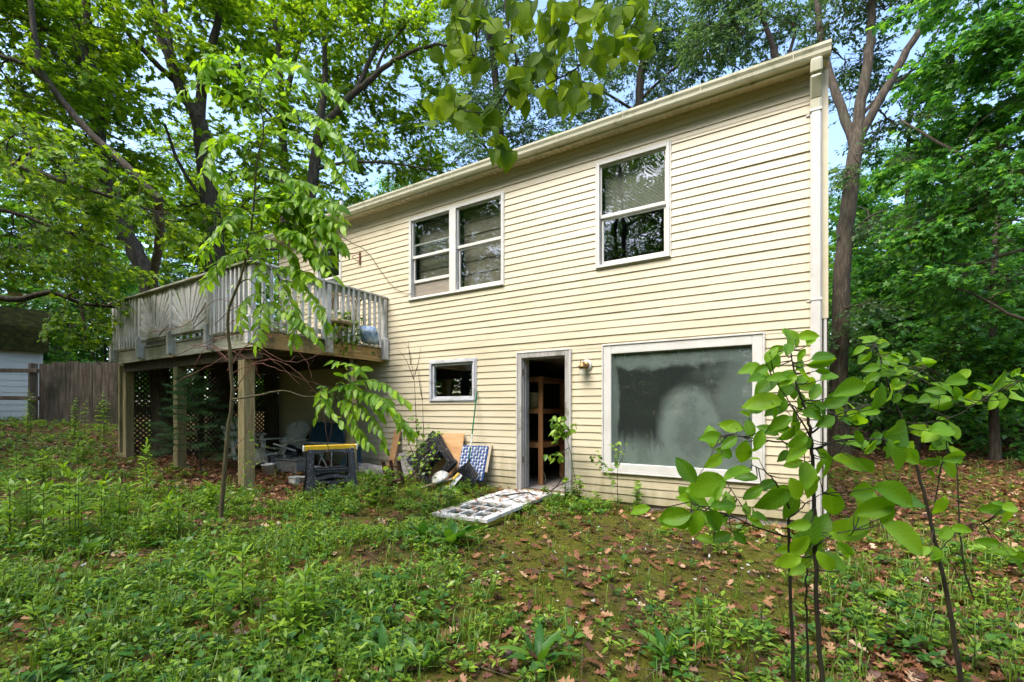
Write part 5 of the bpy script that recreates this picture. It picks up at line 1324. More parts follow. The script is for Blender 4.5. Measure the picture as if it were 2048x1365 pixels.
wc_ = wood_proto('low bushy young tree under the big trees at the right edge', 15, h=6.5, spread=2.6, loc=tuple(P(2000,800,16)[:2]), mat='leaf_right', leaf=.15, trunk_r=.06, dens=.75, nb=12, low=.35)
spots_a = [(250,700,27,'bright tree between the fence and the leaning maple'),(400,700,25,'bright tree showing through gaps above the deck rail'),(520,700,30,'bright tree far behind the deck, near the house edge'),(-150,700,20,None),(150,700,34,'tall pale tree behind the neighbouring house')]
spots_b = [(1950,780,20,'dark tree behind the dense low maple at the right edge'),(2150,780,16,None),(1700,780,30,'dark tree deep in the wood just past the house corner'),(1880,780,30,'dark tree far back between the right-hand maples'),(1500,700,30,'dark tree standing behind the ridge of the roof'),(1150,700,32,'dark tree far behind the middle of the house'),(820,700,30,'dark tree behind the left end of the roof')]
def put(src, x, y, label, k, scl=None):
    c = copy_tree(src); c.location = (x,y,float(gh(x,y))-.1); c.rotation_euler = (0,0,k*1.9); s = scl or (.9+.2*((k*37)%10)/10); c.scale = (s,s,s)
    c['label'] = label; return c
k = 1
spots_c = [(1840,800,19,'low bushy young tree behind the dark sapling stems at the right'),(1740,800,23,'low bushy young tree just past the right house corner, far back'),(2110,800,14,None),(1920,790,26,'low bushy young tree filling the gap deep in the wood at the right'),(210,760,20,'low bushy young tree behind the board fence'),(1765,800,14.5,'low bushy young tree between the big oak trunk and the dark sapling stems'),(1960,800,13.5,'low bushy young tree behind the small-leaved sapling, near the right edge'),(1860,800,16.5,'low bushy young tree on the leafy slope right of the dark stems')]
for src, lst in ((wa,spots_a),(wb,spots_b),(wc_,spots_c)):
    for (u,v,d,lab) in lst:
        p = P(u,v,d); put(src, p.x, p.y, lab or 'tree standing just outside the edge of the photograph', k); k += 1
# trees behind the photographer, seen only as reflections in the windows
for (x,y,src) in ((-19,-18,wa),(-23,-23,wb),(-27,-17,wa),(-31,-23,wa),(-24,-13,wb),(-34,-16,wa),(-20,-29,wa),(-29,-29,wb),(-15.5,-21,wa),(-36,-26,wa),(-6,-27,wa),(-12,-27,wb),(4,-25,wb),(-1,-22,wa),(12,-28,wa),(-18,-29,wa),(6,-36,wa),(-7,-38,wb),(17,-33,wa),(-6,-18.5,wc_),(-1.5,-19,wc_),(3,-17.5,wc_),(7.5,-18,wc_),(-10,-17,wc_),(12,-15,wc_),(-14,-19,wc_),(5,-20,wc_),(-4,-21,wc_),(16,-20,wc_),(0.5,-23,wc_),(10,-22,wc_),(-9,-20,wa),(-3.5,-24,wb),(3,-19,wa),(8,-25,wb),(14,-17,wa),(-16,-23,wb),(-21,-14,wa),(0,-31,wb),(10,-34,wa),(20,-26,wb),(-10,-33,wb)):
    put(src, x, y, 'tree of the wood before the house, seen only as a window reflection', k, (1.0 if src is wc_ else 1.25+.15*(k%3))); k += 1
# ---------------------------------------------------------------- far wood that closes the view
def far_wood():
    b, d, n, s = [], [], [], []
    N = 34000
    az = rng.uniform(-180,180,N); r = rng.uniform(27,50,N)
    x = -np.sin(np.radians(-az))*-r; 
    x = np.sin(np.radians(az))*r; y = np.cos(np.radians(az))*r-DW
    z = gh(x,y)+rng.uniform(0,1,N)**1.2*12
    C = np.stack([x,y,z],1)+rng.normal(0,.8,(N,3))
    keep = ~((C[:,0] > XL-1)&(C[:,0] < XR+1)&(C[:,1] < YB+2)); C = C[keep]
    D = rng.normal(0,1,(len(C),3)); D[:,2] *= .3
    b,d,n,s = sprays(C, D, 1.2*rng.uniform(.7,1.3,len(C)), 8, .42)
    o = leaves_obj('distant_woods', b, d, n, s, T_WIDE, 'leaf_far'); prop(o, 'pale green wood closing the view behind the trees', 'woods', kind='stuff')
far_wood()
# ================================================================ ground cover
def ss(a, b, x): t = np.clip((x-a)/(b-a),0,1); return t*t*(3-2*t)
_ph = rng.uniform(0,6.28,(6,2)); _fr = rng.uniform(.7,3.2,(6,2))*np.sign(rng.normal(0,1,(6,2)))
def patch(x, y, f=1.0):
    v = sum(np.sin(x*f*a[0]+y*f*a[1]+p[0]) for a,p in zip(_fr,_ph)); return .5+v/7.0
def scatter(N, dmax=17, dmin=1.5, pw=1.15):
    """random ground places in front of the camera, thinning with distance"""
    q = rng.uniform(0,1,N); d = (dmin**pw+(dmax**pw-dmin**pw)*q)**(1/pw); la = rng.uniform(-1,1,N)*(1.28*d+.5)
    x = C_*la-S_*d; y = S_*la+C_*d-DW
    ok = ~((x > XL-.05)&(x < XR+.05)&(y > -.03)&(y < YB+.2))
    # the fallen door stays clear
    rx = (x-fr.x)*ex.x+(y-fr.y)*ex.y; ry = (x-fr.x)*ey.x+(y-fr.y)*ey.y
    ok &= ~((rx > -.02)&(rx < Ld*.96)&(ry > -.02)&(ry < Wd+.02))
    return x[ok], y[ok]
def green(x, y):
    """how thickly weeds grow here, 0..1"""
    u, v = scr(x, y, gh(x,y))
    left = ss(1060,700,u); g = .06+.94*left
    litter = ss(1010,950,v)*ss(680,560,u)*ss(-5.2,-6.0,x)*(.35+.65*ss(150,260,u)); g = g*(1-.80*litter)
    under = (x > DL)&(x < DX-.2)&(y > DF+.2)&(y < 3); g = np.where(under, g*.03, g)
    wall = np.exp(-((y+.75)/.55)**2)*((x > -7)&(x < -2.2)); g = np.maximum(g, wall*.95)
    g = np.where((y > -.22)&(x < XR)&(x > -11), g*.2, g)
    fgd = ss(1130,1300,v)*.30; right = ss(1500,1700,u)*ss(1000,1150,v)*.42
    far = ss(905,865,v)*.5
    g = np.maximum(np.maximum(g,fgd), np.maximum(right,far))
    return g*np.clip(.15+1.6*(patch(x,y,1.3)-.18),.05,1)
def slope_up(n, t=.3): return np.tile(UP,(n,1))+rng.normal(0,t,(n,3))
# dead leaves
def litter(N, T, mat, name, lab, sz, flat=.35, want=None, lift=.012):
    x, y = scatter(N, 15)
    if want is not None: k = rng.uniform(0,1,len(x)) < want(x,y); x, y = x[k], y[k]
    n = len(x); b = np.stack([x,y,gh(x,y)+lift+rng.uniform(0,.02,n)],1); a = rng.uniform(0,2*np.pi,n)
    d = np.stack([np.cos(a),np.sin(a),rng.normal(.05,.22,n)],1)
    o = leaves_obj(name, b, d, slope_up(n,flat), sz*rng.uniform(.6,1.25,n), T, mat); prop(o, lab, 'leaves', kind='stuff'); return o
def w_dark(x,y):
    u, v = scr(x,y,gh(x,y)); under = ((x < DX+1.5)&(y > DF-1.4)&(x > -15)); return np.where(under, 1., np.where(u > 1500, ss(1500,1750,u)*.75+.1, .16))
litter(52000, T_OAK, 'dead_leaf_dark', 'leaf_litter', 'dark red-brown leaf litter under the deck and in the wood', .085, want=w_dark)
def w_light(x,y):
    u, v = scr(x,y,gh(x,y)); under = ((x < DX+.8)&(y > DF-.6)&(x > -15)); wall = (y > -.9)&(y < -.05)&(x > -8)
    return np.where(wall, .8, np.where(under, .75, .20+.30*ss(1500,1800,u)))
litter(26000, T_OAK, 'dead_leaf', 'fallen_leaves', 'tan fallen oak leaves lying between the weeds', .10, flat=.4, want=w_light, lift=.02)
# white petals
x, y = scatter(900, 8); u_, v_ = scr(x,y,gh(x,y)); k = (rng.uniform(0,1,len(x)) < np.where(u_ > 700,.55,.25))&(v_ > 1030); x, y = x[k], y[k]; n = len(x)
b = np.repeat(np.stack([x,y,gh(x,y)+.02],1),3,0)+rng.normal(0,.006,(n*3,3)); d = rng.normal(0,1,(n*3,3)); d[:,2] = abs(d[:,2])*.5
o = leaves_obj('fallen_petals', b, d, slope_up(n*3,.6), .026*rng.uniform(.6,1.2,n*3), T_WIDE, 'petal'); prop(o, 'small white fallen blossoms on the moss', 'petals', kind='stuff')
# twigs on the ground
x, y = scatter(1500, 9); n = len(x); A = np.stack([x,y,gh(x,y)+.02],1); a = rng.uniform(0,6.28,n); L_ = rng.uniform(.08,.45,n)
Bq = A+np.stack([np.cos(a)*L_,np.sin(a)*L_,rng.normal(.01,.02,n)],1); V, Ff = ribbon_tubes(A,Bq,.005,.002)
o = np_mesh('dead_twigs', V, Ff, MATS['stem_brown']); prop(o, 'thin dead twigs scattered over the ground', 'twigs', kind='stuff')
nq = 110; qx = rng.uniform(.0,1,nq)**1.6*Ld; qy = rng.uniform(.02,Wd-.02,nq); a = rng.uniform(0,6.28,nq)
b = np.array(fr)+np.array([0,0,.05])+np.outer(qx,np.array(ex))+np.outer(qy,np.array(ey))+np.outer(np.full(nq,.05),np.array(ez))
o = leaves_obj('door_litter', b, np.stack([np.cos(a),np.sin(a),rng.normal(.08,.15,nq)],1), slope_up(nq,.3), .07*rng.uniform(.5,1.2,nq), T_OAK, 'dead_leaf'); prop(o, 'dead leaves lying on the fallen white door', 'leaves', kind='stuff')
# weeds: several leaves round a short stem
def weeds(N, T, mat, name, lab, hgt, size, K, elev=(5,40), dmax=15, want=green, stems=True, pw=1.15):
    x, y = scatter(N, dmax, pw=pw); g = want(x,y); k = rng.uniform(0,1,len(x)) < g; x, y, g = x[k], y[k], g[k]; n = len(x)
    base = np.stack([x,y,gh(x,y)],1); h = hgt*rng.uniform(.35,1.3,n)*(.6+.5*g); lean = rng.normal(0,.18,(n,3)); lean[:,2] = 1
    b,d,nn,s = [],[],[],[]; ph = rng.uniform(0,6.28,n)
    for j in range(K):
        t = .35+.65*(j+.5)/K; a = ph+j*2.4+rng.normal(0,.25,n); e = np.radians(rng.uniform(*elev,n))
        dd = np.stack([np.cos(a)*np.cos(e),np.sin(a)*np.cos(e),np.sin(e)],1)
        b.append(base+lean*(h*t)[:,None]+dd*.006); d.append(dd); nn.append(np.tile(UP,(n,1))-dd*.2+rng.normal(0,.28,(n,3))); s.append(size*rng.uniform(.6,1.25,n)*(1-.25*abs(t-.6)))
    o = leaves_obj(name, np.concatenate(b), np.concatenate(d), np.concatenate(nn), np.concatenate(s), T, mat); prop(o, lab, 'weeds', kind='stuff')
    if stems:
        V, Ff = ribbon_tubes(base, base+lean*h[:,None], .0028, .0016); np_mesh('stems', V, Ff, MATS['stem_green'], o)
weeds(30000, T_OVAL, 'leaf_weed', 'ground_cover', 'mid green leafy weeds covering the yard', .12, .055, 8)
weeds(4200, T_LANCE, 'leaf_weed_bright', 'lance_leaved_weeds', 'bright narrow-leaved weeds among the ground cover', .19, .072, 11, elev=(-5,45))
weeds(11000, T_WIDE, 'leaf_weed_deep', 'broad_leaved_weeds', 'deep green broad-leaved weeds among the ground cover', .11, .07, 5)
weeds(16000, T_OVAL, 'leaf_weed_bright', 'tiny_seedlings', 'tiny seedlings dotted over the moss', .035, .028, 4, elev=(0,25), dmax=9, want=lambda x,y: .12+.5*green(x,y), stems=False)
weeds(3000, T_MAPLE, 'leaf_weed', 'maple_seedlings', 'maple seedlings along the foot of the wall', .22, .10, 7, want=lambda x,y: green(x,y)*np.exp(-((y+.9)/1.2)**2))
# grass and moss tufts
def grass(N, name, lab, hgt, want, mat='grass_blade', blades=7, wdt=.0035):
    x, y = scatter(N, 11); k = rng.uniform(0,1,len(x)) < want(x,y); x, y = x[k], y[k]
    x = np.repeat(x,blades)+rng.normal(0,.025,len(x)*blades); y = np.repeat(y,blades)+rng.normal(0,.025,len(y)*blades); n = len(x)
    a = rng.uniform(0,6.28,n); h = hgt*rng.uniform(.4,1.3,n); o_ = np.stack([np.cos(a),np.sin(a),np.zeros(n)],1); sd_ = np.stack([-np.sin(a),np.cos(a),np.zeros(n)],1)*wdt
    b = np.stack([x,y,gh(x,y)-.005],1); bend = rng.uniform(.15,.9,n)[:,None]
    p1 = b+UP*(h*.55)[:,None]+o_*(h*.18)[:,None]*bend; p2 = b+UP*(h*.88)[:,None]+o_*(h*.55)[:,None]*bend; p3 = b+UP*(h*.92)[:,None]+o_*(h*.95)[:,None]*bend
    V = np.stack([b-sd_,b+sd_,p1-sd_*.9,p1+sd_*.9,p2-sd_*.6,p2+sd_*.6,p3],1).reshape(-1,3)
    f = np.array([(0,1,3),(0,3,2),(2,3,5),(2,5,4),(4,5,6)]); Ff = (f[None]+(np.arange(n)*7)[:,None,None]).reshape(-1,3)
    o = np_mesh(name, V, Ff, MATS[mat]); prop(o, lab, 'grass', kind='stuff')
grass(14000, 'grass', 'thin wild grass growing through the weeds', .17, lambda x,y: .03+green(x,y)*.75)
surf('moss_tip', [(.3,(.05,.075,.008)),(.7,(.13,.14,.015))], scale=(3,3,3), rough=.95, bump=0)
grass(30000, 'moss', 'low moss carpet on the bare ground', .022, lambda x,y: np.clip(1.3*(patch(x,y,2.1)-.15),0,1)*ss(-6.5,-4.5,x)*ss(3,1,y), mat='moss_tip', blades=9, wdt=.004)

# ================================================================ single plants one can point to
def clump(u, v, label, n, size, T, mat, elev=(35,75), name='broadleaf_plant', cat='plant', stem=.03):
    g = G(u,v); t = thing(name, label, cat, g)
    a = np.arange(n)*2.4+rng.uniform(0,6); e = np.radians(rng.uniform(*elev,n)); d = np.stack([np.cos(a)*np.cos(e),np.sin(a)*np.cos(e),np.sin(e)],1)
    b = np.array(g)+d*stem; nn = np.tile(UP,(n,1))*.5-d*.1+np.stack([np.cos(a),np.sin(a),a*0],1)*-.5+rng.normal(0,.15,(n,3))
    leaves_obj('leaves', b, d, nn, size*rng.uniform(.7,1.15,n), T, mat, t, True)
    m = MB()
    for k in range(n): m.tube([Vector(g)-Vector((0,0,.02)), Vector(b[k])+Vector(d[k])*.01], .004, 5)
    m.build('stems', MATS['stem_green'], t); return t
T_STRAP = t_mix(t_big(.30,.45,3,8,.30,.25), t_big(.26,.5,3,8,.6,.3,twist=.3), t_big(.34,.5,3,8,.1,.2,twist=-.3), t_big(.28,.55,3,8,.8,.2,twist=.1))
for (u,v,lab,n,s) in ((1075,1345,'upright glossy strap-leaved plant at the bottom edge, centre',7,.21),(770,1345,'arching strap-leaved plant at the bottom edge, left of centre',8,.18),(845,1350,'pale-veined strap-leaved plant beside the arching one at the bottom edge',7,.17),
    (905,1096,'big lily-like clump covering the near end of the fallen white door',17,.30),(845,1085,'lily-like clump at the left corner of the fallen white door',11,.26),(1335,1330,'dark glossy plant among fallen blossoms at the bottom right of centre',9,.16),
    (1130,1165,'small strap-leaved plant on the moss below the fallen door',5,.10),(170,1110,'long-leaved plant among the weeds at the left',8,.20),(620,1330,'low strap-leaved tuft at the bottom edge, left',7,.16)):
    clump(u,v,lab,n,s,T_STRAP,'leaf_weed_deep')
def spire(u, v, h, label, nl=26, ls=.13, mat='leaf_weed_bright', lean=(0,0), stems=1, T=T_LANCE, name='tall_weed', elev=(-10,45), d=None):
    g = G(u,v) if d is None else d; t = thing(name, label, 'plant', g); b,dd,nn,s = [],[],[],[]
    for q in range(stems):
        o_ = Vector((random.gauss(0,.10)*(stems>1),random.gauss(0,.10)*(stems>1),0)); o_.z = float(gh(g.x+o_.x,g.y+o_.y))-g.z; hh = h*random.uniform(.75,1.05) if stems > 1 else h
        p = smooth_path([g+o_, g+o_+Vector((lean[0]*.3*hh+random.gauss(0,.02),lean[1]*.3*hh,hh*.5)), g+o_+Vector((lean[0]*hh,lean[1]*hh,hh))],5)
        m = MB(); m.tube(p, [.006,.002], 5); m.build('stem', MATS['stem_green'], t)
        for k in range(nl):
            f = .18+.82*k/(nl-1); c = p[min(len(p)-1,int(f*(len(p)-1)))]; a = k*2.4+q; e = math.radians(random.uniform(*elev)+25*(f > .9))
            di = Vector((math.cos(a)*math.cos(e),math.sin(a)*math.cos(e),math.sin(e))); b.append(c); dd.append(di); nn.append(Vector((0,0,1))-di*.2+Vector((random.gauss(0,.2),random.gauss(0,.2),0))); s.append(ls*random.uniform(.7,1.1)*(1.05-.5*abs(f-.5)))
    leaves_obj('leaves', b, dd, nn, s, T, mat, t); return t
for (u,v,h,lab,st) in ((306,1010,.85,'tall pale-tipped weed before the middle deck post',2),(130,1090,.75,'group of tall weeds beside the leaf-strewn patch at the left',5),(40,1085,.65,'tall weeds at the left edge below the rail fence',5),(215,1060,.55,'upright weeds just right of the tall group at the left',4),
    (420,1030,.40,'slender weed at the foot of the pinnate sapling',2),(470,1230,.42,'narrow-leaved weed near the bottom, left of centre',1),(640,1270,.40,'grassy upright weed near the bottom, under the white blossoms',1),(548,1290,.34,'dark narrow-leaved weed at the bottom left, in a shaded hollow',1),(340,1080,.45,'bushy weeds in front of the dark leaf litter',3)):
    spire(u,v,h,lab,stems=st+1,nl=34,ls=.15)
for (u,v,lab,n,h) in ((75,985,'yellow-green shrub with flat leafy sprays at the left edge, before the fence',7,.6),(170,930,'low yellow-green shrub before the board fence',4,.45),(205,878,'leafy seedling climbing the board fence beside the deck post',6,1.25),(150,880,'leafy seedling in front of the middle of the board fence',4,1.0),(60,872,'spindly seedling in front of the rail fence and shed',4,1.1)):
    spire(u,v,h,lab,nl=24,ls=.12,stems=n,T=T_OVAL,name='shrub',elev=(-15,20))
spire(760,1010,.5,'leafy maple seedling hiding the foot of the standing sawhorse',nl=18,ls=.13,mat='leaf_weed',stems=5,T=T_MAPLE,name='seedling',elev=(-20,30))
spire(1150,1010,.42,'maple seedlings at the right foot of the door frame',nl=12,ls=.12,mat='leaf_weed',stems=5,T=T_MAPLE,name='seedling',elev=(-20,30))
spire(1265,1025,.40,'leafy seedlings against the siding under the big fogged window',nl=12,ls=.11,mat='leaf_weed',stems=5,T=T_MAPLE,name='seedling',elev=(-20,30))
spire(900,1025,.36,'leafy seedlings in front of the black rake',nl=12,ls=.11,mat='leaf_weed',stems=6,T=T_MAPLE,name='seedling',elev=(-20,30))
for (u,v,lab) in ((1430,1110,'small seedlings on the moss left of the broad-leaved sapling'),(1480,1290,'leafy seedlings between the sapling stems at the bottom right'),(1790,1290,'pale seedlings right of the sapling stems at the bottom'),(1960,1220,'seedlings on the leaf litter at the right edge')):
    spire(u,v,.20,lab,nl=9,ls=.075,mat='leaf_weed_bright',stems=8,T=T_OVAL,name='seedling',elev=(-5,30))

# ---------------------------------------------------------------- leaves placed by eye, joined to their twigs by stalks
def eye_plant(name, label, twigs, leaves, T, mat, stemmat, dep, jit=.10, up=.62, cat='sapling', scale=1.0, off=(0,0), k=1.0, base=None, more=0):
    """twigs: [(list of (u,v), r0, r1, depth)], leaves: [(u,v,length,angle)] read off the photo in a zoomed window (off, k)"""
    pts = []; m = MB(); tw = []
    for (q, r0, r1, dd) in twigs:
        p = [P(off[0]+a*k, off[1]+b_*k, (dd[i] if isinstance(dd,(list,tuple)) else dd)) for i,(a,b_) in enumerate(q)]
        tw.append((smooth_path(p,6,.0015), r0, r1))
    t = thing(name, label, cat, tw[0][0][0] if base is None else base)
    for p,r0,r1 in tw: m.tube(p, [r0,r1], 7); pts += p
    b,d,n,s = [],[],[],[]
    rr = random.Random(5)
    rx_ = random.Random(8); leaves = list(leaves)+[(u+rx_.gauss(0,.38*l),v+rx_.gauss(0,.38*l),min(l,180)*rx_.uniform(.6,.95),a+rx_.gauss(0,40)) for u,v,l,a in leaves if rx_.random() < more]
    for (u,v,l,ang) in leaves:
        c0 = P(off[0]+u*k, off[1]+v*k, dep)
        near = min(pts, key=lambda a: (a-c0).length); dz = (near-Vector((0,-DW,0))).dot(Vector(FWD)); de = dz+rr.uniform(-jit,jit)
        c0 = P(off[0]+u*k, off[1]+v*k, de); A = math.radians(ang); Lm = l*k/F*de*scale
        fw = rr.uniform(-.45,.35); di = Vector(RIGHT*math.cos(A)+UP*math.sin(A)+FWD*fw); Lr = Lm*rr.uniform(1.0,1.1); di.normalize()
        bb = c0-di*Lr*.5
        nn = Vector(UP*up-FWD*1.0+RIGHT*rr.gauss(0,.4)+UP*rr.gauss(0,.35))
        b.append(bb); d.append(di); n.append(nn); s.append(Lr)
        near = min(pts, key=lambda a: (a-bb).length)
        if (near-bb).length < .30: m.tube([near, near.lerp(bb,.5)+Vector((0,0,-.006)), bb+di*.004], [.0024,.0012], 4, cap=False)
    m.build('stem', MATS[stemmat], t); leaves_obj('leaves', b, d, n, s, T, mat, t, True); return t
Z8 = (1160,600); K8 = .3517
L1 = [(1190,220,140,80),(1295,210,115,5),(1115,310,120,40),(1090,345,110,-100),(995,380,125,170),(1010,440,110,190),(1245,355,120,60),(1370,355,140,15),(1270,400,110,-60),(1200,430,110,150),(1060,480,160,215),(1120,450,110,170),(1275,490,150,10),(1180,500,120,200),(1060,572,180,170),(1120,620,130,200),(1345,620,160,0),(1310,660,120,-20),(1260,580,110,-90),(1150,690,120,200),(1220,700,80,-90),(1460,570,170,30),(1530,520,180,20),(1560,600,150,-20),(1590,690,120,-60),(1480,650,120,-40),(1650,640,110,10),(1200,770,170,170),(1250,800,110,200),(870,720,120,165),(965,730,110,100),(745,785,140,185),(845,815,120,220),(930,865,130,-100),(1010,845,90,-110),(1070,740,110,150),(1230,880,130,-140),(1210,930,110,200),(1400,900,140,-50),(1535,915,180,-10),(1400,960,130,-80),(1285,1000,170,-100),
 (890,1000,210,200),(740,1045,210,185),(1120,1130,190,210),(1230,1080,160,-60),(1430,1150,190,-70),(650,1130,120,150),(760,1160,110,80),(830,1165,100,10),(660,1255,130,200),(545,1235,170,200),(780,1265,140,200),(950,1195,70,90),(1040,1230,130,0),(1000,1265,110,-30),(1060,1060,140,200),(980,1100,130,215),(1590,800,210,5),(1420,430,110,30),(1340,520,120,60),(1400,700,120,-30),(1130,570,110,150),(1500,800,120,-15),(1620,820,130,-20)]
zz = lambda x,y: (1300+x*.5603-1160)/.3517
def z1(x, y): return ((1300+x*.5603-1160)/.3517, (600+y*.5603-600)/.3517)
for (x,y,l,a) in ((920,850,280,-32),(870,700,160,-20),(860,560,120,-60),(900,480,160,0),(950,540,120,-30),(640,930,120,150),(700,830,140,10),(540,860,110,170),(500,930,80,190),(570,830,120,100),(530,960,70,200),(760,690,120,5),(800,750,130,20),(690,870,110,-40),(610,820,100,60),(160,715,110,160),(230,730,80,90),(275,735,70,30),(90,775,120,190),(165,790,90,240),(235,790,110,-40),(250,850,80,200),(315,850,60,-50)):
    q = z1(x,y); L1.append((q[0],q[1],min(l,170)*.5603/.3517,a))
D1 = 1.62
tw1 = [([(1395,2350),(1350,1800),(1335,1300),(1325,1000),(1318,850),(1300,700),(1270,590),(1230,480),(1212,380),(1195,270)], .0085,.002, D1),
 ([(1320,850),(1200,820),(1050,800),(900,775),(800,770)], .004,.0015, D1),([(1320,850),(1480,800),(1600,790),(1720,795)], .004,.0015, D1),([(1308,770),(1400,690),(1500,640),(1650,600)], .004,.0015, D1),
 ([(1285,640),(1200,600),(1120,570)], .003,.0012, D1),([(1340,1400),(1450,1330),(1560,1310)], .003,.0015, D1),([(1310,780),(1230,640),(1120,480)], .0035,.0012, D1),
 ([(1215,2350),(1205,1900),(1190,1500),(1185,1250),(1190,1180)], .0075,.004, D1+.12),([(1185,1350),(1000,1290),(850,1230),(700,1180),(620,1150)], .0035,.0014, D1+.1),([(1190,1190),(1140,1080),(1060,980),(980,940)], .004,.0014, D1+.05),([(1188,1240),(1300,1150),(1380,1100)], .003,.0012, D1+.05),
 ([(950,1215),(900,1140),(860,1080)], .0022,.0012, D1+.05),([(1300,2350),(1290,1900),(1285,1650),(1290,1500)], .005,.003, D1+.2)]
eye_plant('broadleaf_sapling', 'near bright green broad-leaved sapling in front of the fogged window corner', tw1, L1, T_BIG, 'leaf_sapling', 'stem_dark', D1, jit=.14, off=Z8, k=K8, scale=1.0, more=1.3, base=Vector((P(1640,1365,D1).x,P(1640,1365,D1).y,-1.5)))
Z1 = (1300,600); K1 = .5603
L2 = [(780,140,50,150),(828,155,45,-10),(760,178,50,190),(765,205,50,200),(825,195,50,-80),(865,205,45,0),(908,222,55,5),(980,230,60,10),(958,262,80,0),(800,240,50,180),(850,260,60,190),(790,280,60,200),(880,310,60,200),(930,300,60,-10),(870,330,60,-60),(1000,350,70,190),(1040,310,70,150),(1090,300,80,10),(1080,330,70,-30),(1130,355,60,0),(1040,360,70,200),(1190,310,70,150),(1240,290,80,60),(1290,280,80,10),(1330,260,60,20),(1290,320,80,-20),(1250,360,60,-90),(1210,340,60,190),(1050,460,90,10),(1000,470,70,180),(1060,490,90,-10),(1030,520,70,200),(1080,565,80,10),(1040,590,70,-60),(1010,580,60,200),(830,230,50,90),(900,250,50,30),(810,330,55,220),(1160,340,55,200),(980,455,60,150)]
D2 = 2.35
tw2 = [([(1135,1500),(1100,1280),(1060,1050),(1020,880),(985,720),(950,590),(900,430),(860,330),(830,230),(800,150)], .0125,.002, D2),([(905,440),(1000,440),(1100,410),(1200,350),(1320,290)], .004,.0015, D2),([(870,350),(930,290),(985,240)], .003,.0012, D2),([(1000,800),(1040,600),(1060,540),(1050,470)], .004,.0015, D2),([(960,620),(1010,600),(1070,570)], .003,.0012, D2),
 ([(1150,1050),(1120,950),(1105,780),(1095,600),(1085,540)], .006,.002, D2+.4),([(1030,900),(1100,830),(1190,800)], .003,.0012, D2)]
eye_plant('broadleaf_sapling', 'small-leaved sapling with two dark stems at the right, before the wood', tw2, L2+[(1060,830,70,30),(1110,820,60,0),(1020,920,60,200),(1060,930,60,-20),(1240,745,70,180),(1290,740,70,10),(1260,900,70,180),(1310,920,70,-10)], T_BIG, 'leaf_sapling', 'stem_dark', D2, jit=.16, off=Z1, k=K1, scale=1.05, more=1.1, base=Vector((P(1920,1365,D2).x,P(1920,1365,D2).y,-1.48)))
# ---------------------------------------------------------------- heart-leaved bough hanging in from above
Z2 = (650,0); K2 = .3443; D3 = 2.7
cl = [(990,800,3),(1050,900,3),(980,700,3),(720,620,3),(740,560,4),(660,660,4),(800,700,3),(900,700,4),(1130,560,4),(1200,500,3),(1340,600,5),(1420,600,4),(1540,560,3),(1420,520,4),(880,390,4),(820,250,4),(730,290,4),(760,170,4),(870,130,4),(960,90,4),(1040,200,4),(1060,290,3),(1230,350,4),(1310,340,4),(1250,430,3),(1370,250,4),(1330,170,4),(1230,150,3),(1570,350,4),(1640,290,4),(1730,310,5),(1820,260,5),(1840,180,4),(1700,230,3),(1600,150,3),(1560,80,3),(1480,230,2),(1400,40,4),(1210,50,3),(1130,150,3),(1090,40,3),(820,50,4),(770,20,3),(690,0,2),(1330,60,3),(1620,20,4),(1750,90,4),(1840,50,3),(1150,420,3),(1090,520,2),(1500,60,3)]
rc = random.Random(21); L3 = []
for (x,y,n_) in cl:
    for q in range(n_+1): L3.append((x+rc.gauss(0,34), y+rc.gauss(0,30)+20, rc.uniform(80,125), -90+rc.gauss(0,48)))
tw3 = [([(1030,-500),(1045,-60),(1062,150),(1110,350),(1082,470),(1015,590),(950,645),(830,650),(730,600)], .009,.002, D3),([(960,640),(985,740),(1000,850)], .003,.0014, D3),
 ([(1470,-500),(1478,-60),(1490,170),(1512,300),(1470,390),(1350,460),(1245,512),(1180,430),(1112,345)], .0085,.0022, D3+.15),([(1485,120),(1380,170),(1230,230),(1170,310)], .004,.0018, D3+.1),
 ([(960,-300),(945,-20),(905,130),(870,300),(880,390)], .0055,.0015, D3-.1),([(905,130),(820,190),(760,260)], .003,.0014, D3-.1),([(1660,-400),(1640,30),(1700,130),(1800,160),(1850,220)], .005,.0015, D3+.2),([(1505,260),(1600,300),(1730,300)], .0035,.0014, D3+.2),
 ([(1350,460),(1340,540),(1380,600)], .003,.0014, D3+.1),([(1470,390),(1480,480),(1530,550)], .003,.0014, D3+.1),([(830,-300),(820,0),(790,60)], .004,.0015, D3-.1),([(1330,-300),(1340,20),(1330,100)], .004,.0015, D3+.1),([(1090,470),(1130,520),(1200,500)], .003,.0014, D3)]
ht = eye_plant('heart_leaved_bough', 'bough of large yellow-green heart-shaped leaves hanging from above the picture', tw3, L3, T_HEART, 'leaf_heart', 'stem_dark', D3, jit=.22, up=.25, off=Z2, k=K2, scale=.9, cat='tree', base=Vector((3.2,-8.5,-1.4)))
m = MB(); e1 = [P(650+1030*K2,-500*K2,D3), P(650+1470*K2,-500*K2,D3+.15), P(650+960*K2,-300*K2,D3-.1), P(650+1660*K2,-400*K2,D3+.2), P(650+830*K2,-300*K2,D3-.1), P(650+1330*K2,-300*K2,D3+.1)]
hub = Vector((1.2,-6.2,4.0))
m.tube(smooth_path([(3.2,-8.5,-1.5),(3.15,-8.4,.6),(2.8,-8.0,2.6),(2.2,-7.2,3.6),hub],6), [.13,.035], 10)
for e in e1: m.tube(smooth_path([hub, hub.lerp(e,.5)+Vector((0,0,.25)), e],5), [.03,.008], 7)
m.build('trunk', MATS['bark_grey'], ht)

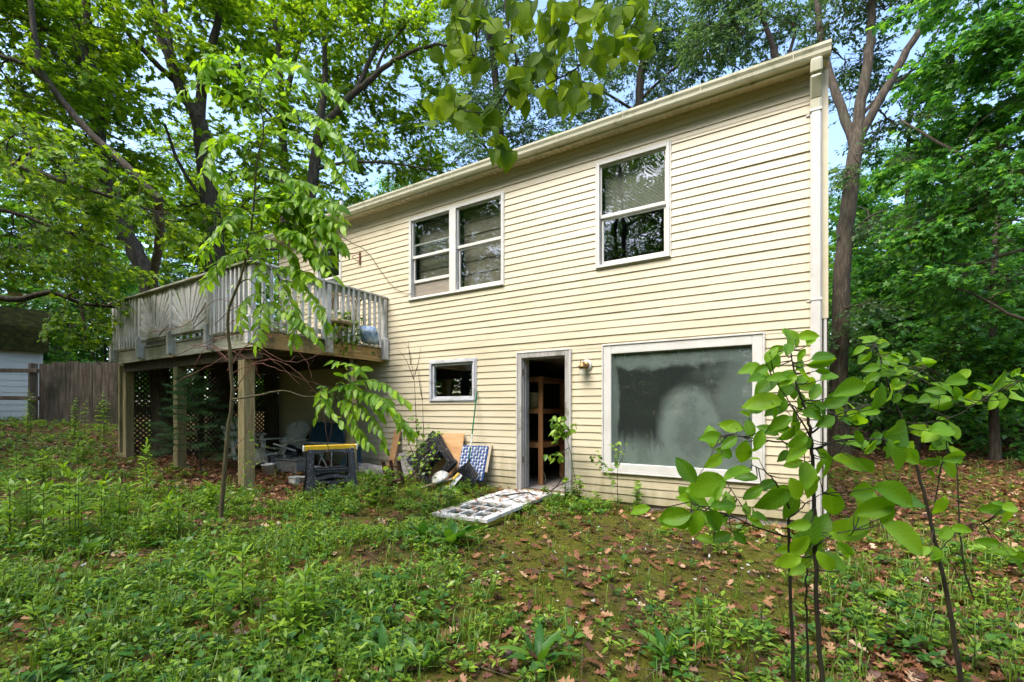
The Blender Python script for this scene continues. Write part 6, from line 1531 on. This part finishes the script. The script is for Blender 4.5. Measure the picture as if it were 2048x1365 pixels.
# ---------------------------------------------------------------- sapling with feathered leaves before the deck corner
def fronds(t, lst, T, mat, lsize, spacing, name='leaves', stem='stem_green', hang=.55):
    m = MB(); b,d,n,s = [],[],[],[]; rr = random.Random(9)
    for q in lst:
        p = smooth_path([P(*a) for a in q],8); Lp = sum((p[i+1]-p[i]).length for i in range(len(p)-1)); N = max(4,int(Lp/spacing)); m.tube(p, [.006,.0018], 5)
        for k in range(N+1):
            f = .12+.88*k/N; i = min(len(p)-2,int(f*(len(p)-1))); c = p[i].lerp(p[i+1], f*(len(p)-1)-i); al = (p[i+1]-p[i]).normalized()
            side = al.cross(Vector((0,0,1))+Vector((rr.gauss(0,.1),rr.gauss(0,.1),0))); side = side.normalized() if side.length > .05 else Vector(RIGHT)
            for sg in ((1,-1) if k < N else (0,)):
                di = al*(.55 if sg else 1)+side*(sg*.8)+Vector((rr.gauss(0,.14),rr.gauss(0,.14),-hang*rr.uniform(.3,1.3))); di.normalize()
                b.append(c); d.append(di); nn = Vector((rr.gauss(0,.3),rr.gauss(0,.3),.75))-Vector(FWD)*.8; n.append(nn); s.append(lsize*rr.uniform(.8,1.12)*(1-.25*abs(f-.55)))
    m.build('leaf_stalks', MATS[stem], t); leaves_obj(name, b, d, n, s, T, mat, t, True)
g = G(440,1045); d0 = depth(g.x,g.y)
st_ = [(440,1047,d0),(447,960,d0),(456,860,d0-.02),(464,796,d0-.03),(460,708,d0-.05),(455,663,d0-.08),(459,614,d0-.1),(478,568,d0-.14),(492,515,d0-.2),(500,470,d0-.25),(505,440,d0-.28),(513,331,d0-.35),(527,262,d0-.4),(520,205,d0-.42)]
sp = thing('pinnate_sapling', 'slender crooked sapling with long feathered leaves in front of the deck corner', 'sapling', g)
m = MB(); q = smooth_path(path(*st_),4,.004); m.tube(q, [.029-.022*(i/(len(q)-1))**.7 for i in range(len(q))], 9)
br = path((462,800,d0-.03),(520,790,d0-.1),(570,782,d0-.15),(610,793,d0-.2),(670,792,d0-.25)); m.tube(smooth_path(br,5,.004), [.014,.006], 6)
m.tube(smooth_path(path((500,470,d0-.25),(540,455,d0-.3),(560,440,d0-.35)),4), [.01,.004], 5); m.tube(smooth_path(path((490,520,d0-.2),(530,520,d0-.25),(560,560,d0-.3)),4), [.01,.004], 5)
m.tube(smooth_path(path((478,568,d0-.14),(500,560,d0-.2),(530,600,d0-.25)),4), [.01,.004], 5)
m.build('stem', MATS['stem_brown'], sp)
dd = d0-.45
fr_ = [[(522,235,dd),(470,195,dd-.1),(405,160,dd-.2),(352,195,dd-.3)],[(522,225,dd),(480,150,dd-.1),(440,112,dd-.2),(392,130,dd-.25)],[(525,235,dd),(590,175,dd-.1),(650,170,dd-.2),(688,205,dd-.3)],[(525,245,dd),(600,225,dd-.2),(660,250,dd-.3),(708,315,dd-.4)],
 [(522,270,dd),(590,265,dd-.2),(650,310,dd-.35),(688,370,dd-.45)],[(518,290,dd),(465,270,dd-.1),(425,300,dd-.2),(405,350,dd-.3)],[(513,335,dd+.05),(560,345,dd-.1),(610,390,dd-.2),(640,440,dd-.3)],[(512,345,dd+.05),(470,345,dd-.1),(440,390,dd-.2)],
 [(560,440,dd+.1),(610,430,dd),(655,455,dd-.1),(690,495,dd-.15)],[(555,442,dd+.1),(590,400,dd),(640,400,dd-.1),(680,430,dd-.2)],[(545,450,dd+.1),(590,470,dd),(620,520,dd-.1)],[(505,440,dd+.15),(470,430,dd),(430,465,dd-.1),(418,510,dd-.1)],
 [(508,400,dd+.1),(545,380,dd),(590,360,dd-.1),(650,380,dd-.2)],[(505,455,dd+.15),(520,500,dd),(515,560,dd-.1)],[(495,500,dd+.2),(450,520,dd+.1),(410,570,dd)],
 [(560,560,dd+.15),(600,570,dd),(635,610,dd-.1),(655,650,dd-.1)],[(555,555,dd+.15),(580,600,dd),(590,650,dd-.1),(585,690,dd-.1)],[(530,600,dd+.15),(560,620,dd),(600,640,dd-.1),(635,680,dd-.1)],[(528,600,dd+.15),(520,640,dd),(512,690,dd-.1)],[(540,540,dd+.15),(590,535,dd),(630,560,dd-.1)],[(525,585,dd+.2),(490,600,dd+.1),(480,650,dd)],
 [(520,210,dd),(525,160,dd-.1),(560,120,dd-.2),(600,130,dd-.3)],[(518,215,dd),(500,150,dd-.1),(470,95,dd-.2)]]
rj2 = random.Random(5); fr_ += [[(508,438,dd+.1),(560,412,dd),(610,425,dd-.05),(652,470,dd-.1)],[(512,400,dd+.1),(565,395,dd),(615,410,dd-.05),(650,440,dd-.1)],[(545,445,dd+.1),(575,455,dd),(610,475,dd-.05),(640,530,dd-.1)],[(500,470,dd+.15),(540,480,dd),(580,505,dd-.05),(600,560,dd-.1)]]
fr_ += [[(a+rj2.gauss(0,13)*(i>0),b_+rj2.gauss(0,12)*(i>0),c_+rj2.uniform(-.25,.15)) for i,(a,b_,c_) in enumerate(q)] for q in fr_[-4:-1] for _ in range(3)]
db = d0-.28
fr_ += [[(670,792,db),(650,775,db),(640,800,db-.1),(632,835,db-.1)],[(672,790,db),(690,750,db-.1),(720,735,db-.2),(668,722,db-.2)],[(674,790,db),(720,760,db-.1),(770,770,db-.2),(808,800,db-.25)],[(674,792,db),(730,785,db-.1),(785,820,db-.2),(822,868,db-.3)],[(674,794,db),(720,815,db-.1),(755,855,db-.2),(772,895,db-.2)],[(672,795,db),(700,820,db-.1),(715,860,db-.15),(738,888,db-.2)],[(668,788,db),(690,770,db-.1),(730,790,db-.2),(760,830,db-.2)],[(660,792,db),(650,810,db-.1),(690,850,db-.1)]]
rj = random.Random(77); fr_ += [[q[0]]+[(a+rj.gauss(0,10)*(i+1)/2,b_+rj.gauss(0,10)*(i+1)/2,c_+rj.uniform(-.2,.25)) for i,(a,b_,c_) in enumerate(q[1:])] for q in list(fr_) if rj.random() < .5]
fronds(sp, fr_, T_PINNA, 'leaf_pinnate', .165, .074)
m = MB(); m.tube(smooth_path([G(322,1090)+Vector((0,0,.02)), P(400,1040,d0+.1), P(475,985,d0+.2)],4), [.016,.007], 6); o = m.build('dead_stick', MATS['stem_brown']); prop(o, 'long bare stick leaning against the foot of the pinnate sapling', 'stick')

# ---------------------------------------------------------------- bare reddish vine tangle hanging by the deck corner
vt = thing('bare_vine', 'tangle of bare reddish vine stems looping round the deck corner post', 'vine', P(470,720,6.4)); m = MB(); rv = random.Random(2)
def vine(q, r=.006, br_=3):
    p = smooth_path([P(*a) for a in q],6,.006); m.tube(p, [r,r*.45], 5)
    for _ in range(br_):
        a = rv.choice(p[3:]); w_ = a+Vector(RIGHT*rv.gauss(.05,.16)+UP*rv.gauss(0,.13)+FWD*rv.gauss(0,.12)); m.tube(smooth_path([a,a.lerp(w_,.5)+Vector((0,0,rv.gauss(.03,.03))),w_],3,.004), [r*.5,.0015], 4)
for q in ([(455,740,6.4),(500,690,6.3),(580,725,6.3),(650,700,6.4),(692,640,6.6)],[(460,750,6.4),(540,720,6.3),(610,760,6.3),(660,840,6.4),(655,905,6.6)],[(340,715,6.6),(400,690,6.5),(470,670,6.4),(530,655,6.4),(580,670,6.4)],[(360,760,6.6),(420,730,6.5),(480,700,6.4),(540,715,6.3),(600,770,6.3)],[(300,665,6.8),(370,650,6.6),(440,600,6.4),(520,640,6.3),(590,650,6.3)],[(455,720,6.4),(420,690,6.5),(395,720,6.5),(380,770,6.6)],[(470,780,6.3),(510,730,6.3),(560,740,6.2),(640,770,6.3),(690,780,6.5)],
  [(520,690,6.3),(560,670,6.3),(610,720,6.3),(625,760,6.3)],[(450,660,6.4),(480,640,6.4),(540,690,6.3),(600,700,6.3)],[(640,780,6.4),(650,850,6.5),(655,890,6.6),(660,930,6.8)],[(430,650,6.4),(480,610,6.3),(520,620,6.3),(560,590,6.2)],[(465,900,6.2),(490,870,6.3),(505,800,6.4),(490,740,6.4)],[(380,690,6.6),(450,700,6.5),(500,720,6.4),(520,760,6.4)]):
    vine(q)
m.build('stems', MATS['stem_red'], vt)
lv = [( 430+rv.gauss(0,40), 640+rv.gauss(0,60)) for _ in range(16)]
b = [P(u,v,6.35+rv.uniform(-.1,.1)) for u,v in [(505+rv.gauss(0,22),600+rv.gauss(0,60)) for _ in range(46)]+[(495+rv.gauss(0,10),rv.uniform(860,990)) for _ in range(40)]]
leaves_obj('leaves', b, [Vector((rv.gauss(0,1),rv.gauss(0,1),rv.gauss(-.3,.4))) for _ in b], [Vector((rv.gauss(0,.4),rv.gauss(-.4,.4),1)) for _ in b], [.07*rv.uniform(.6,1.2) for _ in b], T_OVAL, 'leaf_weed', vt)
# vine on the wall
m = MB(); q = [PY(u,v,y) for u,v,y in ((683,474,-.30),(705,487,-.12),(735,505,-.06),(762,543,-.05),(785,572,-.05),(805,585,-.04),(826,589,-.04))]; m.tube(smooth_path(q,5,.003), [.008,.004], 6)
for (a,b_) in (((690,478),(702,462)),((700,483),(706,476)),((720,495),(726,488))): m.tube([PY(a[0],a[1],-.10),PY(b_[0],b_[1],-.12)], [.004,.0015], 4)
o = m.build('wall_vine', MATS['stem_dark']); prop(o, 'single bare vine trailing down the siding to the paired window', 'vine')

# ---------------------------------------------------------------- small white pine
g = G(403,948); dp = depth(g.x,g.y)
pn = thing('pine_sapling', 'small soft-needled pine growing before the deck lattice', 'tree', g)
m = MB(); topz = P(380,752,dp); m.tube(smooth_path([g-Vector((0,0,.05)), g.lerp(topz,.5)+Vector((.02,0,0)), topz],5), [.022,.005], 8)
b,d,n,s = [],[],[],[]; rp = random.Random(12)
H_ = topz.z-g.z
for k in range(46):
    f = .16+.84*(k/45)**.9; c = g.lerp(topz,f); a = k*2.4; Lb = (1-f)**.7*.86+.10
    dr = Vector((math.cos(a),math.sin(a),.10+.25*f)); e = c+dr*Lb*rp.uniform(.75,1.1); e.z -= .10*Lb; bp_ = smooth_path([c, c.lerp(e,.5)+Vector((0,0,.04)), e],4); m.tube(bp_, [.006,.002], 5)
    tips_ = [(e,dr)]
    for q in range(7):
        w_ = bp_[rp.randrange(3,len(bp_))]; sd2 = dr.cross(Vector((0,0,1))).normalized()*rp.choice((-1,1)); e2 = w_+(dr*.6+sd2)*rp.uniform(.08,.24)*Lb*1.3; m.tube([w_,e2], [.003,.0015], 4); tips_.append((e2,(e2-w_).normalized()))
    for (tp,td) in tips_:
        for q in range(58):
            pp = tp-td*rp.uniform(0,.17); dv = td*rp.uniform(.5,1)+Vector((rp.gauss(0,.55),rp.gauss(0,.55),rp.gauss(-.05,.45))); b.append(pp); d.append(dv); n.append((rp.gauss(0,1),rp.gauss(0,1),rp.gauss(0,1))); s.append(rp.uniform(.07,.115))
m.build('trunk', MATS['stem_dark'], pn)
T_NEEDLE = (np.array([(-.016,0,0),(.016,0,0),(0,1,-.08)],float), np.array([(0,1,2)]))
leaves_obj('needles', b, d, n, s, T_NEEDLE, 'needle', pn)

# ---------------------------------------------------------------- shrubs and shoots against the wall
def shoot(name, label, stems, clusters, T, mat, lsize, Y, stem='stem_dark', cat='shrub', r0=.008, spread=1.0):
    """stems: lists of (u,v) on the plane y=Y; clusters: (u,v,radius_px,count)"""
    p0 = PY(*stems[0][0],Y); t = thing(name, label, cat, Vector((p0.x,Y,float(gh(p0.x,Y))))); m = MB(); pts = []; rr = random.Random(hash(label)%1000 if False else len(label))
    for q in stems:
        p = smooth_path([PY(a[0],a[1],Y+(a[2] if len(a) > 2 else 0)) for a in q],5,.003); m.tube(p, [r0,.0018], 6); pts += p
    b,d,n,s = [],[],[],[]
    for (u,v,rp_,cnt) in clusters:
        for k in range(cnt):
            dy = rr.gauss(0,.10)*spread; c = PY(u+rr.gauss(0,rp_*.55),v+rr.gauss(0,rp_*.55),Y+dy)
            if c.y > -.06: c.y = -.06
            di = Vector((rr.gauss(0,1),rr.gauss(-.5,.7),rr.gauss(-.45,.4))); di.normalize(); b.append(c); d.append(di); n.append(Vector((rr.gauss(0,.35),rr.gauss(-.5,.3),1))); s.append(lsize*rr.uniform(.7,1.15))
            near = min(pts, key=lambda a: (a-c).length); m.tube([near,c], [.0025,.001], 4, cap=False)
    m.build('stem', MATS[stem], t); leaves_obj('leaves', b, d, n, s, T, mat, t, T is T_BIG); return t
shoot('wall_shrub', 'leafy shrub with tall bare stems hiding part of the tipped sawhorse', [[(834,985),(834,900),(832,830),(828,760),(820,705),(812,690)],[(852,975),(848,900),(846,830),(842,770),(838,740)],[(828,760),(812,720),(795,700)],[(830,750),(838,720),(842,695)],[(822,730),(818,700),(817,682)],[(845,800),(838,760),(835,735)],[(840,960),(870,900),(885,870)],[(834,930),(815,880),(800,850)],[(855,985),(858,950),(862,920)]],
   [(840,870,22,26),(850,860,18,18),(825,905,24,30),(832,938,24,26),(850,900,22,24),(875,866,12,8),(822,836,9,7),(860,925,18,14),(812,945,16,10)], T_WIDE, 'leaf_weed', .085, -1.0)
shoot('window_seedling', 'thin upright seedling in front of the left edge of the fogged window', [[(1236,1010),(1235,960),(1236,920),(1238,890)],[(1235,955),(1215,935),(1190,915)],[(1236,935),(1245,915),(1250,905)],[(1235,970),(1225,965)]],
   [(1238,890,10,9),(1240,905,8,7),(1200,922,12,9),(1188,912,7,5),(1232,925,9,8),(1220,945,10,8),(1228,968,7,5),(1212,938,8,5)], T_WIDE, 'leaf_weed', .075, -.55, r0=.006)
shoot('doorway_sapling', 'pale green broad-leaved shoot growing across the right side of the doorway', [[(1160,1010),(1150,960),(1140,900),(1130,870),(1120,855)],[(1138,895),(1125,905),(1112,912)],[(1135,880),(1142,860),(1147,848)],[(1130,870),(1112,860),(1102,850)]],
   [(1115,840,12,9),(1125,850,14,10),(1110,860,12,8),(1130,862,12,8),(1145,850,9,6),(1118,872,10,6),(1108,845,8,5),(1108,915,10,7),(1122,908,9,5),(1115,885,6,3)], T_BIG, 'leaf_weed', .115, -.45, cat='sapling', spread=.6, stem='stem_green')
dk = thing('deck_plant', 'leafy weed spilling over the deck edge beside the middle rail post', 'plant', P(690,675,9.1)); rr = random.Random(31); b,d,n,s = [],[],[],[]; m = MB()
for k in range(430):
    c = PX(rr.gauss(688,20),rr.gauss(662,19),DX+rr.uniform(-.28,.14)); c.z = max(c.z,DZ+.01) if c.x < DX else max(c.z,1.15); b.append(c); d.append(Vector((rr.gauss(.2,.7),rr.gauss(-.1,.7),rr.gauss(-.1,.5)))); n.append(Vector((rr.gauss(0,.4),rr.gauss(-.3,.3),1))); s.append(.13*rr.uniform(.6,1.2))
for k in range(12): m.tube([(DX-.2+rr.gauss(0,.1),b[k].y,DZ), b[k]], [.004,.002], 5)
m.build('stems', MATS['stem_green'], dk); leaves_obj('leaves', b, d, n, s, T_OVAL, 'leaf_weed', dk)
dk = thing('deck_plant', 'vine leaves crowding the deck rail near the front corner', 'plant', P(560,650,8.0)); b,d,n,s = [],[],[],[]; m = MB()
for k in range(300):
    c = PX(rr.gauss(555,34),rr.gauss(625,36),DX+rr.uniform(-.35,.25)); c.z = max(c.z,DZ+.01); b.append(c); d.append(Vector((rr.gauss(.2,.7),rr.gauss(-.1,.7),rr.gauss(-.2,.5)))); n.append(Vector((rr.gauss(0,.4),rr.gauss(-.3,.3),1))); s.append(.085*rr.uniform(.6,1.2))
for k in range(14): m.tube([(DX-.1+rr.gauss(0,.05),b[k].y+.05,DZ), Vector(b[k])], [.004,.002], 5)
m.build('stems', MATS['stem_brown'], dk); leaves_obj('leaves', b, d, n, s, T_OVAL, 'leaf_weed', dk)
# dead branch by the doorway and across the fallen door
db_ = thing('dead_branch', 'forked dead branch lying across the fallen door to the doorway', 'branch', G(1060,1010)); m = MB()
def gp(u,v,h): q = G(u,v); return q+Vector((0,0,h))
main = smooth_path([gp(952,1004,.10),gp(1000,1009,.12),gp(1050,1008,.16),PY(1085,993,-.55),PY(1115,970,-.35),PY(1128,950,-.30)],5,.004); m.tube(main, [.016,.006], 6)
for q in ([PY(1118,968,-.33),PY(1124,955,-.28),PY(1118,945,-.2)],[PY(1105,978,-.4),PY(1140,963,-.35),PY(1162,955,-.35)],[PY(1085,992,-.55),PY(1092,960,-.45),PY(1083,935,-.35)],[gp(1010,1009,.12),gp(1040,1020,.10),gp(1060,1030,.08)],[PY(1100,982,-.45),PY(1112,1000,-.5),PY(1125,1005,-.5)],[gp(1120,1002,.08),gp(1080,1022,.10),gp(1030,1022,.11)]): m.tube(smooth_path(q,4,.004), [.008,.0025], 5)
m.build('wood', MATS['stem_dark'], db_)

# ================================================================ fences, shed and the neighbour's house at the far left
surf('fence_board', [(.28,(.040,.028,.018)),(.48,(.135,.10,.07)),(.72,(.25,.205,.155))], scale=(20,20,1.5), rough=.9, bump=.4, dirt=(.045,.05,.025), dirt_scale=1.2, dirt_at=(.48,.7))
surf('shed_white', [(.3,(.78,.77,.74)),(.7,(.85,.84,.82))], scale=(2,2,2), rough=.6, bump=.02, dirt=(.4,.42,.36), dirt_scale=2, dirt_at=(.6,.8))
surf('moss_roof', [(.3,(.006,.008,.003)),(.5,(.014,.017,.005)),(.75,(.04,.042,.008))], scale=(5,5,5), rough=1, bump=.8, spec=.05)
surf('grey_shingle', [(.3,(.20,.20,.23)),(.7,(.32,.32,.36))], scale=(2,2,14), rough=.9, bump=.2)
surf('brick', [(.3,(.16,.06,.04)),(.7,(.28,.12,.08))], scale=(8,8,8), rough=.9, bump=.3)
FD = 14.2
fn = thing('board_fence', 'weathered brown board fence left of the deck, seen through seedlings', 'fence', P(150,850,FD))
a_, b_ = P(78,848,FD), P(262,838,FD+.6); a_.z = float(gh(a_.x,a_.y)); n = 7; rf = random.Random(6)
for k in range(n):
    p, q = a_.lerp(b_,k/n), a_.lerp(b_,(k+.97)/n); zb = float(gh(p.x,p.y))-.05; zt = (HV-726-rf.uniform(-2,3)+k*1.2)/F*FD
    dx = (q-p); L_ = Vector((dx.x,dx.y,0)).length
    m = MB(); m.T = Matrix.Translation((p.x,p.y,zb)) @ Matrix.Rotation(math.atan2(dx.y,dx.x),4,'Z') @ Matrix.Rotation(rf.gauss(0,.006),4,'Y')
    m.prism([(0,0),(L_,0),(L_,zt-zb-.02),(L_*.93,zt-zb),(L_*.07,zt-zb),(0,zt-zb-.02)], 0, .025, 'y'); m.build('board', MATS['fence_board'], fn)
m = MB()
for f in (.30,.82): p, q = a_.lerp(b_,0), b_; m.bar((p.x+.02,p.y+.07,p.z+1.9*f),(q.x+.02,q.y+.07,q.z+1.9*f),.05,.09)
m.build('fence_rail', MATS['dark_wood'], fn)
rl = thing('rail_fence', 'three-rail wooden fence in front of the white shed', 'fence', P(40,850,13.6))
for v in (742,797,850): m = MB(); m.bar(P(-160,v-2,13.2), P(78,v,13.8), .07, .12, bev=.01); m.build('rail', MATS['fence_board'], rl)
for u in (66,-70): p = P(u,850,13.9); m = MB(); m.box((p.x-.09,p.y-.09,float(gh(p.x,p.y))-.3),(p.x+.09,p.y+.09,(HV-727)/F*13.9),.01); m.build('fence_post', MATS['fence_board'], rl)
# shed: gambrel roof, long side towards us
sd0 = P(86,850,15.5); bk = Vector((sd0.x+.9,sd0.y+DW,0)).normalized(); ax = Vector((bk.y,-bk.x,0)); Ls = 5.0; sd1 = sd0-ax*Ls
zg_ = float(gh(sd0.x,sd0.y)); T = frame_T((sd1.x,sd1.y,zg_), ax, bk, (0,0,1))
he = (HV-703)/F*15.5-zg_; hk_ = (HV-655)/F*15.6-zg_; hr = (HV-621)/F*16.5-zg_
sh = thing('shed', 'white garden shed with a mossy gambrel roof at the left edge', 'shed', (sd1.x,sd1.y,zg_))
m = MB(); m.T = T; k = 0; z = -.1
while z < he: 
    m.prism([(-.012,z),(0.012,z),(.012,min(z+.2,he)),(-.001,min(z+.2,he))], .02, Ls-.10, 'x'); z += .2
m.prism([(.013,-.1),(3.0,-.1),(3.0,he),(2.6,hk_-.06),(1.5,hr-.06),(.40,hk_-.06),(.013,he)], .03, Ls-.09, 'x'); m.build('wall', MATS['shed_white'], sh)
m = MB(); m.T = T; m.box((Ls-.10,-.03,-.1),(Ls-.0,.02,he)); m.build('corner_trim', MATS['shed_white'], sh)
m = MB(); m.T = T
pr_ = [(-.22,he-.06),(.26,hk_),(1.5,hr),(2.75,hk_),(3.2,he-.06),(3.14,he-.06),(2.70,hk_-.055),(1.5,hr-.055),(.31,hk_-.055),(-.14,he-.06)]
m.prism(pr_, -.1, Ls+.12, 'x'); m.build('roof', MATS['moss_roof'], sh)
# neighbour
nd = 27; nb = P(92,760,nd); nb.z = float(gh(nb.x,nb.y)); fw_ = Vector((nb.x,nb.y+DW,0)).normalized(); T = frame_T(nb, (fw_.y,-fw_.x,0), fw_, UP)
nh = thing('neighbour_house', 'white house with a pale grey shingle roof and brick chimney beyond the shed', 'house', nb)
e_ = (HV-692)/F*nd-nb.z; r_h = (HV-628)/F*(nd+2.5)-nb.z
m = MB(); m.T = T; m.box((-6,0,-.5),(1.3,7,e_)); m.build('wall', MATS['shed_white'], nh)
m = MB(); m.T = T
for k in range(14):
    t0, t1 = k/14,(k+1)/14; m.add([(-6.3,-.4+2.9*t0,e_-.1+(r_h-e_)*t0+.03),(1.5,-.4+2.9*t0,e_-.1+(r_h-e_)*t0+.03),(1.5,-.4+2.9*t1,e_-.1+(r_h-e_)*t1),(-6.3,-.4+2.9*t1,e_-.1+(r_h-e_)*t1),(-6.3,-.4+2.9*t0,e_-.1+(r_h-e_)*t0),(1.5,-.4+2.9*t0,e_-.1+(r_h-e_)*t0)],[(0,1,2,3),(4,5,1,0)])
m.add([(-6.3,2.5,r_h-.1),(1.5,2.5,r_h-.1),(1.5,7.4,e_-.1),(-6.3,7.4,e_-.1)],[(0,1,2,3)])
rf_ = m.build('roof', MATS['grey_shingle'], nh)
m = MB(); m.T = T; m.prism([(-.0,e_),(2.5,r_h-.15),(7,e_)], 1.2, 1.28, 'x'); m.box((-6.4,-.48,e_-.2),(1.55,-.40,e_-.02)); m.build('trim', MATS['shed_white'], nh)
m = MB(); m.T = T; m.box((-1.6,1.6,r_h-1.0),(-.8,2.4,r_h+1.1)); m.box((-1.66,1.54,r_h+1.1),(-.74,2.46,r_h+1.25)); m.build('chimney', MATS['brick'], rf_)
m = MB(); m.T = T
for x in (-1.4,.2): m.box((x,-.03,e_-1.5),(x+.8,.02,e_-.4))
m.build('window', MATS['dark_room'], nh)

print('crown leaves', stats)
